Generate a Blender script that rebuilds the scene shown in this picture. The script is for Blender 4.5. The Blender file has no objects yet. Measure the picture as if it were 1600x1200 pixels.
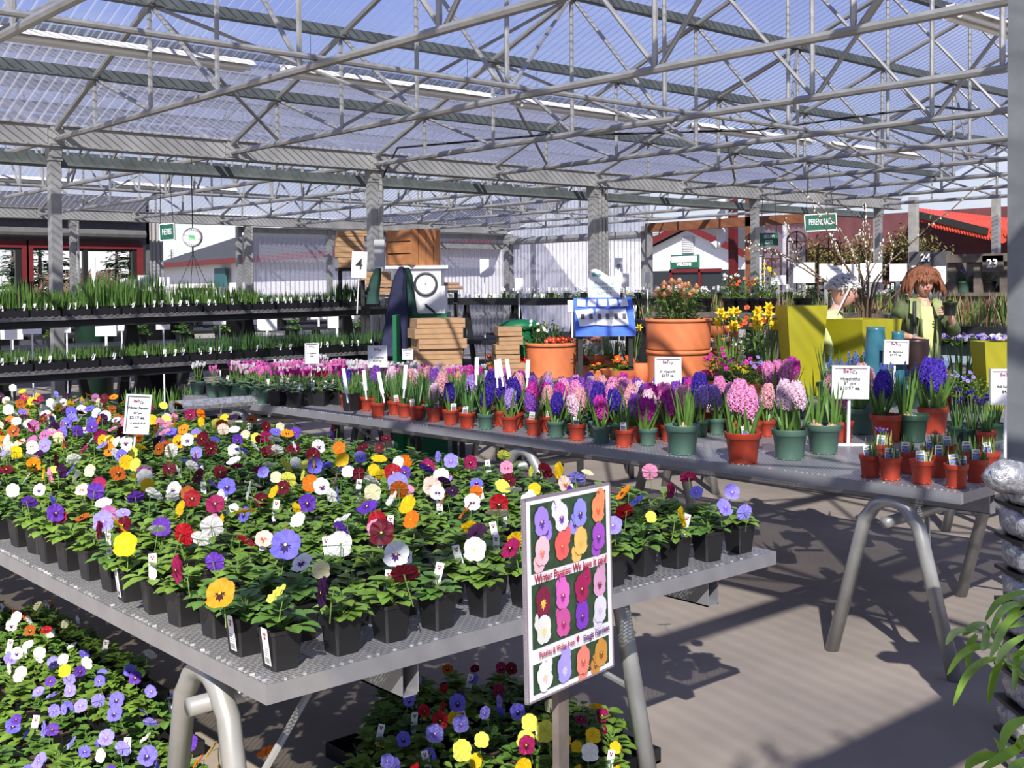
import bpy, math, random
import numpy as np
from mathutils import Vector, Matrix, Euler
PI=math.pi; rad=math.radians
random.seed(7)
# ---------------------------------------------------------------- camera
FPX,YAW,PITCH,ROLL,PPY,HC=1796.3,.846050,.0266318,-.0086248,499.25,1.6
_F=np.array([math.cos(PITCH)*math.cos(YAW),math.cos(PITCH)*math.sin(YAW),-math.sin(PITCH)])
_r=np.array([math.sin(YAW),-math.cos(YAW),0.]); _u=np.cross(_r,_F)
_R=math.cos(ROLL)*_r+math.sin(ROLL)*_u; _U=-math.sin(ROLL)*_r+math.cos(ROLL)*_u
_C=np.array([0,0,HC])
def _ray(x,y): return _F+(x-800)/FPX*_R-(y-PPY)/FPX*_U
def onz(x,y,z): d=_ray(x,y); return Vector(_C+d*(z-HC)/d[2])
def onx(x,y,X): d=_ray(x,y); return Vector(_C+d*X/d[0])
def ony(x,y,Y): d=_ray(x,y); return Vector(_C+d*Y/d[1])
def proj(p):
    d=np.array(p,float)-_C; c=d@_F; return (800+FPX*(d@_R)/c,PPY-FPX*(d@_U)/c,c)
scene=bpy.context.scene
cam=bpy.data.cameras.new('camera'); co=bpy.data.objects.new('camera',cam); scene.collection.objects.link(co)
m=Matrix(((_R[0],_U[0],-_F[0],0),(_R[1],_U[1],-_F[1],0),(_R[2],_U[2],-_F[2],HC),(0,0,0,1)))
co.matrix_world=m; cam.sensor_width=36; cam.lens=FPX/1600*36; cam.shift_y=-(600-PPY)/1600
cam.clip_start=.05; cam.clip_end=500; scene.camera=co
# ---------------------------------------------------------------- sun, sky, exposure
SUN_AZ=Vector((.70,.715)).normalized(); SUN_EL=rad(38)
sd=Vector((SUN_AZ.x*math.cos(SUN_EL),SUN_AZ.y*math.cos(SUN_EL),-math.sin(SUN_EL)))
sl=bpy.data.lights.new('sun','SUN'); sl.energy=8.6; sl.angle=rad(.6); sl.color=(1,.93,.82)
so=bpy.data.objects.new('sun',sl); scene.collection.objects.link(so)
so.rotation_euler=sd.to_track_quat('-Z','Y').to_euler(); so.location=(-4,-6,12)
scene.view_settings.view_transform='Standard'; scene.view_settings.look='None'
scene.view_settings.exposure=0.0; scene.view_settings.gamma=1; scene.view_settings.use_curve_mapping=False
w=bpy.data.worlds.new('sky'); scene.world=w; w.use_nodes=True
nt=w.node_tree; nt.nodes.clear()
def N(nt,t,**k):
    n=nt.nodes.new(t)
    for a,b in k.items():
        if a=='inp':
            for i,v in b.items(): n.inputs[i].default_value=v
        else: setattr(n,a,b)
    return n
def ramp(nt,pts,interp='LINEAR'):
    n=nt.nodes.new('ShaderNodeValToRGB'); r=n.color_ramp; r.interpolation=interp
    while len(r.elements)<len(pts): r.elements.new(.5)
    for e,(p,c) in zip(r.elements,pts): e.position=p; e.color=tuple(c)+((1,) if len(c)==3 else ())
    return n
tc=N(nt,'ShaderNodeTexCoord'); sp=N(nt,'ShaderNodeSeparateXYZ'); nt.links.new(tc.outputs['Generated'],sp.inputs[0])
rp=ramp(nt,[(0,(.2,.18,.16)),(.495,(.26,.24,.21)),(.505,(1.0,1.0,1.02)),(.56,(.66,.78,1.05)),(.64,(.33,.45,1.0)),(.78,(.2,.29,.72)),(1,(.16,.21,.42))])
mp=N(nt,'ShaderNodeMapRange',inp={1:-1,2:1,3:0,4:1}); nt.links.new(sp.outputs[2],mp.inputs[0]); nt.links.new(mp.outputs[0],rp.inputs[0])
mpp=N(nt,'ShaderNodeMapping',inp={3:(2.2,2.2,7)}); nt.links.new(tc.outputs['Generated'],mpp.inputs[0])
nz=N(nt,'ShaderNodeTexNoise',inp={'Scale':1.6,'Detail':6,'Roughness':.6}); nt.links.new(mpp.outputs[0],nz.inputs[0])
cr=ramp(nt,[(.46,(0,0,0)),(.64,(1,1,1))]); nt.links.new(nz.outputs[0],cr.inputs[0])
fz=N(nt,'ShaderNodeMapRange',inp={1:.02,2:.28,3:.95,4:.1}); nt.links.new(sp.outputs[2],fz.inputs[0])
mu=N(nt,'ShaderNodeMath',operation='MULTIPLY'); nt.links.new(cr.outputs[0],mu.inputs[0]); nt.links.new(fz.outputs[0],mu.inputs[1])
mx=N(nt,'ShaderNodeMix',data_type='RGBA',inp={7:(1.15,1.15,1.18,1)}); nt.links.new(mu.outputs[0],mx.inputs[0]); nt.links.new(rp.outputs[0],mx.inputs[6])
bg=N(nt,'ShaderNodeBackground',inp={1:.9}); nt.links.new(mx.outputs[2],bg.inputs[0])
ow=N(nt,'ShaderNodeOutputWorld'); nt.links.new(bg.outputs[0],ow.inputs[0])
# ---------------------------------------------------------------- mesh helpers
def V(*a): return Vector(a)
class MB:
    def __init__(s): s.v=[];s.f=[];s.m=[];s.M=None
    def add(s,vs,fs,mi=0):
        o=len(s.v)
        if s.M is not None: vs=[s.M@Vector(p) for p in vs]
        s.v+= [tuple(p) for p in vs]; s.f+=[tuple(i+o for i in f) for f in fs]; s.m+=[mi]*len(fs); return s
    def box(s,c,d,mi=0,rz=0,M=None):
        x,y,z=d[0]/2,d[1]/2,d[2]/2; R=Matrix.Rotation(rz,3,'Z') if M is None else M
        vs=[Vector(c)+R@Vector((i*x,j*y,k*z)) for i in(-1,1) for j in(-1,1) for k in(-1,1)]
        return s.add(vs,[(0,1,3,2),(4,6,7,5),(0,4,5,1),(2,3,7,6),(0,2,6,4),(1,5,7,3)],mi)
    def bb(s,a,b,mi=0):
        return s.box([(a[i]+b[i])/2 for i in range(3)],[abs(b[i]-a[i]) for i in range(3)],mi)
    def beam(s,p,q,w,h,mi=0,up=(0,0,1)):
        p,q=Vector(p),Vector(q); d=(q-p).normalized(); x=d.cross(Vector(up))
        if x.length<1e-4: x=d.cross(Vector((0,1,0)))
        x.normalize(); y=x.cross(d)
        vs=[r+x*(a*w/2)+y*(b*h/2) for r in(p,q) for a,b in((-1,-1),(1,-1),(1,1),(-1,1))]
        return s.add(vs,[(0,1,2,3),(7,6,5,4),(0,4,5,1),(1,5,6,2),(2,6,7,3),(3,7,4,0)],mi)
    def tube(s,pts,r,n=8,mi=0,cap=True):
        pts=[Vector(p) for p in pts]; rs=r if isinstance(r,(list,tuple)) else [r]*len(pts)
        vs=[];fs=[];px=None
        for i,p in enumerate(pts):
            d=(pts[min(i+1,len(pts)-1)]-pts[max(i-1,0)]).normalized()
            x=(px-d*px.dot(d)) if px is not None else d.cross(Vector((0,0,1)))
            if x.length<1e-3: x=d.cross(Vector((0,1,0)))
            x.normalize(); px=x; y=d.cross(x)
            vs+=[p+(x*math.cos(2*PI*k/n)+y*math.sin(2*PI*k/n))*rs[i] for k in range(n)]
        for i in range(len(pts)-1):
            for k in range(n): a=i*n+k;b=i*n+(k+1)%n; fs.append((a,b,b+n,a+n))
        if cap: fs.append(tuple(range(n))[::-1]); fs.append(tuple((len(pts)-1)*n+k for k in range(n)))
        return s.add(vs,fs,mi)
    def lathe(s,prof,n=20,mi=0,c=(0,0,0),sq=0):
        vs=[];fs=[];c=Vector(c)
        for r,z in prof:
            for k in range(n):
                a=2*PI*k/n; q=1
                if sq: q=1/max(abs(math.cos(a)),abs(math.sin(a)))**sq
                vs.append(c+Vector((r*q*math.cos(a),r*q*math.sin(a),z)))
        for i in range(len(prof)-1):
            for k in range(n): a=i*n+k;b=i*n+(k+1)%n; fs.append((a,b,b+n,a+n))
        return s.add(vs,fs,mi)
    def sq(s,prof,mi=0,c=(0,0,0),rnd=.15):     # square section profile (half width,z)
        vs=[];fs=[];c=Vector(c)
        for r,z in prof:
            k=r*rnd
            ring=[(r,-r+k),(r,r-k),(r-k,r),(-r+k,r),(-r,r-k),(-r,-r+k),(-r+k,-r),(r-k,-r)]
            vs+=[c+Vector((x,y,z)) for x,y in ring]
        for i in range(len(prof)-1):
            for j in range(8): a=i*8+j;b=i*8+(j+1)%8; fs.append((a,b,b+8,a+8))
        return s.add(vs,fs,mi)
    def disc(s,c,r,n=12,mi=0,nrm=(0,0,1),sx=1,sy=1,bump=0):
        q=Vector(nrm).normalized().to_track_quat('Z','Y').to_matrix(); c=Vector(c)
        vs=[c+q@Vector((0,0,bump))]+[c+q@Vector((r*sx*math.cos(2*PI*k/n),r*sy*math.sin(2*PI*k/n),0)) for k in range(n)]
        return s.add(vs,[(0,1+k,1+(k+1)%n) for k in range(n)],mi)
    def leaf(s,p,d,L,W,mi=0,droop=.3,seg=4,up=(0,0,1),fold=.15,shape='oval'):
        p=Vector(p); d=Vector(d).normalized(); u=Vector(up); x=d.cross(u)
        if x.length<1e-3: x=Vector((1,0,0))
        x.normalize(); vs=[];cur=p.copy();dd=d.copy()
        for i in range(seg+1):
            t=i/seg
            if shape=='oval': wd=math.sin(PI*min(1,max(.04,t*.94+.05)))**.7
            elif shape=='blade': wd=(1-t)**.55 if t<1 else .02
            else: wd=(math.sin(PI*(.12+.86*t)))
            nn=x.cross(dd)
            vs+=[cur-x*W/2*wd+nn*W*fold*wd,cur.copy(),cur+x*W/2*wd+nn*W*fold*wd]
            cur=cur+dd*(L/seg); dd=(dd+Vector((0,0,-droop/seg))).normalized()
        fs=[]
        for i in range(seg):
            a=i*3; fs+=[(a,a+1,a+4,a+3),(a+1,a+2,a+5,a+4)]
        return s.add(vs,fs,mi)
    def ball(s,c,r,mi=0,n=8,m=5,sz=(1,1,1)):
        vs=[];fs=[];c=Vector(c)
        for i in range(m+1):
            a=PI*i/m
            for k in range(n):
                b=2*PI*k/n; vs.append(c+Vector((r*sz[0]*math.sin(a)*math.cos(b),r*sz[1]*math.sin(a)*math.sin(b),r*sz[2]*math.cos(a))))
        for i in range(m):
            for k in range(n): a=i*n+k;b=i*n+(k+1)%n; fs.append((a,a+n,b+n,b))
        return s.add(vs,fs,mi)
    def mesh(s,name,mats,smooth=False):
        me=bpy.data.meshes.new(name); me.from_pydata(s.v,[],s.f)
        for m in (mats if isinstance(mats,(list,tuple)) else [mats]): me.materials.append(m)
        if any(s.m): me.polygons.foreach_set('material_index',s.m)
        if smooth: me.polygons.foreach_set('use_smooth',[True]*len(s.f))
        me.update(); return me
    def build(s,name,mats,parent=None,loc=None,rz=None,smooth=False):
        return ob(name,s.mesh(name,mats,smooth),parent,loc,rz)
COL=scene.collection
def ob(name,data,parent=None,loc=None,rz=None):
    o=bpy.data.objects.new(name,data); COL.objects.link(o)
    if parent: o.parent=parent
    if loc is not None: o.location=loc
    if rz is not None: o.rotation_euler=(0,0,rz) if not isinstance(rz,(tuple,Euler)) else rz
    return o
def tag(o,label,cat=None,group=None,kind=None):
    if label: o['label']=label
    if cat: o['category']=cat
    if group: o['group']=group
    if kind: o['kind']=kind
    return o
def thing(name,label,cat,loc=(0,0,0),rz=0,group=None):
    return tag(ob(name,None,None,loc,rz),label,cat,group)
def struct(o,label=None): o['kind']='structure'; 
def copyobj(o,parent=None):
    c=o.copy(); COL.objects.link(c)
    if parent: c.parent=parent
    return c
# ---------------------------------------------------------------- materials
def mat(name,col,rough=.6,metal=0,var=0,scale=8,bump=0,col2=None,spec=.5,trans=0,det=4,sub=0,pos=(.3,.7)):
    m=bpy.data.materials.new(name); m.use_nodes=True; nt=m.node_tree; b=nt.nodes['Principled BSDF']
    b.inputs['Base Color'].default_value=tuple(col)+(1,); b.inputs['Roughness'].default_value=rough
    b.inputs['Metallic'].default_value=metal; b.inputs['Specular IOR Level'].default_value=spec
    m.diffuse_color=tuple(col)+(1,)
    if var or bump or col2:
        t=N(nt,'ShaderNodeTexCoord'); n=N(nt,'ShaderNodeTexNoise',inp={'Scale':scale,'Detail':det,'Roughness':.6}); nt.links.new(t.outputs['Object'],n.inputs[0])
        c2=col2 or tuple(c*(1-var) for c in col); c1=col if col2 else tuple(min(1,c*(1+var*.6)) for c in col)
        r=ramp(nt,[(pos[0],c2),(pos[1],c1)]); nt.links.new(n.outputs[0],r.inputs[0]); nt.links.new(r.outputs[0],b.inputs['Base Color'])
        if bump:
            bn=N(nt,'ShaderNodeBump',inp={'Strength':bump,'Distance':.01}); nt.links.new(n.outputs[0],bn.inputs['Height']); nt.links.new(bn.outputs[0],b.inputs['Normal'])
    if trans:   # thin leaves and petals let light through
        out=nt.nodes['Material Output']; tr=N(nt,'ShaderNodeBsdfTranslucent'); mxs=N(nt,'ShaderNodeMixShader',inp={0:trans})
        if b.inputs['Base Color'].is_linked: nt.links.new(b.inputs['Base Color'].links[0].from_socket,tr.inputs[0])
        else: tr.inputs[0].default_value=tuple(col)+(1,)
        nt.links.new(b.outputs[0],mxs.inputs[1]); nt.links.new(tr.outputs[0],mxs.inputs[2]); nt.links.new(mxs.outputs[0],out.inputs[0])
    return m
M={}
M['galv']=mat('galvanised_steel',(.34,.34,.33),.45,.3,var=.25,scale=6)
M['tube']=mat('galvanised_tube',(.36,.36,.345),.36,.35,var=.2,scale=5)
M['gutter']=mat('gutter_steel',(.34,.34,.33),.5,.15,var=.25,scale=3)
M['alu']=mat('aluminium',(.30,.30,.31),.42,.35,var=.12,scale=10)
M['purlin']=mat('purlin_steel',(.13,.15,.15),.55,.4,var=.3,scale=4)
M['black']=mat('black_plastic',(.012,.012,.013),.42,0)
M['blackwood']=mat('black_stained_wood',(.018,.018,.018),.6,0,var=.3)
M['white']=mat('white_paint',(.8,.8,.8),.5)
M['whitecard']=mat('white_card',(.85,.85,.86),.5)
M['ink']=mat('black_ink',(.02,.02,.02),.6)
M['green_pot']=mat('green_plastic',(.075,.15,.11),.45)
M['dkgreen_pot']=mat('dark_green_plastic',(.02,.06,.035),.45)
M['red_pot']=mat('terracotta_plastic',(.40,.045,.018),.42,var=.2,scale=12)
M['soil']=mat('potting_soil',(.10,.06,.035),.95,0,var=.6,scale=120,bump=.5)
M['leaf']=mat('pansy_leaf',(.20,.34,.055),.42,0,var=.35,scale=14,trans=.3)
M['leaf2']=mat('pansy_leaf_dark',(.115,.24,.045),.42,0,var=.3,scale=14,trans=.25)
M['stem']=mat('green_stem',(.16,.28,.06),.5,trans=.2)
M['green_sign']=mat('green_sign_board',(.01,.11,.065),.5)
# ---------------------------------------------------------------- ground
YG1,YG2,YG0=11.1,22.0,-.8; TX=[2.2+1.83*k for k in range(10)]; ZG=3.0
fm=mat('concrete_floor',(.34,.29,.245),.75,0,col2=(.235,.205,.175),scale=1.1,bump=.12,det=9,spec=.3,pos=(.32,.68))
b=MB(); n=30
b.add([(-8,-8,0),(26,-8,0),(26,28,0),(-8,28,0)],[(0,1,2,3)]); o=b.build('floor',fm); o['kind']='structure'
gm=mat('gravel_ground',(.28,.26,.23),.95,0,var=.3,scale=2)
o=MB().add([(-80,-80,-.03),(160,-80,-.03),(160,160,-.03),(-80,160,-.03)],[(0,1,2,3)]).build('ground',gm); o['kind']='structure'
# roof: corrugated clear sheets
rm=bpy.data.materials.new('corrugated_polycarbonate'); rm.use_nodes=True; nt=rm.node_tree; nt.nodes.clear()
t=N(nt,'ShaderNodeTexCoord'); n1=N(nt,'ShaderNodeTexNoise',inp={'Scale':.8,'Detail':6}); nt.links.new(t.outputs['Object'],n1.inputs[0])
fr=ramp(nt,[(.3,(.06,.06,.06)),(.8,(.24,.24,.24))]); nt.links.new(n1.outputs[0],fr.inputs[0])
tp=N(nt,'ShaderNodeBsdfTransparent',inp={0:(.84,.87,.96,1)}); tl=N(nt,'ShaderNodeBsdfTranslucent',inp={0:(.8,.8,.86,1)}); df=N(nt,'ShaderNodeBsdfDiffuse',inp={0:(.42,.42,.46,1)})
gl=N(nt,'ShaderNodeBsdfGlossy',inp={0:(.9,.9,.9,1),1:.25})
a1=N(nt,'ShaderNodeAddShader'); a2=N(nt,'ShaderNodeMixShader',inp={0:.12}); mxr=N(nt,'ShaderNodeMixShader'); L=nt.links.new
ms=N(nt,'ShaderNodeMixShader',inp={0:.5}); L(tl.outputs[0],ms.inputs[1]); L(df.outputs[0],ms.inputs[2]); L(ms.outputs[0],a2.inputs[1]); L(gl.outputs[0],a2.inputs[2])
lw=N(nt,'ShaderNodeLayerWeight',inp={0:.5}); ad=N(nt,'ShaderNodeMath',operation='MULTIPLY_ADD',use_clamp=True,inp={1:1.7,2:-.42}); L(lw.outputs['Facing'],ad.inputs[0])
ad2=N(nt,'ShaderNodeMath',operation='ADD',use_clamp=True); L(fr.outputs[0],ad2.inputs[0]); 
ad3=N(nt,'ShaderNodeMath',operation='MULTIPLY',inp={1:.42}); L(ad.outputs[0],ad3.inputs[0]); L(ad3.outputs[0],ad2.inputs[1])
L(ad2.outputs[0],mxr.inputs[0]); L(tp.outputs[0],mxr.inputs[1]); L(a2.outputs[0],mxr.inputs[2]); oo=N(nt,'ShaderNodeOutputMaterial'); L(mxr.outputs[0],oo.inputs[0])
def corr(P0,U,W,LU,LW,pitch=.1,amp=.02,nw=1,seg=6):   # corrugation runs along W, waves along U
    nU=int(LU/pitch*seg); vs=[];fs=[]; U=Vector(U).normalized();W=Vector(W).normalized();Nn=U.cross(W)
    for i in range(nU+1):
        u=i*pitch/seg; h=amp*math.sin(2*PI*u/pitch)
        for j in range(nw+1): vs.append(Vector(P0)+U*u+W*(LW*j/nw)+Nn*h)
    for i in range(nU):
        for j in range(nw): a=i*(nw+1)+j; fs.append((a,a+1,a+nw+2,a+nw+1))
    return vs,fs
SL=.37; HS=(YG1-YG0)/2; ZR=ZG+.19+HS*SL
def roof(name,y0,y1,z0,z1,x0=-1,x1=19.4):
    b=MB(); d=Vector((0,y1-y0,z1-z0)); b.add(*corr((x0,y0,z0),(1,0,0),d,x1-x0,d.length,.105,.021)); o=b.build(name,rm,smooth=True); o['kind']='structure'
roof('ceiling',YG1,YG1-HS,ZG+.22,ZR+.03); roof('ceiling',YG0,YG0+HS,ZG+.22,ZR+.03)
roof('ceiling',YG1+.15,YG1+HS,ZG+.22,ZR-.03,-1,19.4); roof('ceiling',YG2,YG2-HS,ZG+.22,ZR+.03,3,19.4)
# purlins
k=0
def purl(y,z):
    global k; k+=1
    o=MB().beam((-1,y,z),(19.4,y,z),.05,.1).beam((-1,y-.03,z-.045),(19.4,y-.03,z-.045),.07,.012).build('trim_%d'%k,M['purlin']); o['kind']='structure'
PY=[10.1,8.95,7.8,6.65]
def zr(dy): return ZG+.19+SL*dy   # underside height at distance dy from gutter
for y in PY: purl(y,zr(YG1-y)-.03)
for y in PY: purl(2*YG1+.1-y,zr(YG1-y)-.03); purl(YG0+YG1-y,zr(YG1-y)-.03); purl(YG2-(YG1-y),zr(YG1-y)-.03)
purl((YG0+YG1)/2,ZR-.05); purl((YG1+YG2)/2,ZR-.05)
# gutters
def gutter(y,x0,x1):
    global k; k+=1
    b=MB(); b.bb((x0,y-.06,ZG),(x1,y-.052,ZG+.19)); b.bb((x0,y-.09,ZG-.012),(x1,y+.12,ZG)); b.bb((x0,y-.085,ZG+.18),(x1,y-.05,ZG+.192)); b.bb((x0,y+.1,ZG),(x1,y+.108,ZG+.19))
    for x in TX+[.37]: b.bb((x-.09,y-.068,ZG+.005),(x-.085,y-.06,ZG+.185)); b.bb((x-.06,y-.075,ZG+.01),(x+.06,y-.06,ZG+.18))
    o=b.build('trim_%d'%k,M['gutter']); o['kind']='structure'
gutter(YG1,-1,19.3); gutter(YG2,3,19.3); gutter(YG0,-1,19.3)
k+=1; o=MB().bb((-1,11.55,2.86),(19.3,11.6,2.97)).bb((-1,11.5,2.85),(19.3,11.65,2.862)).build('trim_%d'%k,M['purlin']); o['kind']='structure'
# posts
ords=['first','second','third','fourth','fifth','sixth','seventh','eighth','ninth','tenth','eleventh','twelfth','thirteenth','fourteenth','fifteenth']
def post(x,y,z1,label,s=.1,pipes=0):
    t=thing('support_post',label,'post',(x,y,0))
    MB().bb((-s/2,-s/2,0),(s/2,s/2,z1)).build('column',M['galv'],t)
    MB().bb((-s*.62,-s*.62,z1-.13),(s*.62,s*.62,z1)).bb((-s*.5,-s*.75,z1-.1),(s*.5,-s*.6,z1)).build('bracket',M['galv'],t)
    if pipes:
        b=MB()
        for q in range(pipes): b.tube([(s*.5+.03+q*.062,-.06,.1),(s*.5+.03+q*.062,-.06,z1-.02)],.027,8)
        b.build('downpipe',M['tube'],t)
    return t
nm=['leftmost','second','third','fourth','fifth']
for i,x in enumerate([4.03,7.69,11.35,15.01,18.67]):
    post(x,YG1+.02,ZG-.012,'square galvanised roof post, %s of the row carrying the near gutter'%nm[i],pipes=[0,1,3,0,0][i])
for i,x in enumerate([8.3,12.0,15.7,19.3]):
    post(x,YG2,ZG-.012,'square galvanised roof post, %s of the row under the far gutter'%nm[i],pipes=[1,1,0,0][i])
# big post at the right
pb=onx(1573,740,4.03); t=thing('support_post','thick dull grey post at the right edge, in front of the crocus pots','post',(pb.x+.076,pb.y-.067,0))
MB().bb((-.07,-.07,0),(.07,.07,3.15)).build('column',mat('dull_grey_steel',(.2,.21,.22),.6,.3,var=.25,scale=5),t)
# trusses
def truss(x,y0,y1,label,group):
    t=thing('roof_truss',label,'roof truss',(x,0,0),0,group); H2=(y1-y0)/2; zc=ZG+.06
    yc=(y0+y1)/2
    MB().tube([(0,y0+.05,zc),(0,y1-.05,zc)],.03,8).build('bottom_chord',M['tube'],t)
    MB().tube([(0,y1,zr(0)-.06),(0,yc,zr(H2)-.06),(0,y0,zr(0)-.06)],.028,8).build('top_chord',M['tube'],t)
    P=[1.0,2.15,3.3,4.45,H2]
    for side in (-1,1):
        for i,dy in enumerate(P):
            if side==1 and i==4: continue
            y=(y1-dy) if side<0 else (y0+dy); zt=zr(dy)-.08
            MB().tube([(0,y,zc),(0,y,zc+.06),(0,y+.0,zt-.05),(0,y,zt)],[.012,.02,.02,.012],6).build('web_post',M['tube'],t)
            if i<4:
                y2=(y1-P[i+1]) if side<0 else (y0+P[i+1])
                MB().tube([(.03,y,zt),(.03,y2,zc)],.018,6).build('diagonal_brace',M['tube'],t)
    return t
for i,x in enumerate(TX):
    truss(x,YG0,YG1,'grey tube truss over the near bay, %s from the left'%ords[i],'roof trusses of the near bay')
for i,x in enumerate([4.03+1.83*k for k in range(9)]):
    truss(x,YG1+.1,YG2,'thinner looking tube truss behind the near gutter, %s from the left'%ords[i],'roof trusses of the far bay')
# long tubes and lateral braces
def tie(y,z,x0,x1,lab):
    t=tag(MB().tube([(x0,y,z),(x1,y,z)],.021,8).build('tie_tube',M['tube']),lab,'roof tube')
tie(6.45,ZG+.11,-1,19.2,'long thin grey tube running along the bottom chords of the near bay'); tie(16.6,ZG+.11,3.5,19.2,'long thin tube running along the chords of the far bay')
n=0
for (xs,ys,fy) in ((TX,[(8.95,7.8),(7.8,8.95),(6.65,7.8),(10.1,8.95)],0),([4.03+1.83*k for k in range(9)],[(20.0,18.8),(16.6,17.6)],1)):
    for i in range(len(xs)-1):
        for j,(ya,yb) in enumerate(ys):
            if (i+j)%2: continue
            dy=(YG1-yb) if not fy else (YG2-yb); s=1 if j%2==0 else -1
            xa,xb=(xs[i],xs[i+1]) if s>0 else (xs[i+1],xs[i]); n+=1
            o=MB().tube([(xa,ya,ZG+.1),(xb,yb,zr(dy)-.06)],.017,6).build('cross_brace',M['tube'])
            tag(o,'slanting tube brace after the %s truss from the left, %s bay, %s'%(ords[i],'far' if fy else 'near',['low to high','high to low','nearer the ridge','next to the gutter'][j]),'roof brace','cross braces of the %s bay'%('far' if fy else 'near'))
# black cable
o=MB().tube([(7.75,11.0,2.9),(7.9,10.9,3.25),(8.8,9.6,3.32),(10.3,7.6,3.3),(11.5,6.2,3.5),(13.2,5.2,3.35),(14.5,4.9,3.55)],.014,6).build('cable',M['black']); tag(o,'black cable sagging between the trusses below the roof','cable')
# fluorescent fixtures
M['lamp']=mat('fixture_white',(.88,.88,.86),.45)
M['lampd']=mat('weathered_fixture',(.80,.79,.76),.6,0,var=.3,scale=9)
def fixture(x,y,z,L,lab):
    t=thing('light_fixture',lab,'light fixture',(x,y,z))
    b=MB(); b.bb((0,-.035,0),(L,.035,.06)); b.add([(0,-.12,.0),(L,-.12,.0),(L,-.035,.06),(0,-.035,.06),(0,.12,0),(L,.12,0),(L,.035,.06),(0,.035,.06)],[(0,1,2,3),(4,7,6,5)]); b.build('reflector',M['lampd'],t)
    for s in(-1,1): MB().tube([(.03,s*.055,-.02),(L-.03,s*.055,-.02)],.019,8).build('fluorescent_tube',M['lamp'],t)
    b=MB()
    for q in(.3,L-.3): b.tube([(q,0,.06),(q,0,.5)],.003,4)
    b.build('hanging_wire',M['ink'],t)
fixture(2.55,9.05,3.55,2.44,'weathered white fluorescent fixture at the upper left, nearest the left edge')
fixture(5.3,9.05,3.55,2.44,'white fluorescent fixture, second from the left in the near bay')
fixture(8.1,9.05,3.55,2.44,'white fluorescent fixture, third from the left in the near bay')
fixture(11.0,9.05,3.55,2.44,'white fluorescent fixture, fourth from the left in the near bay')
fixture(13.9,9.05,3.55,2.44,'white fluorescent fixture, farthest right in its row in the near bay')
fixture(5.2,19.9,3.5,2.44,'far bay fluorescent fixture seen between gutter posts at the left')
fixture(8.2,19.9,3.5,2.44,'far bay fluorescent fixture behind the second near post')
a=ony(1485,20,4.05); fixture(a.x,4.05,a.z,2.44,'bright white twin tube fixture at the upper right corner beside the big post')
# ---------------------------------------------------------------- far walls and outside
M['greywall']=mat('dark_grey_wall',(.10,.10,.105),.6,0,var=.2)
M['redframe']=mat('dark_red_paint',(.13,.012,.014),.5,0,var=.2)
M['bwhite']=mat('white_siding',(.85,.85,.86),.6)
M['droof']=mat('dark_shingle',(.045,.047,.055),.8,0,var=.2,scale=3)
M['brownwood']=mat('brown_timber',(.22,.085,.035),.7,0,var=.3,scale=4)
M['greywood']=mat('weathered_timber',(.16,.13,.105),.85,0,var=.4,scale=6)
M['darkglass']=mat('dark_glazing',(.03,.035,.04),.15,0)
YW=23.4
def zy(x,y): return ony(x,y,YW).z
X0=-2; xs=[ony(x,400,YW).x for x in (-60,33,51,213,229,234)]
zt=zy(100,388); zb=zy(100,457)
b=MB(); b.bb((xs[0],YW,zt+.12),(xs[5],YW+.2,3.6)); b.bb((xs[0],YW,0),(xs[5],YW+.2,zb-.12)); b.bb((xs[4],YW,0),(xs[5],YW+.2,3.6))
b.tube([(xs[0],YW-.15,zt+.3),(xs[4]-.1,YW-.15,zt+.3)],.1,10); b.tube([(xs[0],YW-.12,zt+.62),(xs[4]-.1,YW-.12,zt+.62)],.06,8)
o=b.build('wall_back',M['greywall']); o['kind']='structure'
def win(n,xa,xb,mull):
    b=MB(); w=.13
    b.bb((xa,YW-.05,zt),(xb,YW+.1,zt+.14)); b.bb((xa,YW-.05,zb-.14),(xb,YW+.1,zb)); b.bb((xa-w,YW-.05,zb-.14),(xa,YW+.1,zt+.14)); b.bb((xb,YW-.05,zb-.14),(xb+w,YW+.1,zt+.14))
    o=b.build('window_%d'%n,M['redframe']); o['kind']='structure'
    g=MB()
    for q in mull: g.bb((q-.05,YW-.02,zb),(q+.05,YW+.06,zt))
    g.bb((xa,YW,zt-.05),(xb,YW+.05,zt)); g.build('mullion',M['black'],o)
win(1,xs[0],xs[1],[xs[1]-.06]); win(2,xs[2],xs[3],[ony(133,400,YW).x,xs[3]-.05])
# corrugated metal corner and clear wall panels beyond the far gutter
M['clearwall']=bpy.data.materials.new('clear_wall_panel'); cw=M['clearwall']; cw.use_nodes=True; nt=cw.node_tree; nt.nodes.clear()
tp=N(nt,'ShaderNodeBsdfTransparent',inp={0:(.82,.82,.88,1)}); df=N(nt,'ShaderNodeBsdfDiffuse',inp={0:(.55,.55,.62,1)}); tl=N(nt,'ShaderNodeBsdfTranslucent',inp={0:(.6,.6,.66,1)})
m1=N(nt,'ShaderNodeMixShader',inp={0:.5}); m2=N(nt,'ShaderNodeMixShader'); lw=N(nt,'ShaderNodeLayerWeight',inp={0:.5}); L=nt.links.new
q=N(nt,'ShaderNodeMath',operation='MULTIPLY_ADD',use_clamp=True,inp={1:.9,2:.28}); L(lw.outputs['Facing'],q.inputs[0]); L(q.outputs[0],m2.inputs[0])
L(df.outputs[0],m1.inputs[1]); L(tl.outputs[0],m1.inputs[2]); L(tp.outputs[0],m2.inputs[1]); L(m1.outputs[0],m2.inputs[2]); oo=N(nt,'ShaderNodeOutputMaterial'); L(m2.outputs[0],oo.inputs[0])
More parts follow.
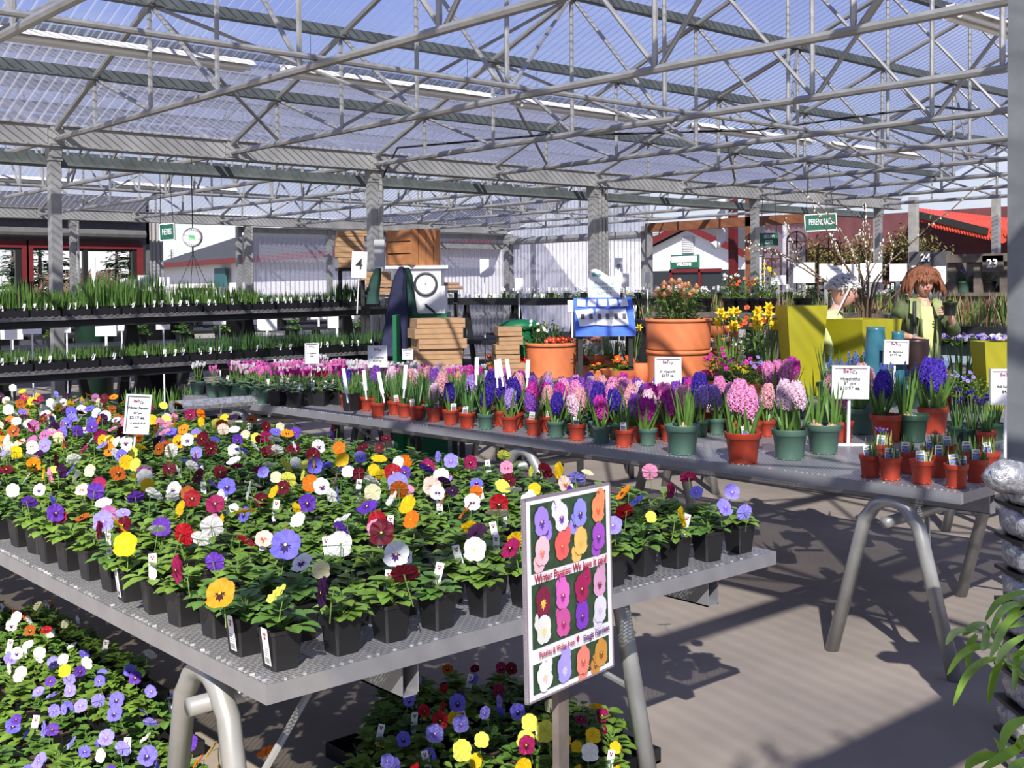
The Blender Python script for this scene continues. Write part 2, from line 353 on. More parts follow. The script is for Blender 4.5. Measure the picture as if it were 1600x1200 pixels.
def cwall(name,p0,U,LU,z0,z1,m,pitch=.12,amp=.02):
    b=MB(); b.add(*corr((p0[0],p0[1],z0),U,(0,0,1),LU,z1-z0,pitch,amp)); o=b.build(name,m,smooth=True); o['kind']='structure'; return o
xa=ony(234,400,22.6).x; xb=ony(255,400,22.6).x
cwall('trim_41',(xa,22.6),(1,0,0),xb-xa,0,3.3,M['alu'],.09,.018)
Y2=22.25
xa=ony(372,400,Y2).x; xb=ony(512,400,Y2).x
cwall('wall_panel',(xa,Y2),(1,0,0),xb-xa,0,ony(400,370,Y2).z,cw)
x3=ony(512,400,Y2).x; cwall('wall_panel',(x3,Y2+.1),(1,0,0),19.9-x3,0,ony(700,372,Y2).z,cw)
b=MB()
for px in (371,512,560,830,): 
    xq=ony(px,400,Y2).x; b.bb((xq-.05,Y2-.12,0),(xq+.05,Y2-.02,2.98))
b.bb((xa,Y2-.1,2.85),(19.9,Y2-.02,2.97)); b.bb((xa,Y2-.12,.95),(19.9,Y2-.05,1.02))
b.bb((x3,Y2-.1,ony(700,372,Y2).z-.25),(19.9,Y2-.02,ony(700,372,Y2).z-.1))
o=b.build('trim_42',M['galv']); o['kind']='structure'
# end wall of the far bay, running towards the camera
XE=19.6; ya=onx(1012,400,XE).y
b=MB(); b.add(*corr((XE,ya,0),(0,1,0),(0,0,1),22.2-ya,5.2,.13,.022)); o=b.build('wall_right',cw,smooth=True); o['kind']='structure'
b=MB(); b.bb((XE-.12,ya-.1,0),(XE+.06,ya+.1,3.0)); b.tube([(XE-.15,ya,onx(1000,367,XE).z),(XE-.15,22,onx(1000,367,XE).z)],.09,8)
b.bb((XE-.08,22.1,0),(XE+.04,22.2,3)); o=b.build('trim_43',M['galv']); o['kind']='structure'
# timber framed opening to the yard
def yx(px,X=XE): return onx(px,400,X).y
b=MB(); b.bb((XE-.08,yx(1182),0),(XE+.08,yx(1168),3.6)); b.bb((XE-.08,yx(1262),onx(1200,352,XE).z),(XE+.08,ya,onx(1200,345,XE).z+.1)); o=b.build('trim_44',M['brownwood']); o['kind']='structure'
tag(MB().bb((XE+.5,yx(1148,XE+.5),0),(XE+.62,yx(1138,XE+.5),3.6)).build('red_post',M['redframe']),'dark red square post outside the timber opening','post')
tag(MB().tube([(XE+.3,yx(1113),4.2),(XE+.3,yx(1113),onx(1110,375,XE).z),(XE+.15,yx(1108),onx(1108,385,XE).z)],.1,10).build('downspout',M['bwhite']),'pale round downspout hanging in the timber opening','pipe')
M['pinkwall']=mat('faded_pink_panel',(.34,.16,.155),.6,0,var=.25,scale=1.5)
cwall('wall_panel',(XE,yx(1262)),(0,1,0),yx(1185)-yx(1262),0,onx(1200,352,XE).z,cw)
# the red shop behind the right end
XS=24.
def RX(x0,y0,x1,y1,X): a=onx(x0,y0,X); c=onx(x1,y1,X); return a,c
def slab(b,x0,y0,x1,y1,X,t=.1,mi=0):
    a,c=RX(x0,y0,x1,y1,X); zz=[onx((x0+x1)/2,y,X).z for y in (y0,y1)]
    b.bb((X,min(a.y,c.y),min(zz)),(X+t,max(a.y,c.y),max(zz)),mi); return b
M['shopred']=mat('dull_red_siding',(.13,.045,.052),.7,0,var=.4,scale=1.2)
M['tile']=mat('orange_red_tile',(.55,.06,.03),.6,0,var=.25,scale=4)
t=thing('shop_building','long dull red shop with a red tiled awning behind the right end','building',(XS,0,0))
def tp_(b,name,m): 
    for i,v in enumerate(b.v): b.v[i]=(v[0]-XS,v[1],v[2])
    return b.build(name,m,t)
b=MB(); slab(b,1195,330,1700,470,XS,.3); b.v=[(x,y,max(0,z) if z>1.4 else 0) for x,y,z in b.v]; tp_(b,'wall',M['shopred'])
b=MB(); slab(b,1410,398,1480,470,XS-.1,.1); tp_(b,'lower_panel',M['greywall'])
b=MB()
for (x0,ya_,yb_) in ((1430,332,332),):
    for i in range(34):
        p=onx(1432+i*5.2,330+i*.6,XS-.15); q=onx(1435+i*5.2,337+i*.9,XS-1.1); b.tube([(p.x,p.y,p.z),(q.x,q.y,q.z-.05)],.085,8)
    for i in range(24):
        p=onx(1458+i*4.6,339+i*.8,XS-.15); q=onx(1461+i*4.6,345+i*1.0,XS-1.1); b.tube([(p.x,p.y,p.z-.02),(q.x,q.y,q.z-.08)],.08,8)
tp_(b,'tiled_awning',M['tile'])
b=MB(); p=onx(1425,333,XS-1.1);q=onx(1545,362,XS-1.1); b.beam((p.x,p.y,p.z),(q.x,q.y,q.z),.12,.14); tp_(b,'awning_edge',M['blackwood'])
for i,(px,wd) in enumerate(((1425,14),(1554,11),(1368,9),(1225,8))):
    y0=onx(px,400,20.5).y; tag(MB().bb((20.5,y0-wd/2/1796*20,0),(20.62,y0+wd/2/1796*20,3.3)).build('pale_column',M['bwhite' if i==3 else 'galv']),['pale square column left of the wooden rack','pale square column beside the big post','slim grey column behind the willow branches','pale board column below the PERENNIALS sign'][i],'column')
# yard buildings
t=thing('white_barn','white gabled barn with red roof trim and a green WELCOME sign','building',(44,0,0))
X=44.
def pt(x,y,X=44.): return onx(x,y,X)
gl_=[pt(1000,396),pt(1078,357),pt(1172,402)]
ys_=[gl_[0].y,gl_[1].y,gl_[2].y]; zs_=[gl_[0].z,gl_[1].z,gl_[2].z]
MB().add([(0,ys_[0],0),(0,ys_[0],zs_[0]),(0,ys_[1],zs_[1]),(0,ys_[2],zs_[2]),(0,ys_[2],0),(14,ys_[0],0),(14,ys_[0],zs_[0]),(14,ys_[1],zs_[1]),(14,ys_[2],zs_[2]),(14,ys_[2],0)],[(0,1,2,3,4),(5,6,1,0),(9,8,3,4),(9,8,7,6,5)]).build('wall',M['bwhite'],t)
b=MB()
for a,c in ((0,1),(1,2)):
    da=.25; b.add([(-.4,ys_[a],zs_[a]+.1),(-.4,ys_[c],zs_[c]+.1),(14.4,ys_[c],zs_[c]+.1),(14.4,ys_[a],zs_[a]+.1),(-.4,ys_[a],zs_[a]+.3),(-.4,ys_[c],zs_[c]+.3),(14.4,ys_[c],zs_[c]+.3),(14.4,ys_[a],zs_[a]+.3)],[(0,1,2,3),(4,5,6,7),(0,1,5,4),(2,3,7,6)])
b.build('roof',M['droof'],t)
b=MB()
for a,c in ((0,1),(1,2)): b.beam((-.45,ys_[a],zs_[a]+.15),(-.45,ys_[c],zs_[c]+.15),.08,.32)
b.build('red_trim',M['redframe'],t)
b=MB(); p,q=pt(1068,370),pt(1085,395); b.bb((-.08,q.y,q.z),(-.02,p.y,p.z)); 
for i in range(9): zz=q.z+(p.z-q.z)*i/9; b.bb((-.12,q.y,zz),(-.02,p.y,zz+.03))
b.build('louvre',mat('pale_louvre',(.6,.6,.62),.6),t)
b=MB(); p,q=pt(1012,424),pt(1165,452); b.bb((-.1,q.y,0),(-.03,p.y,p.z)); b.build('shop_front',M['darkglass'],t)
b=MB(); 
for (x0,y0,x1,y1) in ((1050,421,1130,424.5),(1050,421,1053,452),(1095,421,1098,452)):
    p,q=pt(x0,y0),pt(x1,y1); b.bb((-.2,q.y,q.z),(-.1,p.y,p.z))
b.build('door_frame',M['redframe'],t)
b=MB(); p,q=pt(1053,399),pt(1096,418); b.bb((-.25,q.y,q.z),(-.12,p.y,p.z)); sg=b.build('sign_board',M['green_sign'],t)
def text(body,size,m,parent=None,loc=(0,0,0),rot=(PI/2,0,0),name='lettering',ext=.0008,align='CENTER',sx=1,bold=0):
    c=bpy.data.curves.new(name,'FONT'); c.body=body; c.size=size; c.align_x=align; c.align_y='CENTER'; c.extrude=ext; c.offset=bold; c.resolution_u=2
    tmp=bpy.data.objects.new('t',c); COL.objects.link(tmp); bpy.context.view_layer.update()
    me=bpy.data.meshes.new_from_object(tmp.evaluated_get(bpy.context.evaluated_depsgraph_get())); me.name=name; me.materials.clear(); me.materials.append(m)
    bpy.data.objects.remove(tmp); bpy.data.curves.remove(c)
    o=bpy.data.objects.new(name,me); COL.objects.link(o); o.location=loc; o.rotation_euler=rot; o.scale=(sx,1,1)
    if parent: o.parent=parent
    return o
RXm=(PI/2,0,-PI/2)   # text facing -X
b=MB(); p1,q1=pt(1055,401),pt(1094,409); b.bb((-.27,q1.y,q1.z),(-.25,p1.y,p1.z)); b.build('name_strip',M['bwhite'],t)
text('WELCOME',.19,M['bwhite'],t,(-.28,(p.y+q.y)/2,pt(1075,413.5).z),RXm,bold=.01)
# long low building seen across the yard on the left
t=thing('long_building','long white building with dark roof and red trim across the yard','building',(0,48,0))
def py_(x,y,Y=48.): return ony(x,y,Y)
b0=Vector(_C+_ray(252,440)*57); b1=Vector(_C+_ray(880,440)*29); t.location=(b0.x,b0.y,0); t.rotation_euler.z=math.atan2(b1.y-b0.y,b1.x-b0.x); xl=0; xr=(b1-b0).length-2.5; ze=2.95
MB().bb((xl,0,0),(xr,5,ze)).build('wall',M['bwhite'],t)
MB().add([(xl-.5,-.5,ze-.05),(xr,-.5,ze-.05),(xr,3,ze+1.5),(xl+5,3,ze+1.5),(xl-.5,5.2,ze-.05)],[(0,1,2,3),(0,3,4)]).build('roof',M['droof'],t)
MB().bb((xl-.5,-.6,ze-.2),(xr,-.5,ze+.02)).build('red_fascia',M['redframe'],t)
MB().bb((xl+3,-.08,0),(xr,0,ze-1.6)).build('shop_front',M['darkglass'],t)
MB().bb((8.6,-.3,ze-1.15),(9.9,-.2,ze-.35)).build('blue_sign',mat('teal_sign',(.02,.1,.12),.5),t)
q_=Vector(_C+_ray(680,400)*36); c_,s_=math.cos(-t.rotation_euler.z),math.sin(-t.rotation_euler.z); q_=q_-t.location; qx,qy=q_.x*c_-q_.y*s_,q_.x*s_+q_.y*c_; MB().bb((qx-.17,qy-.17,0),(qx+.17,qy+.17,3.1)).build('red_pillar',mat('bright_red_paint',(.5,.03,.04),.5),t)
# trees in the yard
M['fir']=mat('fir_foliage',(.03,.06,.028),.8,0,var=.5,scale=3); M['twig']=mat('bare_twigs',(.16,.11,.075),.9,0,var=.3)
M['olive']=mat('olive_foliage',(.16,.15,.04),.8,0,var=.5,scale=3); M['bark']=mat('bark',(.09,.065,.05),.9,0,var=.3)
def fir(x,y,h,r,label,seed):
    R=random.Random(seed); t=thing('fir_tree',label,'tree',(x,y,0)); MB().tube([(0,0,0),(0,0,h)],[.22,.03],6).build('trunk',M['bark'],t)
    b=MB()
    for i in range(int(h*26)):
        z=h*(.12+.88*R.random()); rr=r*(1-z/h)*1.05+.15; a=R.uniform(0,2*PI); l=rr*R.uniform(.6,1.1)
        b.leaf((0,0,z),(math.cos(a),math.sin(a),R.uniform(-.1,.25)),l,l*.38,droop=.5,seg=3)
        for q in (.5,.8): b.leaf((math.cos(a)*l*q,math.sin(a)*l*q,z),(math.cos(a+.9),math.sin(a+.9),-.2),l*.35,l*.2,droop=.5,seg=2)
    b.build('foliage',M['fir'],t); return t
def bare(x,y,h,label,seed,m='twig',n=60,leafy=0):
    R=random.Random(seed); t=thing('bare_tree',label,'tree',(x,y,0)); b=MB()
    def br(p,d,l,r,dep):
        q=p+d*l; b.tube([p,q],[r,r*.6],4,cap=False)
        if dep:
            for i in range(4 if dep>1 else 5):
                dd=(d+Vector((R.gauss(0,.45),R.gauss(0,.45),R.gauss(.1,.25)))).normalized(); br(p+d*l*R.uniform(.5,1),dd,l*R.uniform(.55,.8),r*.6,dep-1)
        if leafy and dep<2:
            for i in range(leafy): b.leaf(q+Vector((R.gauss(0,.16),R.gauss(0,.16),R.gauss(0,.16))),(R.gauss(0,1),R.gauss(0,1),R.gauss(0,.6)),.12,.05,mi=1,seg=2)
    br(Vector((0,0,0)),Vector((0,0,1)),h*.35,.14,4); b.build('branches',[M['bark'] if m!='twig' else M[m],M['olive']],t)
for i,(px,top,Y,r,lab) in enumerate([(20,428,70,2.0,'small dark fir seen through the left window'),(62,392,62,2.2,'fir at the left side of the second window'),(92,386,72,2.6,'fir just right of the leftmost post, in the window'),(182,392,64,2.4,'dense evergreen in the right half of the second window'),(203,396,78,3.0,'broad evergreen by the right frame of the window'),(268,398,88,1.6,'small fir above the long building roof, left one'),(289,398,95,1.8,'small fir above the long building roof, by the round clock'),(1030,352,85,6,'dark evergreen behind the white barn roof')]):
    p=ony(px,top,Y) if px<900 else onx(px,top,Y); fir(p.x,p.y,max(5,p.z),r,lab,i)
for i,(px,top,Y,lab) in enumerate([(110,398,52,'bare brown tree in the middle of the second window'),(146,402,48,'bushy bare tree left of the dense evergreens'),(172,408,55,'low brown leafless tree beside the evergreens'),(70,420,50,'low bare shrub near the left window frame')]):
    p=ony(px,top,Y); bare(p.x,p.y,p.z*1.05,lab,20+i)
for i,(px,top,X,lab) in enumerate([(1290,330,22.5,'tall olive shrub behind the willow branches, left one'),(1338,330,21.5,'tall brown shrub behind the PERENNIALS sign'),(1395,330,22.0,'tall olive green shrub left of the pale column'),(1115,345,60,'leafless tree beyond the barn roof, by the red post')]):
    p=onx(px,top,X); bare(p.x,p.y,3.0 if X<30 else p.z,lab,40+i,leafy=9)
bare(-.9,-2.9,5.2,'unseen budding tree added behind the viewer to shade the floor',77,leafy=7)  # unseen tree, added behind the camera to cast soft shade on the floor
p=ony(146,403,45); tag(MB().tube([(p.x,p.y,0),(p.x,p.y,p.z)],.09,6).build('utility_pole',M['bwhite']),'thin pale pole in front of the trees in the window','pole')
# ---------------------------------------------------------------- benches
def meshmat():
    m=bpy.data.materials.new('expanded_metal'); m.use_nodes=True; nt=m.node_tree; b=nt.nodes['Principled BSDF']; L=nt.links.new
    b.inputs['Base Color'].default_value=(.45,.45,.47,1); b.inputs['Metallic'].default_value=.55; b.inputs['Roughness'].default_value=.42
    t=N(nt,'ShaderNodeTexCoord'); br=N(nt,'ShaderNodeTexBrick',offset=.5,inp={'Color1':(0,0,0,1),'Color2':(0,0,0,1),'Mortar':(1,1,1,1),'Scale':1,'Mortar Size':.0026,'Mortar Smooth':.25,'Brick Width':.026,'Row Height':.0115})
    L(t.outputs['Object'],br.inputs[0])
    sep=N(nt,'ShaderNodeMath',operation='MULTIPLY_ADD',use_clamp=True,inp={1:.55,2:.45}); L(br.outputs['Color'],sep.inputs[0])
    bn=N(nt,'ShaderNodeBump',inp={'Strength':.8,'Distance':.003}); L(br.outputs['Color'],bn.inputs['Height']); L(bn.outputs[0],b.inputs['Normal'])
    tr=N(nt,'ShaderNodeBsdfTransparent'); mx=N(nt,'ShaderNodeMixShader'); L(sep.outputs[0],mx.inputs[0]); L(tr.outputs[0],mx.inputs[1]); L(b.outputs[0],mx.inputs[2]); L(mx.outputs[0],nt.nodes['Material Output'].inputs[0])
    return m
M['mesh']=meshmat(); M['glint']=mat('cut_metal_glint',(.7,.7,.7),.3,.6)
def trestle(loc,rz,H,W,spl,label,r=.03):
    """hoop frames at both ends of a rail running along local x; legs splay along y"""
    t=thing('trestle',label,'trestle',loc,rz)
    for x in (0,W):
        R=.105; pts=[(x,-spl,0),(x,-R*1.15,H-R*1.15)]+[(x,-R*math.cos(a),H-R+R*math.sin(a)-r) for a in [PI*i/8 for i in range(1,8)]]+[(x,R*1.15,H-R*1.15),(x,spl,0)]
        MB().tube(pts,r,12).build('leg_hoop',M['tube'],t,smooth=True)
    MB().tube([(-.05,0,H-.118),(W+(.3 if W<1.5 else .05),0,H-.118)],.024,10).build('rail',M['tube'],t,smooth=True)
    MB().tube([(0,-spl*.62,H*.42),(.32,0,H-.15)],.011,6).build('brace',M['tube'],t); MB().tube([(W,-spl*.62,H*.42),(W-.32,0,H-.15)],.011,6).build('brace',M['tube'],t)
    return t
def bench(A,rz,W,Lg,zt,label,fas=.045,beams=(.42,),bh=.09,bw=.055,tres=(),tlab=''):
    t=thing('display_bench',label,'bench',(A.x,A.y,0),rz)
    b=MB(); b.add([(.004,.004,zt),(W-.004,.004,zt),(W-.004,Lg,zt),(.004,Lg,zt)],[(0,1,2,3)]); b.build('mesh_top',M['mesh'],t)
    b=MB(); b.bb((0,0,zt-fas),(W,.005,zt)); b.bb((0,.0051,zt-fas),(.005,Lg-.0051,zt)); b.bb((W-.005,.0051,zt-fas),(W,Lg-.0051,zt)); b.bb((0,Lg-.005,zt-fas),(W,Lg,zt))
    for i in range(1,int(Lg/.6)): b.bb((.01,i*.6-.015,zt-.03),(W-.01,i*.6+.015,zt-.002))
    b.build('rim',M['alu'],t)
    R=random.Random(3); b=MB(); y=.03
    while y<Lg:
        if R.random()<.75: b.box((.012,y,zt+.003),(.011,.004,.005),rz=R.uniform(-.5,.5))
        y+=.028
    x=.03
    while x<W:
        if R.random()<.5: b.box((x,.010,zt+.002),(.006,.008,.004),rz=R.uniform(-.5,.5))
        x+=.026
    b.build('cut_edge_glints',M['glint'],t)['kind']='stuff'  # strand ends along the rim, their white glints put into the bright colour
    for x in beams:
        b=MB(); z1=zt-fas; z0=z1-bh
        for (a,c) in (((x,.03,z0),(x+.005,Lg-.03,z1)),((x+bw-.005,.03,z0),(x+bw,Lg-.03,z1)),((x,.03,z0),(x+bw,Lg-.03,z0+.005)),((x,.03,z1-.005),(x+bw,Lg-.03,z1))): b.bb(a,c)
        b.build('box_beam',M['alu'],t)
    return t
A1=onz(415.8,1072,.70); B1W,B1L,Z1=1.95,6.5,.70
bench(A1,0,B1W,B1L,Z1,'low galvanised mesh bench crowded with black potted pansies, nearest the camera',beams=(.40,1.62))
H1=Z1-.047
def trs(A,rz,x,y): c,s=math.cos(rz),math.sin(rz); return (A.x+c*x-s*y,A.y+s*x+c*y,0)
for i,y in enumerate((.42,2.9,5.9)):
    trestle(trs(A1,0,.06,y),0,H1,1.44,.24,['hooped tube trestle under the near end of the pansy bench','hooped tube trestle under the middle of the pansy bench','hooped tube trestle under the far end of the pansy bench'][i])
A2=onz(1501.4,771,.775); F2=onz(284,617.5,.775); RZ2=math.atan2(F2.y-A2.y,F2.x-A2.x)-PI/2; L2=(F2-A2).length; Z2=.775
bench(A2,RZ2,1.95,L2,Z2,'long galvanised mesh bench with hyacinths and cyclamens',beams=(.33,1.6))
for i,y in enumerate((.33,2.55,5.6)):
    trestle(trs(A2,RZ2,.06,y),RZ2,Z2-.047,1.25,.28,['hooped tube trestle under the right end of the hyacinth bench','hooped tube trestle under the middle of the hyacinth bench','hooped tube trestle under the cyclamen end of the long bench'][i])
# ---------------------------------------------------------------- pansies
PC=dict(white=((.84,.84,.80),None,(.8,.6,.05)),whiteb=((.82,.82,.82),(.07,.01,.14),(.85,.6,.05)),cream=((.80,.76,.50),None,(.85,.6,.05)),
 yellow=((.86,.58,.012),None,(.9,.35,.02)),yellowd=((.85,.55,.01),(.06,.012,.01),(.9,.5,.02)),lemon=((.78,.78,.12),None,(.9,.6,.05)),
 orange=((.9,.20,.008),None,(.9,.4,.02)),oranged=((.92,.30,.012),(.03,.004,.004),(.9,.6,.02)),rust=((.42,.10,.01),(.03,.005,.005),(.9,.5,.02)),
 blue=((.20,.17,.78),(.02,.005,.10),(.9,.75,.2)),lav=((.34,.30,.86),(.20,.10,.55),(.9,.8,.4)),violet=((.13,.04,.42),(.02,.003,.06),(.85,.6,.1)),
 burg=((.13,.003,.015),(.012,.001,.003),(.9,.5,.05)),wine=((.36,.012,.10),(.05,.002,.01),(.9,.6,.1)),red=((.38,.006,.015),(.03,.002,.002),(.9,.6,.05)),
 dark=((.035,.006,.05),(.01,.002,.012),(.8,.5,.1)),pink=((.78,.30,.48),(.25,.02,.1),(.85,.7,.2)),creamp=((.85,.66,.55),(.45,.08,.05),(.9,.6,.1)),mauve=((.45,.15,.38),(.10,.01,.06),(.9,.6,.1)))
PN=dict(white='white',whiteb='white and purple',cream='cream',yellow='yellow',yellowd='yellow dark-faced',lemon='lemon yellow',orange='orange',oranged='orange dark-faced',rust='rusty orange',blue='violet blue',lav='lavender blue',violet='deep violet',burg='burgundy',wine='wine red',red='dark red',dark='blackish purple',pink='pink',creamp='peach white',mauve='mauve')
PM={}
for k_,(a,b_,c_) in PC.items():
    PM[k_]=(mat('petal_'+k_,a,.55,0,var=.12,scale=60,trans=.3,spec=.25),mat('blotch_'+k_,b_ or tuple(x*.8 for x in a),.6,trans=.1,spec=.2),mat('eye_'+k_,c_,.5,spec=.2),M['stem'])
def petal(b,T,ang,L,W,z,mi,ruf=.08,seed=0,n=9,root=.0):
    R=random.Random(seed); vs=[]; 
    for ring,(s) in enumerate((.0,.55,1.0)):
        if ring==0: vs.append((0,0,z)); continue
        for i in range(n):
            t=-1+2*i/(n-1); a=t*1.05
            rr=L*s*(math.cos(a*.62)**.5)*(1-.10*(abs(t)<.15)*(s==1)); x=rr*math.cos(a)*.97; y=rr*math.sin(a)*W/L*1.02
            zz=z+(.10*L*s*s*(.4)+R.uniform(-1,1)*ruf*L*s*.5)
            vs.append((x,y,zz))
    c,s_=math.cos(ang),math.sin(ang)
    vs=[T@Vector((x*c-y*s_,x*s_+y*c,zz)) for x,y,zz in vs]
    fs=[(0,1+i,2+i) for i in range(n-1)]+[(1+i,1+n+i,2+n+i,2+i) for i in range(n-1)]
    b.add(vs,fs,mi)
def pansyhead(b,T,r=.037,seed=0,flat=False,mi0=0,blotch=True):
    ru=.0 if flat else .16; up=PI/2
    zs=[0,.001,.003,.0035,.005] if flat else [0,.001,.004,.005,.008]
    k=0
    for a,L,W in ((up+.55,r*1.02,r*.95),(up-.55,r*1.02,r*.95),(up+1.75,r*.95,r*.82),(up-1.75,r*.95,r*.82),(-up,r*.98,r*1.15)):
        petal(b,T,a,L,W,zs[k],mi0,ru,seed+k); k+=1
    if blotch:
        zb_=.0080 if not flat else .0058; ra=random.Random(seed); RD=[(-90,.56),(-74,.34),(-58,.46),(-40,.26),(-22,.44),(-6,.22),(12,.36),(35,.12),(62,.22),(90,.08),(118,.22),(145,.12),(168,.36),(186,.22),(202,.44),(220,.26),(238,.46),(254,.34)]
        vs=[T@Vector((0,-r*.05,zb_+.0004))]+[T@Vector((r*q*math.cos(rad(a)),r*q*math.sin(rad(a))-r*.05,zb_+r*.05*q)) for a,q in RD]; n_=len(RD)
        b.add(vs,[(0,1+i,1+(i+1)%n_) for i in range(n_)],mi0+1)
    vs=[(r*.09*math.cos(2*PI*i/6),r*.09*math.sin(2*PI*i/6)-r*.02,.0095 if not flat else .007) for i in range(6)]
    b.add([T@Vector(v) for v in vs],[tuple(range(6))],mi0+2)
FL={}
def flower(col,tilt,v=0,r=.037,hs=.075):
    key=(col,tilt,v)
    if key in FL: return FL[key]
    b=MB(); ta=rad(tilt); hx=.018
    # local head frame: normal tilts from +z toward +x
    nrm=Vector((math.sin(ta),0,math.cos(ta))); yy=Vector((-math.cos(ta),0,math.sin(ta))); xx=yy.cross(nrm)
    T=Matrix((( xx.x,yy.x,nrm.x,hx),(xx.y,yy.y,nrm.y,0),(xx.z,yy.z,nrm.z,hs),(0,0,0,1)))
    pansyhead(b,T,r,seed=hash(col)%100*0+tilt+v*7,blotch=PC[col][1] is not None)
    e=Vector((hx,0,hs))-nrm*.004
    b.tube([(0,0,0),(0,0,hs*.7),(hx*.3-nrm.x*.01,0,hs+.008),e],.0016,5,mi=3,cap=False)
    FL[key]=(b.mesh('flower',PM[col]),Vector((hx,0,hs))); return FL[key]
def folmesh(seed,n=30,spread=.075,h=.075,ll=.040,lw=.034,m='leaf'):
    R=random.Random(seed); b=MB()
    for i in range(n):
        a=R.uniform(0,2*PI); q=R.random(); rr=spread*.55*q; z=h*(1-q*.8)*R.uniform(.3,1)
        d=(math.cos(a),math.sin(a),R.uniform(.0,.7)*(1-q)+.02)
        p=(math.cos(a)*rr,math.sin(a)*rr,z); b.tube([(0,0,0),(p[0]*.6,p[1]*.6,z*.8),p],.0013,3,mi=1,cap=False)
        b.leaf(p,d,ll*R.uniform(.8,1.2),lw*R.uniform(.8,1.2),mi=0,droop=R.uniform(.2,.9),seg=4,fold=.12)
    return b.mesh('foliage',[M[m],M['stem']])
FOL=[folmesh(i,34,.085,.07,m=('leaf' if i%3 else 'leaf2')) for i in range(8)]
SQPOT={}
def sqpot(h=.098,rt=.043,rb=.032):
    k_=(h,rt)
    if k_ not in SQPOT:
        b=MB(); b.sq([(rb*.0,0.001),(rb,0.001),(rb,.001),(rt*.94,h*.88),(rt*.94,h*.88),(rt,h*.9),(rt,h),(rt*.95,h),(rt*.93,h*.9)]); SQPOT[k_]=b.mesh('pot',M['black'])
        b=MB(); b.sq([(0,h*.9),(rt*.93,h*.9)]); SQPOT[k_,1]=b.mesh('soil',M['soil'])
    return SQPOT[k_],SQPOT[k_,1]
M['tagprint']=mat('label_print',(.12,.11,.12),.6); M['tagred']=mat('label_red_print',(.25,.03,.05),.6)
def tagmesh(w=.022,h=.062,pt=1):
    b=MB(); b.bb((-w/2,-.0005,0),(w/2,.0005,h),0)
    if pt: b.add([(-w*.5,-.0005,0),(-w*.1,-.0005,-.02),(w*.1,-.0005,-.02),(w*.5,-.0005,0)],[(0,1,2,3)],0)
    for (x,z,r) in ((-.15,.84,.13),(.15,.84,.13),(0,.74,.17)): b.disc((x*w,-.0009,z*h),r*w,7,2,(0,-1,0))
    for i in range(4): b.bb((-w*.38,-.0009,h*(.44-.06*i)),(w*.38,-.0006,h*(.455-.06*i)),1)
    for i in range(7): b.bb((-w*.38+i*w*.11,-.0009,h*.05),(-w*.32+i*w*.11,-.0006,h*.2),1)
    return b.mesh('plant_tag',[M['whitecard'],M['tagprint'],M['tagred']])
TAG=tagmesh(); TAG2=tagmesh(pt=0)
def vfrom(face,R):   # rz so that local +x points the wanted way
    return {'F':math.atan2(-.75,-.66),'S':math.atan2(-.82,-.55),'L':PI*.9,'R':-.3,'B':.8}.get(face,0)+R.gauss(0,.35)
NP=0
def pansy(x,y,z,label,R,flowers,sc=1.0,pot=True,tg=.45,group='potted pansies',cat='potted pansy',fscale=1.0,h=.098,tagpos=None):
    t=thing('potted_pansy',label,cat,(x,y,z),R.gauss(0,.12),group)
    pm,sm=sqpot(h); ob('pot',pm,t); ob('soil',sm,t)
    f=ob('foliage',R.choice(FOL),t,(0,0,h*.88),R.uniform(0,6.28)); s=sc*R.uniform(.92,1.15); f.scale=(s,s,s*R.uniform(.8,1.15))
    rt=t.rotation_euler.z
    for fl in flowers:
        col,pos,face,fs=fl
        tilt=R.choice((35,60,60,78,90)) if face!='F' else 72
        me,hd=flower(col,tilt,R.randrange(3)); o=ob('flower',me,t); a=vfrom(face,R)-rt; s=fs*fscale*R.uniform(.92,1.08)
        if pos is None:
            q=R.uniform(0,6.28); rr=R.uniform(.0,.06); o.location=(rr*math.cos(q),rr*math.sin(q),h*.88+R.uniform(.005,.045)*sc)
        else:
            w=Vector(pos)-Vector((x,y,z)); c,s_=math.cos(-rt),math.sin(-rt); w=Vector((w.x*c-w.y*s_,w.x*s_+w.y*c,w.z)); q=Vector((hd.x*math.cos(a),hd.x*math.sin(a),hd.z))*s
            o.location=w-q
        o.rotation_euler=(R.gauss(0,.12),R.gauss(0,.1),a); o.scale=(s,s,s)
    if R.random()<tg or tagpos:
        if tagpos=='lside': o=ob('plant_tag',TAG2,t,(-.0385,-.012,h*.16)); o.rotation_euler=(.125,0,-PI/2); o.scale=(1.35,1,1.45)
        else: o=ob('plant_tag',TAG,t,(R.uniform(-.03,.03),R.uniform(-.035,.03),h*.88+.022),None); o.rotation_euler=(R.uniform(-.3,.1),R.uniform(-.25,.25),-.75+R.uniform(-.5,.5))
    return t
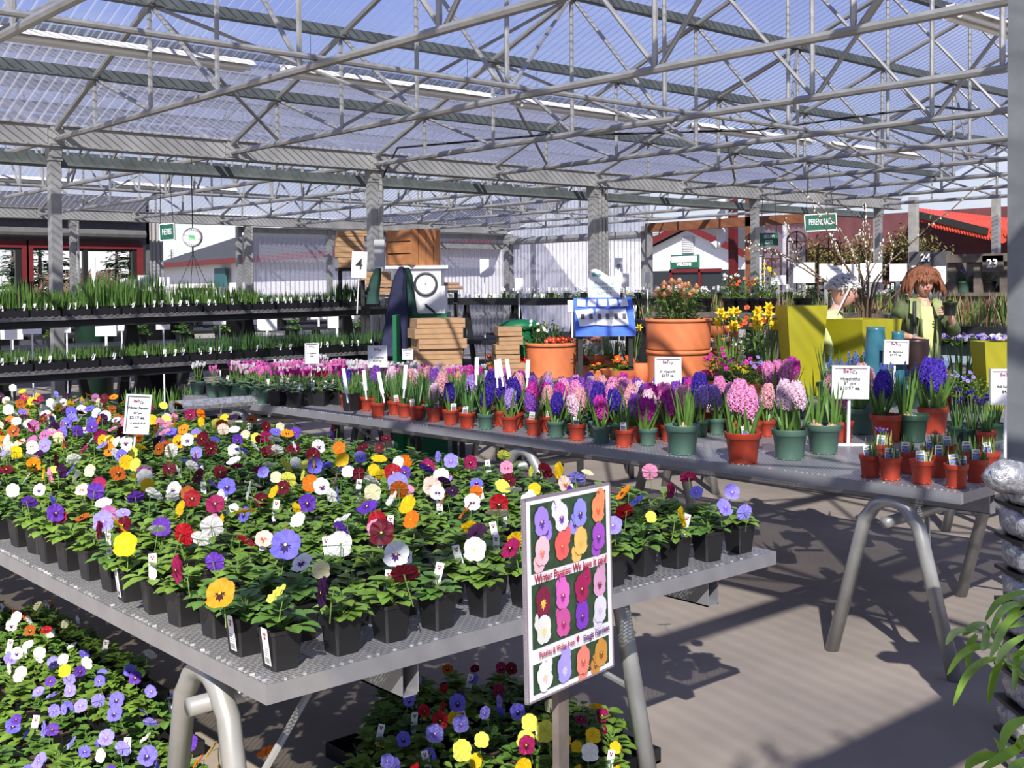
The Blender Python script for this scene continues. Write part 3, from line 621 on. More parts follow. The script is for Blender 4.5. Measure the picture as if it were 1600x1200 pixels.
HERO=[(348,932,'oranged',1.08,'F'),(425,932,'lemon',.8,'L'),(437,853,'blue',1.22,'F'),(285,888,'wine',1.0,'L'),(195,852,'yellow',.95,'S'),(160,813,'lav',.9,'F'),(128,810,'rust',.7,'L'),(190,803,'lav',.7,'S'),(240,828,'white',.85,'B'),(275,832,'red',.9,'B'),(337,823,'white',1.0,'B'),(380,845,'red',.85,'R'),(455,833,'yellow',.8,'R'),(462,795,'yellow',.65,'R'),(482,877,'whiteb',.8,'S'),(502,885,'cream',.7,'S'),(530,851,'white',1.05,'B'),(598,832,'burg',1.15,'F'),(588,812,'red',.9,'F'),(615,868,'whiteb',1.0,'F'),(646,896,'burg',1.05,'B'),(430,768,'yellow',.75,'S'),(390,757,'cream',.95,'B'),(395,781,'cream',.75,'B'),(340,788,'wine',1.0,'S'),(300,780,'red',.85,'S'),(236,772,'white',.95,'B'),(272,777,'white',.75,'B'),(214,778,'violet',.95,'B'),(144,768,'violet',.95,'B'),(50,785,'violet',.8,'B'),(60,765,'whiteb',.7,'F'),(20,766,'white',.7,'S'),(70,738,'yellow',.85,'L'),(120,745,'white',.8,'L'),(115,718,'white',.9,'B'),(505,760,'whiteb',.9,'F'),(535,812,'white',.85,'L'),(528,826,'violet',.8,'B'),(581,752,'white',.9,'B'),(622,755,'lav',1.08,'F'),(636,738,'violet',.7,'F'),(661,757,'creamp',1.05,'F'),(597,742,'yellow',.75,'B'),(637,790,'yellow',.95,'F'),(642,813,'orange',.9,'F'),(698,781,'orange',.75,'L'),(572,793,'violet',.95,'L'),(530,700,'orange',.85,'F'),(567,700,'burg',.8,'F'),(603,686,'burg',.75,'F'),(592,700,'burg',.7,'F'),(635,718,'orange',.8,'S'),(441,727,'lemon',.95,'B'),(476,742,'lemon',.65,'L'),(433,703,'white',.85,'B'),(425,702,'burg',.75,'F'),(460,701,'burg',.8,'F'),(485,712,'burg',.9,'S'),(705,720,'lav',.95,'F'),(688,713,'lav',.7,'L'),(735,722,'wine',.85,'S'),(744,853,'white',.95,'F'),(740,832,'mauve',.9,'B'),(775,803,'cream',1.15,'B'),(780,783,'red',.95,'F'),(790,728,'pink',.85,'S'),(793,752,'burg',.8,'S'),(787,712,'lemon',.9,'B'),(833,735,'lemon',.65,'S'),(873,735,'yellow',.9,'L'),(903,748,'lav',.9,'B'),(880,755,'creamp',.85,'F'),(915,740,'cream',.7,'S'),(975,772,'oranged',1.0,'L'),(1018,737,'pink',1.0,'B'),(1078,747,'wine',.9,'B'),(1054,764,'wine',.85,'L'),(1088,770,'lav',.7,'S'),(1000,782,'lav',.8,'L'),(960,823,'lav',.9,'F'),(972,800,'red',.8,'B'),(1058,806,'yellow',.9,'R'),(1018,808,'lemon',.5,'S'),(1140,768,'lav',.85,'F'),(1133,794,'lav',.8,'F'),(1162,801,'lav',.8,'B'),(805,858,'wine',.95,'L'),(503,925,'dark',1.0,'L'),(340,878,'violet',.8,'B'),
(266,675,'blue',1.0,'F'),(285,664,'lemon',.85,'B'),(313,647,'orange',.9,'B'),(315,659,'yellow',.75,'F'),(307,678,'lav',.8,'B'),(347,665,'rust',1.0,'S'),(366,672,'white',.85,'F'),(268,704,'white',.9,'B'),(300,728,'white',.8,'B'),(320,737,'white',.8,'L'),(312,745,'burg',.9,'F'),(226,738,'mauve',.95,'B'),(378,709,'white',.95,'B'),(141,692,'white',.95,'L'),(160,697,'lav',.8,'L'),(92,684,'cream',.85,'B'),(50,697,'whiteb',.75,'S'),(10,712,'white',.8,'L'),(142,660,'blue',.9,'S'),(160,655,'dark',.9,'B'),(90,635,'white',1.0,'B'),(110,632,'yellow',.85,'B'),(112,646,'wine',1.0,'B'),(127,641,'white',.95,'B'),(151,645,'white',.9,'S'),(132,630,'blue',.75,'L'),(38,652,'mauve',.85,'B'),(13,640,'white',.95,'S'),(85,668,'dark',.95,'B'),(28,676,'violet',.9,'L'),(415,683,'wine',.85,'B'),(438,667,'cream',.7,'F'),(35,612,'yellow',.8,'F'),(60,620,'yellow',.7,'S'),(20,606,'white',.8,'S'),(70,680,'mauve',.8,'S'),(10,735,'burg',.8,'F'),(60,712,'dark',.8,'F'),(190,712,'blue',.8,'F'),(330,700,'burg',.9,'F'),(430,745,'cream',.6,'F'),(403,735,'wine',.75,'B'),(410,738,'lav',.7,'F')]
R=random.Random(11)
cols,rows=12,37; gx=lambda i:A1.x+.095+i*.160; gy=lambda j:A1.y+.095+j*.165
pots={}
for j in range(rows):
    for i in range(cols):
        x,y=gx(i)+R.uniform(-.012,.012),gy(j)+R.uniform(-.012,.012)
        if i==6 and j==0: continue
        pots[(i,j)]=[x,y,[]]
for (px,py,c_,s_,f_) in HERO:
    p=onz(px,py,Z1+.185); i=min(cols-1,max(0,round((p.x-A1.x-.095)/.16))); j=min(rows-1,max(0,round((p.y-A1.y-.095)/.165)))
    if (i,j) not in pots: j+=1
    pots[(i,j)][2].append((c_,tuple(p),f_,s_))
PAL=['white']*6+['whiteb']*2+['cream']*2+['yellow']*3+['yellowd','lemon','lemon','orange','oranged','rust','rust','blue','blue','lav','lav','violet','violet','burg','burg','burg','burg','wine','wine','red','dark','dark','pink','creamp','mauve']
INDR=12; stuffb=[]
_OW=ords+['sixteenth','seventeenth','eighteenth','nineteenth','twentieth']+['twenty-'+q for q in ords[:9]]+['thirtieth']+['thirty-'+q for q in ords[:9]]
def ordw(n): return _OW[n]
for (i,j),(x,y,fl) in sorted(pots.items(),key=lambda q:(q[0][1],q[0][0])):
    nr=R.choice((0,1,1,2)) if len(fl)==0 else R.choice((0,0,1))
    if j<3 or i>9: nr=0 if fl or R.random()<.75 else 1
    if j>=16: nr+=R.choice((0,1,1))
    main=fl[0][0] if fl else None
    fl=fl+[(R.choice(PAL),None,R.choice('SSFLBR'),R.uniform(.7,.98)) for _ in range(nr)]
    cn=(' with %s bloom'%PN[fl[0][0]]) if fl else ' in leaf without blooms'
    if j<INDR:
        lab='potted pansy%s, %s from the left, %s row back'%(cn,ordw(i),ordw(j))
        if (i,j)==(0,0): lab='potted pansy with lemon yellow bloom at the near corner of the bench'
        pansy(x,y,Z1,lab,R,fl,group='pansies on the near bench',tg=.30,tagpos={(0,0):'lside',(0,1):'lside',(0,5):'lside',(7,0):'lside'}.get((i,j)))
    else: stuffb.append((x,y,fl))
# rest of the bed, past the nearest rows
def np_mesh(me): 
    return [v.co.copy() for v in me.vertices],[tuple(p.vertices) for p in me.polygons],[p.material_index for p in me.polygons]
cache={}
def merge(b,me,loc,rz,sc,mmap,tilt=(0,0)):
    if me.name not in cache: cache[me.name]=np_mesh(me)
    vs,fs,ms=cache[me.name]; o=len(b.v); E=Matrix.Translation(loc)@Euler((tilt[0],tilt[1],rz)).to_matrix().to_4x4()@Matrix.Diagonal((sc,sc,sc,1))
    b.v+=[tuple(E@v) for v in vs]; b.f+=[tuple(q+o for q in f) for f in fs]; b.m+=[mmap[q] for q in ms]
b=MB(); mats=[M['black'],M['soil'],M['leaf'],M['leaf2'],M['stem']]; mi={}
for x,y,fl in stuffb:
    pm,sm=sqpot(); merge(b,pm,(x,y,Z1),0,1,[0]); merge(b,sm,(x,y,Z1),0,1,[1])
    fo=R.choice(FOL); merge(b,fo,(x,y,Z1+.086),R.uniform(0,6.28),R.uniform(.95,1.15),[2 if fo.materials[0]==M['leaf'] else 3,4])
    for (c_,pos,face,fs_) in fl:
        if c_ not in mi: mi[c_]=len(mats); mats+=list(PM[c_][:3])
        me,hd=flower(c_,R.choice((35,60,78,90)),R.randrange(3)); a=vfrom(face,R)
        if pos: q=Vector(pos)-Vector((hd.x*math.cos(a),hd.x*math.sin(a),hd.z))*fs_
        else: q=Vector((x+R.uniform(-.05,.05),y+R.uniform(-.05,.05),Z1+.086+R.uniform(.01,.05)))
        merge(b,me,q,a,fs_,[mi[c_],mi[c_]+1,mi[c_]+2,4])
o=b.build('pansy_bed',mats); tag(o,'distant mass of mixed pansies filling the far end of the near bench','pansies',None,'stuff')
# pansies on the floor below
def inpoly(x,y,P):
    c=False
    for i in range(len(P)):
        (x1,y1),(x2,y2)=P[i],P[i-1]
        if (y1>y)!=(y2>y) and x<(x2-x1)*(y-y1)/(y2-y1)+x1: c=not c
    return c
PL=[(-90,905),(60,925),(150,975),(235,1030),(275,1110),(430,1200),(440,1270),(-90,1270)]
PCn=[(560,1085),(585,1060),(700,1030),(850,1030),(960,1085),(1000,1180),(1010,1270),(540,1270)]
def floorp(P,PALf,where,seed,hero=[]):
    R=random.Random(seed); n=0; cells=[]
    for i in range(0,34):
        for j in range(0,40):
            x,y=.9+i*.14+R.uniform(-.01,.01),1.9+j*.14+R.uniform(-.01,.01); q=proj((x,y,.17))
            if q[2]>0 and inpoly(q[0],q[1],P): cells.append([x,y,[],q])
    for (px,py,c_,s_,f_) in hero:
        p=onz(px,py,.235); c=min(cells,key=lambda c:(c[0]-p.x)**2+(c[1]-p.y)**2); c[2].append((c_,tuple(p),f_,s_))
    cells.sort(key=lambda c:-c[3][1])
    js=sorted({round(c[1]/.14) for c in cells}); rowof=[js.index(round(c[1]/.14)) for c in cells]; posof=[sum(1 for d in cells if round(d[1]/.14)==round(c[1]/.14) and d[0]<c[0]) for c in cells]
    for k_,(x,y,fl,q) in enumerate(cells):
        fl=fl+[(R.choice(PALf(q)),None,R.choice('SFLR'),R.uniform(.52,.7)) for _ in range(R.choice((0,1,1,2)) if not fl else R.choice((0,1)))]
        pansy(x,y,.012,'viola%s, %s floor, %s row, %s from the left'%((' with %s blooms'%PN[fl[0][0]]) if fl else ' in leaf',where,ordw(rowof[k_]),ordw(posof[k_])),R,fl,sc=.95,group='violas on the floor, '+where,cat='potted viola',tg=.2,h=.07)
    # trays
    ks={}
    for x,y,fl,q in cells: ks.setdefault((int(x/.48),int(y/.26)),[]).append((x,y))
    for m_,(k2,pts) in enumerate(sorted(ks.items())):
        xs_=[p[0] for p in pts]; ys_=[p[1] for p in pts]; b=MB(); x0,x1,y0,y1=min(xs_)-.055,max(xs_)+.055,min(ys_)-.055,max(ys_)+.055
        b.bb((x0,y0,0),(x1,y1,.008)); 
        for a,c in (((x0,y0,0),(x1,y0+.004,.05)),((x0,y1-.004,0),(x1,y1,.05)),((x0,y0,0),(x0+.004,y1,.05)),((x1-.004,y0,0),(x1,y1,.05))): b.bb(a,c)
        o=b.build('nursery_tray',M['black']); tag(o,'black nursery tray under violas, %s floor, %s row, %s column'%(where,ordw(k2[1]-min(q[1] for q in ks)),ordw(k2[0]-min(q[0] for q in ks))),'tray','floor trays '+where)
    return len(cells)
def palL(q):
    if q[1]<1010 and q[0]<160: return ['white','white','whiteb','cream','rust','orange']
    return ['lav','lav','blue','violet','blue','lav','blue','white'] if q[1]<1160 or q[0]<250 else ['orange','yellow','lav','yellow']
def palC(q): 
    if q[0]<700: return ['lav','blue','lav','red','yellow']
    return ['yellow','lemon','yellow','lemon','cream','wine','blue','white'] if q[1]>1090 else ['violet','blue','wine','dark','yellow']
HL=[(15,975,'whiteb',.7,'F'),(30,965,'white',.7,'F'),(28,1020,'whiteb',.7,'F'),(45,985,'rust',.6,'F'),(70,985,'red',.6,'S'),(102,1050,'yellow',.7,'F'),(140,1033,'white',.75,'S'),(100,1030,'white',.6,'S'),(60,1020,'white',.7,'S'),(57,1028,'white',.6,'B'),(35,1050,'white',.6,'S'),(125,1048,'violet',.6,'S'),(65,1080,'lav',.65,'S'),(75,1065,'violet',.6,'S'),(112,1080,'lav',.65,'F'),(133,1103,'lav',.7,'S'),(158,1065,'blue',.6,'L'),(155,1095,'lav',.7,'B'),(180,1095,'blue',.7,'F'),(212,1060,'violet',.65,'F'),(237,1080,'lav',.65,'F'),(200,1045,'blue',.6,'S'),(178,1118,'blue',.75,'F'),(235,1130,'lav',.7,'B'),(160,1155,'lav',.7,'F'),(195,1170,'lav',.7,'B'),(220,1180,'blue',.85,'F'),(70,1140,'lav',.7,'L'),(85,1110,'lav',.6,'S'),(25,1125,'violet',.5,'S'),(62,1190,'lav',.7,'L'),(297,1160,'violet',.7,'F'),(335,1170,'yellow',.8,'L'),(310,1190,'orange',.7,'L'),(415,1178,'orange',.8,'L')]
HCn=[(675,1150,'lav',.8,'F'),(720,1130,'lav',.8,'F'),(713,1095,'blue',.8,'F'),(685,1125,'red',.8,'F'),(660,1110,'red',.6,'S'),(695,1105,'red',.6,'L'),(717,1172,'lemon',.9,'F'),(750,1155,'lemon',.7,'S'),(825,1130,'lemon',.75,'F'),(815,1155,'lemon',.75,'F'),(855,1145,'lemon',.95,'F'),(830,1165,'wine',.8,'F'),(760,1115,'lav',.6,'F'),(810,1108,'blue',.7,'F'),(785,1095,'lav',.55,'S'),(635,1095,'blue',.6,'S'),(800,1045,'burg',.6,'F'),(935,1105,'yellowd',.7,'B'),(925,1150,'yellow',.7,'S'),(920,1175,'white',.8,'S'),(700,1045,'rust',.6,'S'),(650,1065,'yellow',.6,'F'),(625,1060,'lemon',.6,'F'),(745,1045,'burg',.5,'S'),(812,1195,'yellow',.8,'F'),(880,1155,'yellow',.6,'F')]
nL=floorp(PL,palL,'left',5,HL); nC=floorp(PCn,palC,'centre',6,HCn); print('floor violas',nL,nC)
# ---------------------------------------------------------------- bulbs and cyclamens on the long bench
HCOL=dict(pink=(.86,.34,.62),magenta=(.62,.06,.42),violet=(.30,.10,.52),indigo=(.07,.035,.36),lilac=(.50,.34,.76),palepink=(.93,.66,.76),salmon=(.82,.46,.50),hotpink=(.95,.40,.66),bluev=(.13,.07,.55))
HN=dict(pink='pink',magenta='magenta',violet='violet',indigo='dark indigo',lilac='lilac',palepink='pale pink',salmon='salmon pink',hotpink='bright pink',bluev='blue violet')
HM={k_:mat('hyacinth_'+k_,c,.5,0,var=.3,scale=90,trans=.25,spec=.2) for k_,c in HCOL.items()}
M['blade']=mat('strap_leaf',(.13,.26,.05),.42,0,var=.3,scale=10,trans=.25); M['blade2']=mat('dark_strap_leaf',(.07,.17,.04),.42,0,var=.3,scale=10,trans=.2)
M['bulb']=mat('papery_bulb',(.45,.30,.18),.6,0,var=.4,scale=30); M['shoot']=mat('pale_shoot',(.55,.62,.22),.5,0,var=.3,scale=30,trans=.2)
def spikemesh(col,seed,h=.11,r=.032,n=84):
    R=random.Random(seed); b=MB(); b.tube([(0,0,-.08),(0,0,h*.9)],.005,6,mi=1)
    for i in range(n):
        t=(i+.5)/n; a=i*2.399+R.uniform(-.2,.2); z=h*t; rr=r*(1-.45*max(0,t-.6)/.4)*(.55+.45*min(1,t*5))*R.uniform(.85,1.1); d=Vector((math.cos(a),math.sin(a),.25)).normalized(); c=Vector((0,0,z))+d*rr
        b.tube([Vector((0,0,z)),c],[.003,.0045],4,cap=False)
        q=d.to_track_quat('Z','Y').to_matrix(); o=R.uniform(0,1)
        for k in range(6):
            an=o+k*PI/3; e=q@Vector((math.cos(an),math.sin(an),0)); s=q@Vector((-math.sin(an),math.cos(an),0)); L_=.0170*R.uniform(.85,1.1)
            b.add([c-s*.002,c+s*.002,c+e*L_*.6+s*.0032+d*.003,c+e*L_-d*.003,c+e*L_*.6-s*.0032+d*.003],[(0,1,2,3,4)])
    return b.mesh('flower_spike',[HM[col],M['stem']])
SPK={c:[spikemesh(c,i*7+3) for i in range(2)] for c in HCOL}
def blademesh(seed,n=6,L=.16,W=.02,sp=.35,m='blade',r=.012,bulb=0,dr=.25):
    R=random.Random(seed); b=MB()
    for i in range(n):
        a=2*PI*i/n+R.uniform(-.4,.4); d=(math.cos(a)*sp*R.uniform(.4,1.2),math.sin(a)*sp*R.uniform(.4,1.2),1)
        b.leaf((math.cos(a)*r,math.sin(a)*r,0),d,L*R.uniform(.75,1.1),W*R.uniform(.8,1.1),droop=dr*R.uniform(.4,1.3),seg=4,up=(math.cos(a)*.9,math.sin(a)*.9,.3),fold=.3,shape='blade')
    if bulb: b.lathe([(.002,-.02),(.022,-.006),(.024,.006),(.010,.024),(.003,.03)],8,mi=1)
    return b.mesh('leaves',[M[m],M['bulb']])
HLV=[blademesh(i,6,.17,.022,.42) for i in range(4)]; HLV2=[blademesh(10+i,7,.17,.022,.30,'blade2',) for i in range(3)]; HLVB=[blademesh(20+i,9,.20,.021,.24,'blade',.010,1,dr=.08) for i in range(3)]
POTM={}
def rpot(kind,r,h):
    key=(kind,round(r,3),round(h,3))
    if key not in POTM:
        m={'R':M['red_pot'],'G':M['green_pot'],'D':M['dkgreen_pot'],'K':M['black']}[kind]
        b=MB(); b.lathe([(0,.001),(r*.74,.001),(r*.76,.006),(r*.92,h*.78),(r*.97,h*.79),(r,h*.80),(r*1.02,h*.98),(r*1.03,h),(r*.97,h),(r*.95,h*.9)],24); 
        for v in range(8):
            a=PI/4*v; b.box((r*.755*math.cos(a),r*.755*math.sin(a),.004),(.008,.012,.007),rz=a)
        pm=b.mesh('pot',m,True); b=MB(); R=random.Random(1); b.disc((0,0,h*.9),r*.955,20)
        for i in range(40): a=R.uniform(0,6.28); q=r*.9*R.random()**.5; b.box((q*math.cos(a),q*math.sin(a),h*.9),(.006,.006,.006),rz=a,mi=1 if i%3==0 else 0)
        POTM[key]=(pm,b.mesh('soil',[M['soil'],M['shootw']]))
    return POTM[key]
M['shootw']=mat('pumice_bits',(.6,.55,.48),.9)
# picture tag: white card with a flower photo
def pictag(col,w=.03,h=.055):
    b=MB(); b.bb((-w/2,-.0006,0),(w/2,.0006,h),0); b.bb((-w*.44,-.0012,h*.05),(w*.44,-.0007,h*.68),1)
    for i,(x,z) in enumerate(((-.2,.25),(.15,.2),(0,.45),(.25,.5),(-.25,.52))): b.disc((x*w,-.0016,z*h),w*.17,6,2,(0,-1,0))
    b.bb((-w*.36,-.0012,h*.78),(w*.36,-.0007,h*.84),3); b.bb((-w*.3,-.0012,h*.88),(w*.3,-.0007,h*.93),3)
    return b.mesh('picture_tag',[M['whitecard'],M['leaf2'],col,M['tagprint']])
PTG={'violet':pictag(HM['violet']),'pink':pictag(HM['pink']),'blue':pictag(PM['lav'][0],.034,.05),'magenta':pictag(HM['magenta'])}
def frame_yaw(): return YAW-PI/2
def ptag(t,which,x,y,z,R,s=1):
    o=ob('picture_tag',PTG[which],t,(x,y,z)); o.rotation_euler=(R.uniform(-.25,.05),R.uniform(-.15,.15),frame_yaw()-t.rotation_euler.z+R.uniform(-.3,.3)); o.scale=(s,s,s)
def hyac(x,y,z,pk,col,label,R,r=.05,h=.09,n=1,ls=1,lv=None,tg=.4,group=None,cat='potted hyacinth',hh=.10,ss=1):
    t=thing('potted_hyacinth' if col else 'potted_bulb',label,cat if col else 'potted bulbs',(x,y,z),R.uniform(0,6.28),group)
    pm,sm=rpot(pk,r,h); ob('pot',pm,t); ob('soil',sm,t)
    for k in range(n):
        a=R.uniform(0,6.28) if n<3 else 2*PI*k/n; q=0 if n==1 else r*.48; px_,py_=q*math.cos(a+k*PI*(n==2)),q*math.sin(a+k*PI*(n==2))
        o=ob('leaves',R.choice(lv or (HLV if col else HLV2)),t,(px_,py_,h*.88),R.uniform(0,6)); s=ls*R.uniform(.88,1.1); o.scale=(s,s,s)
        if col:
            cc=col if isinstance(col,str) else col[k%len(col)]
            o=ob('flower_spike',R.choice(SPK[cc]),t,(px_,py_,h*.9+hh*R.uniform(.65,1.0)),R.uniform(0,6)); s=ss*R.uniform(.9,1.12); o.scale=(s*1.05,s*1.05,s); o.rotation_euler=(R.gauss(0,.12),R.gauss(0,.12),R.uniform(0,6))
    if R.random()<tg: ptag(t,R.choice(('violet','pink','magenta')),*( (lambda a:(math.cos(a)*r*.75,math.sin(a)*r*.75))(math.atan2(-.75,-.66)-t.rotation_euler.z+R.uniform(-.6,.6))),h*.85,R)
    return t
R=random.Random(21)
# front row, placed where each pot stands
FR=[(586,655,'R',None,'reedy leaves, leftmost red pot'),(612,652,'R',None,'leaves only, second red pot'),(628,656,'R',None,'leaves only, third red pot'),(647,660,'R',None,'leaves only, fourth red pot'),(673,663,'R','palepink','pale budding, red pot left of the seam'),(700,668,'R','indigo','dark indigo, red pot with picture tag'),(726,673,'R',None,'leaves only, red pot before the first green pot'),(755,675,'G','indigo','dark indigo, first small green pot'),(793,679,'R','lilac','lilac, red pot right of the first green pot'),(831,684,'R','violet','violet, red pot beside a green one'),(865,688,'G','indigo','dark indigo, second small green pot'),(898,693,'R','palepink','pale pink, red pot with white tag'),(937,697,'G','magenta','magenta, green pot left of the front red one'),(972,703,'R',None,'half opened, front red pot with purple tag'),(1010,701,'G','magenta','broad magenta, green pot left of the bulbs')]
used=[]
for i,(px,py,pk,col,lab) in enumerate(FR):
    p=onz(px,py-3,Z2); p=Vector((p.x+.045,p.y+.03,Z2)); used.append((p.x,p.y,.055))
    hyac(p.x,p.y,Z2,pk,col,('hyacinth, ' if col else 'potted bulb, ')+lab,R,ls=1.05 if col else .95,n=1 if px!=1010 else 2,tg=1 if px in(612,647,673,700,726,831,898,972) else .1,group='small pots along the front of the long bench',hh=.06)
BIG=[(1066,712,'G',None,.085,.145,2,'two bare green-shooting bulbs in a large green pot at the bench edge',HLVB,1.0),
(1161,726,'R','hotpink',.085,.145,3,'three bright pink hyacinths in the large red pot at the bench edge',None,1.1),
(1234,720,'G','palepink',.085,.145,3,'pale pink hyacinths in a large green pot right of the big red one',None,1.05),
(1287,711,'G',None,.085,.145,2,'leafy unopened bulbs in a large green pot left of the hyacinth price sign',HLVB,1.15),
(1316,692,'R','pink',.06,.11,1,'pink hyacinth in a red pot behind the price sign pole',None,.9),
(1345,680,'G','hotpink',.085,.145,2,'bright pink hyacinths in a green pot right of the price sign',None,1.1),
(1385,692,'R','bluev',.085,.145,2,'blue violet hyacinths in a red pot behind the little crocus pots',None,1.15),
(1358,668,'G','salmon',.085,.145,2,'fading salmon hyacinths in a green pot behind the blue violet ones',None,1.1),
(1425,692,'D',None,.085,.145,2,'tall leafy bulbs in a dark green pot behind the crocus pots',HLVB,1.2),
(1458,678,'R','bluev',.085,.145,3,'blue violet hyacinths in a red pot below the small price sign',None,1.25),
(1215,668,'D','pink',.085,.145,3,'tall mauve pink hyacinths in a dark pot behind the pale pink ones',None,1.2),
(1240,655,'D','magenta',.085,.145,2,'magenta hyacinths in a dark pot behind the mauve pink ones',None,1.1),
(1098,676,'R','indigo',.06,.105,2,'double dark indigo hyacinth in a red pot behind the bare bulbs',None,1.0),
(1128,668,'D','pink',.055,.10,1,'small pink hyacinth in a dark green pot behind the big red pot',None,.9),
(1300,672,'D','salmon',.07,.12,2,'dull salmon hyacinths in a dark pot behind the price sign',None,1.0)]
for (px,py,pk,col,r,h,n,lab,lv,ls) in BIG:
    p=onz(px,py,Z2); q=Vector((p.x,p.y)).normalized()*r*.75; used.append((p.x+q.x,p.y+q.y,r))
    hyac(p.x+q.x,p.y+q.y,Z2,pk,col,lab,R,r=r,h=h,n=n,ls=ls*1.12,lv=lv,tg=1 if px in(1161,1458) else 0,group='large bulb pots on the long bench',hh=.115*ls,ss=1.15)
def free(x,y,r): return all((x-a)**2+(y-b)**2>(r+c)**2*.92 for a,b,c in used)
LC=lambda r,i:Vector((A2.x,A2.y,0))+Matrix.Rotation(RZ2,3,'Z')@Vector((r,i,0))
HC2=['pink','salmon','salmon','violet','magenta','indigo','lilac','palepink','violet','pink','salmon','indigo']
n_=0
for r_ in range(0,8):
    for j in range(0,24):
        p=LC(.17+r_*.135+R.uniform(-.012,.012),1.55+j*.132+R.uniform(-.012,.012)); 
        if j>17 and r_<1: continue
        if p.y>5.35 and r_>5: continue
        if p.y<3.95 and r_<5: continue
        if not free(p.x,p.y,.052): continue
        used.append((p.x,p.y,.052)); q=proj((p.x,p.y,.9)); col=R.choice(HC2)
        if q[0]<770 and R.random()<.78: col=None
        if r_>6 and R.random()<.4: col=None
        n_+=1
        hyac(p.x,p.y,Z2,R.choice('RRGD'),col,'%s in small pot, %s row in, %s pot from the right'%(('%s hyacinth'%HN[col]) if col else 'leafy bulb',ords[min(14,r_+1)],ordw(j)),R,ls=R.uniform(.95,1.1),tg=.15,group='hyacinths massed behind the front row',hh=.085,ss=1.05)
# crocus pots at the right end
CRM=mat('crocus_bud',(.20,.10,.42),.5,trans=.2)
def crocm(seed,bl=0):
    R=random.Random(seed); b=MB()
    for i in range(9):
        a=R.uniform(0,6.28); q=R.uniform(0,.028); b.leaf((q*math.cos(a),q*math.sin(a),0),(R.gauss(0,.12),R.gauss(0,.12),1),R.uniform(.045,.085),.011,mi=R.choice((0,1)),droop=.05,seg=3,up=(math.cos(a),math.sin(a),.1),fold=.5,shape='blade')
    return b.mesh('shoots',[M['shoot'],M['blade']])
CRO=[crocm(i) for i in range(4)]
def budm(seed,col,h=.07,n=5):
    R=random.Random(seed); b=MB()
    for i in range(n):
        x,y=R.uniform(-.025,.025),R.uniform(-.025,.025); z=h*R.uniform(.6,1.1); b.tube([(x*.5,y*.5,0),(x,y,z)],.0018,4,mi=1,cap=False)
        for k in range(5):
            a=k*1.257; b.leaf((x,y,z),(math.cos(a)*.5,math.sin(a)*.5,1),.028,.012,droop=1.2,seg=3,up=(math.cos(a),math.sin(a),0),shape='oval')
    return b.mesh('blooms',[col,M['stem']])
BUD=[budm(i,CRM) for i in range(2)]; IRM=mat('dark_iris_petal',(.06,.03,.25),.5,trans=.15); IRB=[budm(5+i,IRM,.16,7) for i in range(3)]
CR=[(1360,747,0),(1391,752,0),(1416,741,0),(1440,757,0),(1468,747,0),(1494,764,0),(1527,755,0),(1455,735,0),(1482,730,0),(1378,728,1),(1512,740,0),(1545,742,0)]
wd=['leftmost','second','third','fourth','fifth','sixth, nearest the bench corner','seventh','small one behind the fourth','small one behind the sixth','purple-budded one at the back left','back one before the right corner','farthest right one beside the big post']
for i,(px,py,bl) in enumerate(CR):
    p=onz(px,py,Z2); q=Vector((p.x,p.y)).normalized()*.035; x,y=p.x+q.x,p.y+q.y
    if not free(x,y,.04): x+=.03;y+=.05
    used.append((x,y,.045)); t=thing('potted_crocus','little orange-red pot of crocus shoots, %s'%wd[i],'potted crocus',(x,y,Z2),0,'crocus pots at the bench corner')
    pm,sm=rpot('R',.048,.098); ob('pot',pm,t); ob('soil',sm,t)
    for k in range(2): ob('shoots',R.choice(CRO),t,(R.uniform(-.012,.012),R.uniform(-.012,.012),.088),R.uniform(0,6))
    if bl: ob('blooms',BUD[0],t,(0,0,.09))
    ptag(t,'blue',-.028,-.01,.085,R,1.1)
    if i in(3,1,5): ptag(t,'blue',.012,-.02,.08,R,1.0)
for i,(px,py) in enumerate([(1530,700),(1552,705),(1505,695),(1565,690)]):
    p=onz(px,py,Z2); x,y=p.x+.05,p.y+.06
    if not free(x,y,.05): y+=.1
    used.append((x,y,.05)); t=thing('potted_iris','dark purple dwarf irises in a small dark pot behind the crocus pots, %s'%ords[i],'potted iris',(x,y,Z2),0,'dwarf irises at the right end')
    pm,sm=rpot('DRDD'[i],.05,.09); ob('pot',pm,t); ob('soil',sm,t); ob('leaves',HLV2[i%3],t,(0,0,.08),i); ob('blooms',IRB[i%3],t,(0,0,.1),i)
# cyclamens
CYC=dict(white=(.86,.84,.85),pink=(.86,.28,.60),magenta=(.72,.04,.36),red=(.75,.02,.12),palep=(.88,.62,.76),mag2=(.80,.10,.55))
CYM={k_:mat('cyclamen_'+k_,c,.45,0,var=.15,scale=60,trans=.3,spec=.2) for k_,c in CYC.items()}
M['cycleaf']=mat('cyclamen_leaf',(.06,.15,.05),.5,0,col2=(.22,.33,.20),scale=45,trans=.15)
def cycm(col,seed,n=11):
    R=random.Random(seed); b=MB()
    for i in range(n):
        a=R.uniform(0,6.28); q=R.uniform(0,.055); x,y=q*math.cos(a),q*math.sin(a); z=R.uniform(.085,.135); b.tube([(x*.3,y*.3,0),(x*.8,y*.8,z),(x*1.05,y*1.05,z-.005)],.0014,4,mi=1,cap=False)
        for k in range(5):
            an=k*1.257+R.uniform(-.3,.3); b.leaf((x,y,z),(math.cos(an)*.45,math.sin(an)*.45,1),.034,.017,droop=-.3,seg=3,up=(math.cos(an),math.sin(an),0),fold=-.2)
    return b.mesh('blooms',[CYM[col],M['stem']])
CYB={c:[cycm(c,i) for i in range(2)] for c in CYC}
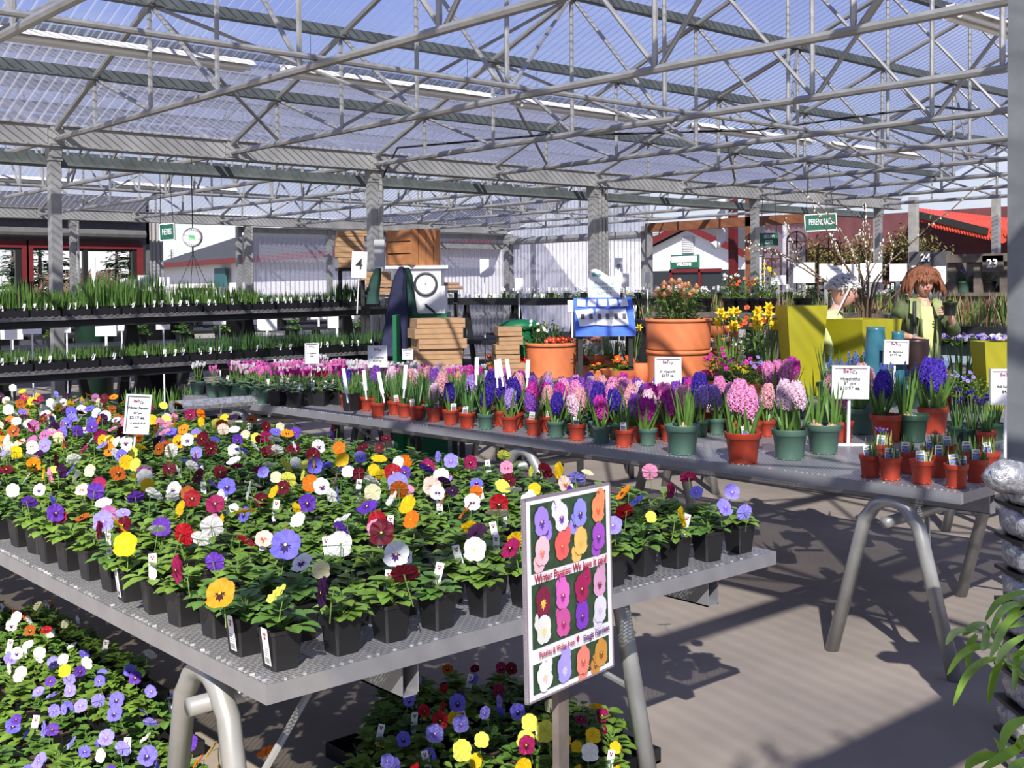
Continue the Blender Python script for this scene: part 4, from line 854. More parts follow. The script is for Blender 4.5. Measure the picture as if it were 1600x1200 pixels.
def cyleaf(seed):
    R=random.Random(seed); b=MB()
    for i in range(22):
        a=R.uniform(0,6.28); q=R.uniform(.01,.075); z=.05*(1-q/.09)+.02*R.random(); d=(math.cos(a),math.sin(a),.15); b.leaf((q*math.cos(a)-.01*math.cos(a),q*math.sin(a)-.01*math.sin(a),z),d,.04,.042,droop=.5,seg=3,fold=.08)
    return b.mesh('foliage',[M['cycleaf']])
CYL=[cyleaf(i) for i in range(4)]
def cyc(x,y,pk,col,label,R,r=.058,h=.10):
    t=thing('potted_cyclamen',label,'potted cyclamen',(x,y,Z2),R.uniform(0,6.28),'cyclamens on the long bench')
    if pk=='S':
        pm,sm=sqpot(.11,.055,.042); ob('pot',pm,t); ob('soil',sm,t); h=.11
    else: pm,sm=rpot(pk,r,h); ob('pot',pm,t); ob('soil',sm,t)
    ob('foliage',R.choice(CYL),t,(0,0,h*.9),R.uniform(0,6)); 
    if col: o=ob('blooms',R.choice(CYB[col]),t,(0,0,h*.92),R.uniform(0,6)); s=R.uniform(.95,1.15); o.scale=(s,s,s)
    if R.random()<.25: o=ob('plant_tag',TAG,t,(.03*R.uniform(-1,1),-.03,h*.9)); o.rotation_euler=(-.15,.1,-.75-t.rotation_euler.z)
CF=[(309,617,'G','white'),(334,621,'G','pink'),(352,624,'D',None),(379,626,'G','palep'),(391,627,'G','pink'),(412,631,'G','pink'),(435,634,'S','mag2'),(460,638,'S','magenta'),(480,634,'S','magenta'),(501,635,'S','red'),(518,634,'S','magenta')]
for i,(px,py,pk,col) in enumerate(CF):
    p=onz(px,py,Z2); q=Vector((p.x,p.y)).normalized()*.05; x,y=p.x+q.x,p.y+q.y
    while not free(x,y,.05): x+=.06
    used.append((x,y,.056)); cyc(x,y,pk,col,'%s cyclamen in the front row, %s pot from the left end'%({'white':'white','pink':'pink','palep':'pale pink','mag2':'bright magenta','magenta':'magenta','red':'red'}.get(col,'bloomless'),ords[i]),R)
for r_ in range(1,8):
    for j in range(26):
        p=LC(.17+r_*.15+R.uniform(-.015,.015),3.9+j*.152+R.uniform(-.015,.015)); 
        if p.y>8.5 or not free(p.x,p.y,.06): continue
        q=proj((p.x,p.y,1)); 
        if p.y<5.5 or (p.y<6.3 and r_<3) : continue
        used.append((p.x,p.y,.06)); c=R.choice(['white','palep','pink','pink','mag2'] if p.y>7.0 else ['palep','pink','mag2','magenta','magenta','red','white'])
        if r_>5 and R.random()<.4: c='white'
        cyc(p.x,p.y,R.choice('GGD'),c,'%s cyclamen, %s row in, %s from its hyacinth side'%({'white':'white','pink':'pink','palep':'pale pink','mag2':'bright magenta','magenta':'magenta','red':'red'}[c],ords[r_],ordw(j)),R)
# drooping grassy pots between cyclamens and bulbs
def grassm(seed,n=60,L=.16,W=.004,sp=.8,dr=1.6,m='blade'):
    R=random.Random(seed); b=MB()
    for i in range(n):
        a=R.uniform(0,6.28); s=sp*R.random(); b.leaf((.02*math.cos(a),.02*math.sin(a),0),(math.cos(a)*s,math.sin(a)*s,1),L*R.uniform(.6,1.1),W,droop=dr*R.random(),seg=5,up=(math.cos(a),math.sin(a),.2),fold=.2,shape='blade')
    return b.mesh('grass_leaves',[M[m]])
GR=[grassm(i) for i in range(3)]; GRB=[grassm(9+i,45,.15,.009,.45,.5) for i in range(3)]
for i,(px,py) in enumerate([(546,643),(562,645),(556,632),(574,632),(600,640),(596,630),(640,645),(618,636)]):
    p=onz(px,py,Z2); x,y=p.x+.04,p.y+.04; k=0
    while not free(x,y,.05) and k<6: x+=.05; k+=1
    used.append((x,y,.05)); t=thing('potted_grass_bulb','grassy drooping leaves in a tall black pot between cyclamens and bulbs, %s from the left'%ords[i],'potted bulbs',(x,y,Z2),0,'grassy black pots on the long bench')
    pm,sm=sqpot(.12,.05,.04); ob('pot',pm,t); ob('soil',sm,t); ob('grass_leaves',(GR if i<4 else GRB)[i%3],t,(0,0,.11),i)
# ---------------------------------------------------------------- signs
M['maroon']=mat('maroon_ink',(.25,.02,.08),.6); M['signgrey']=mat('sign_backing',(.72,.72,.75),.5)
def psign(pxc,pyt,pyb,wpx,D,zb,lines,label,yaw=0,roll=0,post=True,foot=False,logo=True,frame=True,cat='price sign',name='price_sign'):
    top=_C+_ray(pxc,pyt)*D; bot=_C+_ray(pxc,pyb)*D; w=wpx/FPX*D; h=top[2]-bot[2]; X,Y=bot[0],bot[1]
    t=thing(name,label,cat,(X,Y,zb),frame_yaw()+yaw); z0=bot[2]-zb
    MB().bb((-w/2,-.004,z0),(w/2,.004,z0+h)).build('panel',M['whitecard'],t)
    if frame:
        b=MB(); f=w*.06
        for a,c in (((-w/2,-.014,z0),(-w/2+f,.005,z0+h)),((w/2-f,-.014,z0),(w/2,.005,z0+h)),((-w/2+f,-.014,z0),(w/2-f,.005,z0+f)),((-w/2+f,-.014,z0+h-f),(w/2-f,.005,z0+h))): b.bb(a,c)
        b.build('frame',M['white'],t)
    if post:
        b=MB(); b.tube([(0,.008,0),(0,.008,z0+.02)],w*.045 if w<.4 else .012,8)
        if foot: b.box((0,.0,.004),(w*.9,.05,.008))
        b.build('pole',M['white'],t)
    if logo:
        text('BeT',w*.15,M['maroon'],t,(-w*.07,-.0055,z0+h*.83),(PI/2,0,0),bold=w*.003); text('Cy',w*.13,M['ink'],t,(w*.12,-.0055,z0+h*.80),(PI/2,0,0),bold=w*.002)
    for (s,rel,sz) in lines: text(s,w*sz,M['ink'],t,(0,-.0055,z0+h*rel),(PI/2,0,0),bold=w*.0022)
    t.rotation_euler=(0,roll,t.rotation_euler.z); return t
psign(208,616,678,38,5.35,.83,[('Winter Pansies',.66,.135),('3½" pot',.53,.1),('$2.17 ea.',.41,.17),('3 or more $1.97 ea',.28,.085),('Regular',.17,.06)],'framed price sign reading Winter Pansies \$2.17 ea. on the near bench'.replace('\\',''),yaw=.45,roll=.10)
psign(1326,571,623,58,5.95,Z2,[('Hyacinths',.60,.135),('6" pot',.46,.13),('$10.97 ea.',.32,.135)],'framed sign reading Hyacinths 6" pot $10.97 ea. on a white stand',yaw=.0,roll=.02,foot=True)
psign(1043,558,603,43,6.7,Z2,[('4" Hyacinth',.5,.13),('$3.97 ea.',.36,.13)],'framed price sign among the small hyacinths before the big terracotta pot',yaw=.2)
psign(1397,531,569,40,7.95,.775,[('4" Blooms',.5,.13),('$4.97 ea.',.38,.13)],'small framed price sign in front of the teal vases',yaw=.1,roll=.03)
psign(1572,576,632,52,5.4,Z2,[('IRIS Reticulata',.5,.1),('$4.97',.36,.12)],'framed iris price sign half hidden behind the big right post',yaw=.0)
psign(590,540,574,30,8.4,Z2,[('4" Cyclamen',.45,.13),('$3.97 ea.',.3,.13)],'framed price sign at the right end of the cyclamens',yaw=.15)
psign(487,536,568,22,8.6,Z2,[('4" Cyclamen',.5,.13),('$3.97',.36,.13)],'narrow framed price sign in the middle of the cyclamens',yaw=.5)
psign(637,545,562,17,9.0,Z2,[('Cyclamen',.6,.14),('$4.97',.4,.14)],'small leaning price card before the cardboard boxes',yaw=.1,logo=False)
R=random.Random(4)
for i,(px,yt,yb) in enumerate([(543,575,605),(572,578,600),(600,580,605),(630,570,598),(744,558,575),(777,562,580),(786,560,578),(798,560,582),(823,562,580)]):
    D=7.4 if px<700 else 6.9
    a=_C+_ray(px,yt)*D; h=(yb-yt)/FPX*D; zb=a[2]-h-.1
    b=MB(); b.bb((-.012,-.001,.06),(.012,.001,.1+h)); b.bb((-.005,-.001,0),(.005,.001,.06)); o=b.build('stake_label',M['whitecard'],None,(a[0],a[1],zb),(0,R.uniform(-.2,.1),frame_yaw()+R.uniform(-.3,.3)))
    tag(o,'white stake label standing among the grassy pots, %s from the left'%ords[i],'plant label','tall white stake labels')
# ---------------------------------------------------------------- stepped herb shelves on the left
def local(P0,P1,up=(0,0,1)):
    x=(P1-P0); L_=x.length; x.normalize(); y=Vector(up).cross(x).normalized(); z=x.cross(y)
    m_=Matrix(((x.x,y.x,z.x,P0.x),(x.y,y.y,z.y,P0.y),(x.z,y.z,z.z,P0.z),(0,0,0,1))); return m_,L_
BL=[blademesh(40+i,12,.30,.016,.16,'blade',.03,dr=.12) for i in range(4)]; BS=[blademesh(50+i,14,.13,.012,.25,'blade',.034,dr=.1) for i in range(4)]; BG=[blademesh(60+i,12,.20,.016,.22,'blade2',.034,dr=.1) for i in range(3)]
bx=MB(); bx.sq([(.03,.001),(.036,.07),(.038,.075),(.035,.072),(.0,.066)]); SP_=bx.mesh('pot',M['black'])
STG=MB().bb((-.012,-.0006,0),(.012,.0006,.058)).bb((-.005,-.0009,.012),(.005,-.0006,.034),1).mesh('plant_tag',[M['whitecard'],M['tagprint']])
M['rust']=mat('rusted_grey_mesh',(.22,.21,.21),.6,.3,var=.4,scale=30,bump=.3)
def shelf(P0,P1,dep,lab,short,hfun,rows,R,where,grp):
    m_,L_=local(P0,P1); t=thing('display_shelf',lab,'shelf',P0); 
    inv=Matrix.Translation(-P0); b=MB(); b.M=inv@m_
    b.bb((0,0,-.03),(L_,dep,-.012)); b.bb((0,-.012,-.036),(L_,.012,-.006))
    for i in range(int(L_/.06)): b.box((i*.06+.03,-.012,-.006),(.02,.01,.014))
    b.build('mesh_deck',M['rust'],t); b=MB(); b.M=inv@m_; b.bb((0,.03,-.10),(L_,.07,-.035)); b.bb((0,dep-.07,-.10),(L_,dep-.03,-.035)); b.build('rail',M['blackwood'],t)
    n=int(L_/1.5)+1
    for i in range(n):
        u=.35+i*(L_-.7)/(n-1); b=MB(); z0=(m_@Vector((u,0,0))).z; b.M=inv@m_
        for s in(-1,1): b.beam((u,dep/2,-.1),(u+s*.24,dep/2+s*.05,-z0+.01),.09,.05,up=(0,1,0))
        b.beam((u-.1,dep/2,-.1-z0*.45),(u+.1,dep/2,-.1-z0*.45),.05,.07,up=(0,1,0)); b.build('trestle_leg',M['blackwood'],t)
    nt_=int(L_/.28)
    for i in range(nt_):
        p=m_@Vector((i*.28+.005,.0,0)); t2=MB()
        t2.M=m_@Matrix.Translation((i*.28+.004,0.005,-.006)); w,d_=.27,min(dep,.54)
        t2.bb((0,0,0),(w,d_,.004)); t2.bb((0,0,0),(w,.006,.062)); t2.bb((0,d_-.006,0),(w,d_,.062)); t2.bb((0,0,0),(.006,d_,.062)); t2.bb((w-.006,0,0),(w,d_,.062))
        o=t2.build('nursery_tray',M['black']); tag(o,'black tray of sprouting bulbs on the %s, %s from the left'%(where,ordw(i)),'tray','trays on the '+where)
        for c in range(3):
            for r_ in range(rows):
                q=m_@Vector((i*.28+.05+c*.086,.055+r_*.088,0)); pj=proj(q)
                kind,s=hfun(pj[0],R)
                t=thing('sprouting_pot','pot of %s, %s tray of %s, %s row, %s'%(('tall bulb leaves' if kind is BL else 'short bulb shoots'),ordw(i),where,ords[r_],['left','middle','right'][c]),'potted bulbs',q,0,grp)
                ob('pot',SP_,t); o=ob('leaves',R.choice(kind),t,(0,0,.06),R.uniform(0,6)); o.scale=(s,s,s*R.uniform(.85,1.15))
                if r_==0 and R.random()<.8: o=ob('plant_tag',STG,t,(R.uniform(-.02,.02),-.036,.055)); o.rotation_euler=(-.15,R.uniform(-.35,.35),-.5)
R=random.Random(31)
def hf1(x,R):
    if x<45: return BL,.85
    if x<125: return BS,1.25
    if x<250: return BL,1.0
    if x<350: return BL,.75
    if x<400: return BS,1.3
    if x<525: return BS,.8
    return BG,1.0
def hf2(x,R): return (BS,.95) if x<285 else (BG,.85) if x<520 else (BG,.75)
shelf(ony(-60,499,9.8),ony(606,477,10.35),.56,'long upper shelf carrying trays of tall bulb leaves at the left',0,hf1,3,R,'upper herb shelf','sprouting pots on the upper herb shelf')
shelf(ony(-60,586,9.35),ony(640,544,9.75),.5,'long lower shelf with shorter sprouting bulbs at the left',0,hf2,2,R,'lower herb shelf','sprouting pots on the lower herb shelf')
# dark goods below and behind the herb shelves
R=random.Random(8)
for i,(px,y0,y1,X_,w,cc) in enumerate([(45,520,565,5.0,.9,'K'),(225,505,560,6.3,.6,'D'),(20,600,640,3.6,.7,'K'),(330,500,545,7.0,.7,'K'),(455,500,545,8.3,.6,'K')]):
    p=onx(px,y1,X_); q=onx(px,y0,X_); b=MB(); b.lathe([(.01,.002),(w*.36,.002),(w*.46,max(.3,q.z)-.02),(w*.5,max(.3,q.z)),(w*.45,max(.3,q.z))],20); o=b.build('nursery_tub',M['black' if cc=='K' else 'dkgreen_pot'],None,(p.x,p.y+1.6,0),smooth=True)
    tag(o,['big black tub behind the lower herb shelf at far left','dark green tub between the herb shelves','black tub low at the left edge','black tub below the middle of the upper shelf','black tub under the right part of the upper shelf'][i],'tub')
# low black benches behind with brighter gaps
for i,(x0,x1,y,z) in enumerate([(3.6,10.2,13.6,.95),(4.5,12.0,16.4,1.0),(5.5,12.5,19.2,1.0)]):
    t=thing('plant_bench',['dark plant bench just behind the herb shelves','second dark plant bench behind the herb shelves','dark plant bench near the far left wall'][i],'bench',(x0,y,0)); L_=x1-x0
    MB().bb((0,0,z-.05),(L_,1.2,z)).build('deck',M['blackwood'],t); 
    for k in range(5):
        b=MB(); u=.2+k*(L_-.4)/4
        for s in(-1,1): b.beam((u,.6,z-.05),(u+s*.3,.6+s*.2,.01),.09,.05,up=(0,1,0))
        b.build('trestle_leg',M['blackwood'],t)
    for k in range(int(L_/.55)):
        kk=R.choice(('foliage','shoots','card')); hx=x0+.3+k*.55
        if kk=='card' and i<2: o=MB().bb((-.13,-.004,.12),(.13,.004,.32)).bb((-.015,.004,0),(.015,.012,.2)).build('sign_card',M['whitecard'],None,(hx,y+.1,z),frame_yaw()); tag(o,'white sign card on the %s dark bench behind the shelves, %s along it'%(ords[i],ordw(min(19,k))),'sign','white cards behind the herb shelves')
        else:
            t2=thing('potted_herb','dark potted herb on the %s dark bench behind the shelves, %s along it'%(ords[i],ordw(min(19,k))),'potted plant',(hx,y+.35,z),0,'potted herbs behind the shelves'); pm,sm=sqpot(.12,.07,.055); ob('pot',pm,t2); o=ob('foliage',R.choice(FOL),t2,(0,0,.11)); s=R.uniform(1.3,2.2); o.scale=(s,s,s*R.uniform(1,1.5))
# ---------------------------------------------------------------- hanging signs, clock-scale
def hang(pxa,pxb,yt,yb,D,lines,label,m='green_sign',roll=0,yaw=0,sx=.9,zt=3.0,name='hanging_sign',ink='white',bx=True,tl=None,hooks=True,border=True):
    pxc=(pxa+pxb)/2; top=_C+_ray(pxc,yt)*D; bot=_C+_ray(pxc,yb)*D; w=(pxb-pxa)/FPX*D/max(.4,math.cos(yaw)); h=top[2]-bot[2]
    t=thing(name,label,'sign',(bot[0],bot[1],bot[2]),frame_yaw()+yaw); t.rotation_euler=(0,roll,frame_yaw()+yaw)
    MB().bb((-w/2,-.006,0),(w/2,.006,h)).build('board',M[m],t)
    if border:
        b=MB(); f=.012
        for a,c in (((-w/2,-.009,0),(-w/2+f,-.006,h)),((w/2-f,-.009,0),(w/2,-.006,h)),((-w/2,-.009,0),(w/2,-.006,f)),((-w/2,-.009,h-f),(w/2,-.006,h))): b.bb(a,c)
        b.build('border',M['whitecard'],t)
    for (s,rel,hh,sxx) in lines: text(s,h*hh,M[ink],t,(0,-.008,h*rel),(PI/2,0,0),sx=sxx,bold=h*.005)
    if hooks:
        b=MB()
        for s in(-1,1): b.tube([(s*w*.42,0,h),(s*w*.3,0,max(h+.05,zt-bot[2]))],.004,5)
        b.build('hanging_wire',M['ink'],t)
    return t
hang(248,276,349,376,13.5,[('HERBS',.5,.5,.5)],'green hanging sign reading HERBS at the left',yaw=-.45,roll=-.04)
hang(1257,1308,334,361,13,[('PERENNIALS',.52,.50,.50)],'green hanging sign reading PERENNIALS at the right',roll=-.04)
hang(1187,1216,364,384,16,[('GROUND',.70,.38,.5),('COVER',.28,.38,.5)],'dark green hanging sign reading GROUND COVER',zt=3.0,border=False)
# scale with a round dial
p=_C+_ray(301,371)*12.5; t=thing('hanging_scale','round dial hanging scale with a green square face, beside the HERBS sign','scale',tuple(p),frame_yaw())
b=MB(); r=.10; b.lathe([(0,-.03),(r,-.03),(r*1.05,-.015),(r*1.05,.02),(r*.9,.03),(0,.03)],28); 
for i,v in enumerate(b.v): b.v[i]=(v[0],v[2],v[1])
b.build('dial_case',M['galv'],t,smooth=False)
b=MB(); b.disc((0,-.034,0),r*.92,28,0,(0,-1,0)); b.bb((-.032,-.037,-.03),(.032,-.035,.03),1)
for i in range(24): a=i*PI/12; b.beam((math.cos(a)*r*.78,-.036,math.sin(a)*r*.78),(math.cos(a)*r*.88,-.036,math.sin(a)*r*.88),.004,.002,2)
b.build('dial_face',[M['whitecard'],mat('pale_green',(.25,.6,.3),.6),M['ink']],t)
b=MB(); b.tube([(0,0,r),(0,0,r+.14),(0,0,3.1-p[2])],.005,6); b.tube([(0,0,-r),(0,0,-r-.08)],.01,6); 
for s in(-1,1): b.tube([(0,0,-r-.08),(s*.17,0,-.55)],.003,4); b.tube([(0,0,-r-.08),(s*.06,.1,-.55)],.003,4)
b.build('chains',M['ink'],t); MB().lathe([(0,-.62),(.1,-.61),(.17,-.56),(.18,-.55)],20).build('pan',M['galv'],t,smooth=True)
# ---------------------------------------------------------------- wrapping station: cabinet, crate, boxes
M['crate']=mat('orange_pine',(.55,.24,.085),.65,0,col2=(.34,.13,.045),scale=4,det=6); M['card']=mat('cardboard',(.42,.255,.13),.8,0,var=.12,scale=6); M['carde']=mat('cardboard_edge',(.33,.19,.09),.85)
M['cabgreen']=mat('green_painted_panel',(.0,.13,.045),.5,0,var=.15); M['navy']=mat('navy_cloth',(.025,.028,.075),.85,0,var=.4,scale=9); M['dgcloth']=mat('green_cloth',(.02,.065,.05),.85,0,var=.3,scale=9)
DC=11.0; sc_=DC/FPX; fy=frame_yaw()
def at(px,py,D): return Vector(_C+_ray(px,py)*D)
c0=at(662,490,DC); zc=lambda py,px=660: at(px,py,DC).z
t=thing('packing_cabinet','white packing cabinet with round dial standing on a green base','cabinet',(c0.x,c0.y,0),fy)
W_=.34; MB().bb((-.24,-.02,zc(490)),(.17,.45,zc(420))).build('white_body',M['white'],t); MB().bb((.17,0,zc(490)),(.205,.45,zc(447))).build('side_flap',M['white'],t)
MB().bb((-.36,-.05,zc(420)),(.24,.5,zc(415))).build('top_board',M['white'],t); MB().bb((-.20,.0,0),(.22,.7,zc(490))).build('green_base',M['cabgreen'],t)
MB().bb((-.235,-.62,0),(-.20,.7,zc(490))).build('green_side',M['cabgreen'],t)
b=MB(); xd=(666-662)*sc_; zd=zc(444); 
b.tube([(xd+.103*math.cos(a),-.035,zd+.103*math.sin(a)) for a in [2*PI*i/32 for i in range(33)]],.012,8); b.build('dial_rim',mat('dark_grey_rubber',(.06,.065,.075),.5),t)
b=MB(); b.disc((xd,-.03,zd),.095,28,0,(0,-1,0)); b.disc((xd,-.034,zd),.006,8,1,(0,-1,0)); b.build('dial_face',[M['whitecard'],M['ink']],t)
MB().tube([(xd,-.04,zc(476)),(xd+.01,-.06,zc(478)),(xd+.09,-.05,zc(489))],.012,6).build('tape_handle',M['ink'],t)
# crate
cp=at(646,414,DC+.1); t=thing('wooden_crate','orange pine slatted crate on top of the white cabinet','crate',(cp.x,cp.y,zc(415)+.001),fy+.55)
hC=zc(358)-zc(415); wl,wd_=.34,.36
for i in range(3):
    z0=i*hC/3+.004; MB().bb((-wl,-.19,z0),(.0,-.175,z0+hC/3-.014)).build('side_slat',M['crate'],t); MB().bb((-wl,.19,z0),(.0,.205,z0+hC/3-.014)).build('side_slat',M['crate'],t)
for i in range(4):
    y0=-.19+i*.1; MB().bb((.0,y0,0),(.016,y0+.085,hC)).build('end_slat',M['crate'],t); MB().bb((-wl,y0,0),(-wl+.015,y0+.085,hC)).build('end_slat',M['crate'],t); MB().bb((-wl,-.19,0),(0,.2,.012)).build('bottom',M['crate'],t)
t.rotation_euler.z=fy-.72; t.location=at(664,415,DC+.05)+Vector((0,0,0)); t.location.z=zc(415)+.002
M['picture']=mat('grey_picture',(.5,.52,.52),.5)
q=at(594,395,DC+.3); tag(MB().bb((-.06,-.01,-.14),(.05,.01,.13)).build('framed_panel',M['picture'],None,tuple(q),fy-.3),'pale framed panel leaning left of the wooden crate','panel')
# coats
def cloth(name,pts,m,label,loc,seed,w0=.05,w1=.1,th=.04,par=None):
    R=random.Random(seed); n=16; b=MB(); vs=[];fs=[]
    for i,(x,z,w) in enumerate(pts):
        for k in range(n):
            a=2*PI*k/n; rr=1+.22*math.sin(a*5+i*.35)+R.uniform(-.03,.03); vs.append((x+w*math.cos(a)*rr,th*math.sin(a)*rr*(.6+i*.12),z))
    for i in range(len(pts)-1):
        for k in range(n): fs.append((i*n+k,i*n+(k+1)%n,(i+1)*n+(k+1)%n,(i+1)*n+k))
    fs.append(tuple(range(n))); fs.append(tuple((len(pts)-1)*n+k for k in range(n))[::-1]); b.add(vs,fs); o=b.build(name,m,par,loc,fy,smooth=True); tag(o,label,'coat'); return o
q=at(617,415,DC-.25); s_=(DC-.25)/FPX; PZ=lambda L_: [((x-617)*s_,(415-y)*s_,w*s_) for x,y,w in L_]
cloth('hanging_coat',PZ([(627,417,3),(625,430,8),(622,450,11),(619,480,14),(616,510,17),(613,540,19),(612,556,18)]),M['navy'],'long navy coat hanging left of the white cabinet',(q.x,q.y,q.z),1)
cloth('hanging_coat',PZ([(632,418,4),(634,430,7),(635,450,7),(637,465,7),(638,485,8),(640,493,9)]),M['dgcloth'],'green jacket hanging between the navy coat and the cabinet',(q.x+.08,q.y+.08,q.z),2)
cloth('hanging_coat',PZ([(614,418,4),(610,435,8),(606,455,9),(604,475,9)]),M['dgcloth'],'dark green coat hanging behind the left of the navy coat',(q.x-.03,q.y+.2,q.z),3)
# flat boxes
def boxes(pxc,ys,D,lab,rz,w=.42,d=.3,jit=.03,seed=0,flapfirst=True):
    R=random.Random(seed)
    for i in range(len(ys)-1):
        a,c=at(pxc,ys[i],D),at(pxc,ys[i+1],D); h=a.z-c.z
        t=MB(); t.box((0,0,h/2),(w,d,h-.004)); t.box((0,-d*.5-.002,h*.5),(w*.98,.004,h*.1),1)
        o=t.build('flat_box',[M['card'],M['carde']],None,(c.x+R.uniform(-jit,jit),c.y+R.uniform(-jit,jit),c.z),fy+rz+R.uniform(-.05,.05)); tag(o,'flat brown cardboard box, %s from the top of %s'%(ords[i],lab),'box','flat boxes in '+lab)
    return c
c=boxes(682,[497,512,528,544,560,577,600],9.9,'the stack by the green panel',.30)
t=thing('packing_stand','dark low stand carrying the stack of flat boxes by the green panel','stand',(c.x,c.y,0),fy+.3); MB().bb((-.22,-.16,c.z-.04),(.22,.16,c.z-.002)).build('top',M['blackwood'],t)
for sx in(-1,1):
    for sy in(-1,1): MB().bb((sx*.19-.02,sy*.13-.02,0),(sx*.19+.02,sy*.13+.02,c.z-.04)).build('leg',M['blackwood'],t)
c=boxes(796,[510,524,538,552,566,582,600],10.6,'the stack left of the flower bowl',.15,w=.22,d=.3,seed=3)
t=thing('packing_stand','dark low stand carrying the stack of boxes left of the flower bowl','stand',(c.x,c.y,0),fy+.15); MB().bb((-.12,-.16,c.z-.04),(.12,.16,c.z-.002)).build('top',M['blackwood'],t)
for sx in(-1,1):
    for sy in(-1,1): MB().bb((sx*.1-.015,sy*.13-.02,0),(sx*.1+.015,sy*.13+.02,c.z-.04)).build('leg',M['blackwood'],t)
a=at(812,502,10.9); b=MB(); b.lathe([(0,0),(.19,0),(.20,.05),(.14,.09),(0,.1)],20); o=b.build('green_bin_lid',M['cabgreen'],None,(a.x,a.y,a.z-.08),smooth=True)
tag(o,'green rounded bin top above the second box stack','bin'); b=MB().lathe([(0,0),(.14,0),(.18,a.z-.09)],20); b.build('bin',M['cabgreen'],o,(0,0,-a.z+.08))
# shelf crates of cardboard left of the crate
c=boxes(549,[361,370,386,403,419],12.2,'the pile behind the number 4 sign',.2,w=.3,d=.3,seed=7)
c2=boxes(592,[425,438,449,460],12.2,'the pile behind the hanging coats',.1,w=.3,seed=8); c3=boxes(700,[441,447,453],12.0,'the pair right of the cabinet',.1,w=.22,seed=9)
for cc,nm_,w_ in ((c,'tall dark shelf post behind the number 4 sign',.3),(c2,'dark shelf stand behind the coats',.3),(c3,'dark slim stand right of the cabinet',.2)):
    t=MB(); t.bb((-w_/2,-.15,cc.z-.03),(w_/2,.15,cc.z-.002)); 
    for sx in(-1,1): t.bb((sx*w_*.4-.02,-.02,0),(sx*w_*.4+.02,.02,cc.z-.03))
    tag(t.build('shelf_stand',M['blackwood'],None,(cc.x,cc.y,0),fy),nm_,'stand')
t=psign(557,393,434,24,10.7,1.38,[('4',.5,1.0)],'white card with a black number 4 on a white pole',roll=.06,logo=False,frame=False,cat='sign',name='number_sign')
t=psign(392,476,508,19,14.5,.0,[('3',.5,.9)],'white number 3 card between the herb shelves',roll=.0,logo=False,frame=False,cat='sign',name='number_sign')
for i,(px,y0,y1,w_,D) in enumerate([(230,430,455,28,16),(257,433,447,16,17),(200,436,450,26,19),(17,515,530,20,12.5),(50,510,522,30,12.8),(104,503,520,14,12.6),(190,503,517,12,12.9),(255,507,515,22,13),(343,492,507,20,13.2),(757,405,433,14,18),(811,434,455,13,14),(894,469,487,14,11),(977,427,448,12,14),(1012,425,442,8,16),(1440,560,575,8,9)][:14]):
    a,c=at(px,y0,D),at(px,y1,D); w=w_/FPX*D; t=thing('sign_card','white notice card, '+['tall among the upper shelf leaves left of the scale','small, just right of the tall upper shelf one','low behind the tall bulb leaves','at the far left under the upper shelf','wide, under the upper shelf left of the first post','beside the dark tub right of the first post','small, below the middle of the upper shelf','long, under the upper shelf','beside the number 3 card','hanging against the clear wall panel','on a pole over the far bench, left of the information board','low, left of the blue leaflet rack','right of the information board','far one just before the yard opening'][i],'sign',(c.x,c.y,0),fy,'white notice cards')
    MB().bb((-w/2,-.004,c.z),(w/2,.004,a.z)).build('card',M['whitecard'],t); MB().bb((-.008,.004,0),(.008,.014,c.z+.05)).build('stick',M['white'],t)
# ---------------------------------------------------------------- information board and leaflet rack
D=9.9; s_=D/FPX; q=at(944,465,D); M['blue']=mat('blue_painted_board',(.08,.19,.72),.45,0,var=.1)
t=thing('information_board','white wavy topped board reading Perennial Information Centre','sign',(q.x,q.y,q.z),fy)
prof=[(-25,0),(25,0),(25,48),(20,36),(14,32),(8,33),(1,37),(-6,42),(-13,45),(-19,44),(-24,38),(-25,33)]
b=MB(); pr=[(x*s_,z*s_) for x,z in prof]; n=len(pr); b.add([(x,-.01,z) for x,z in pr]+[(x,.01,z) for x,z in pr],[tuple(range(n)),tuple(range(2*n-1,n-1,-1))]+[(i,(i+1)%n,(i+1)%n+n,i+n) for i in range(n)]); b.build('panel',M['whitecard'],t)
M['teal']=mat('teal_ink',(.12,.35,.32),.6)
for sx,zz in ((' Perennial',22),('Information',15),('Centre',8)): text(sx.strip(),.045,M['teal'],t,(0,-.012,zz*s_),(PI/2,0,0))
b=MB(); b.bb((-22*s_,-.012,2*s_),(22*s_,-.0105,2.4*s_)); b.bb((-22*s_,-.012,2*s_),(-21.6*s_,-.0105,30*s_)); b.bb((21.6*s_,-.012,2*s_),(22*s_,-.0105,30*s_)); b.disc((-16*s_,-.012,36*s_),.02,8,0,(0,-1,0)); b.disc((-9*s_,-.012,35*s_),.025,8,0,(0,-1,0),1,.6); b.build('printed_border',M['teal'],t)
t=thing('leaflet_rack','blue sloping rack filled with white leaflets below the information board','rack',(q.x,q.y,q.z-.32),fy)
w=.265; hh=.32; b=MB()
b.add([(-w,-.33,0),(w*.9,-.33,0),(w*.9,0,0),(-w,0,0),(-w,-.33,.04),(w*.9,-.33,.04),(w*.9,0,hh),(-w,0,hh)],[(0,1,2,3),(4,5,6,7),(0,1,5,4),(1,2,6,5),(2,3,7,6),(3,0,4,7)]); b.build('rack_body',M['blue'],t)
b=MB(); sl_=math.atan2(hh-.04,.33); RR=Matrix.Rotation(sl_,3,'X')
for i in range(5): b.box((-.2+i*.09,-.075,hh-.045),(.07,.09,.006),0,M=Matrix.Rotation(sl_,3,'X')@Matrix.Rotation(.05*i-.1,3,'Z'))
for i,(x,a_) in enumerate(((-.17,.15),(-.02,-.12),(.1,.05))): b.box((x,-.22,.155),(.15,.2,.008),0,M=RR@Matrix.Rotation(a_,3,'Z'))
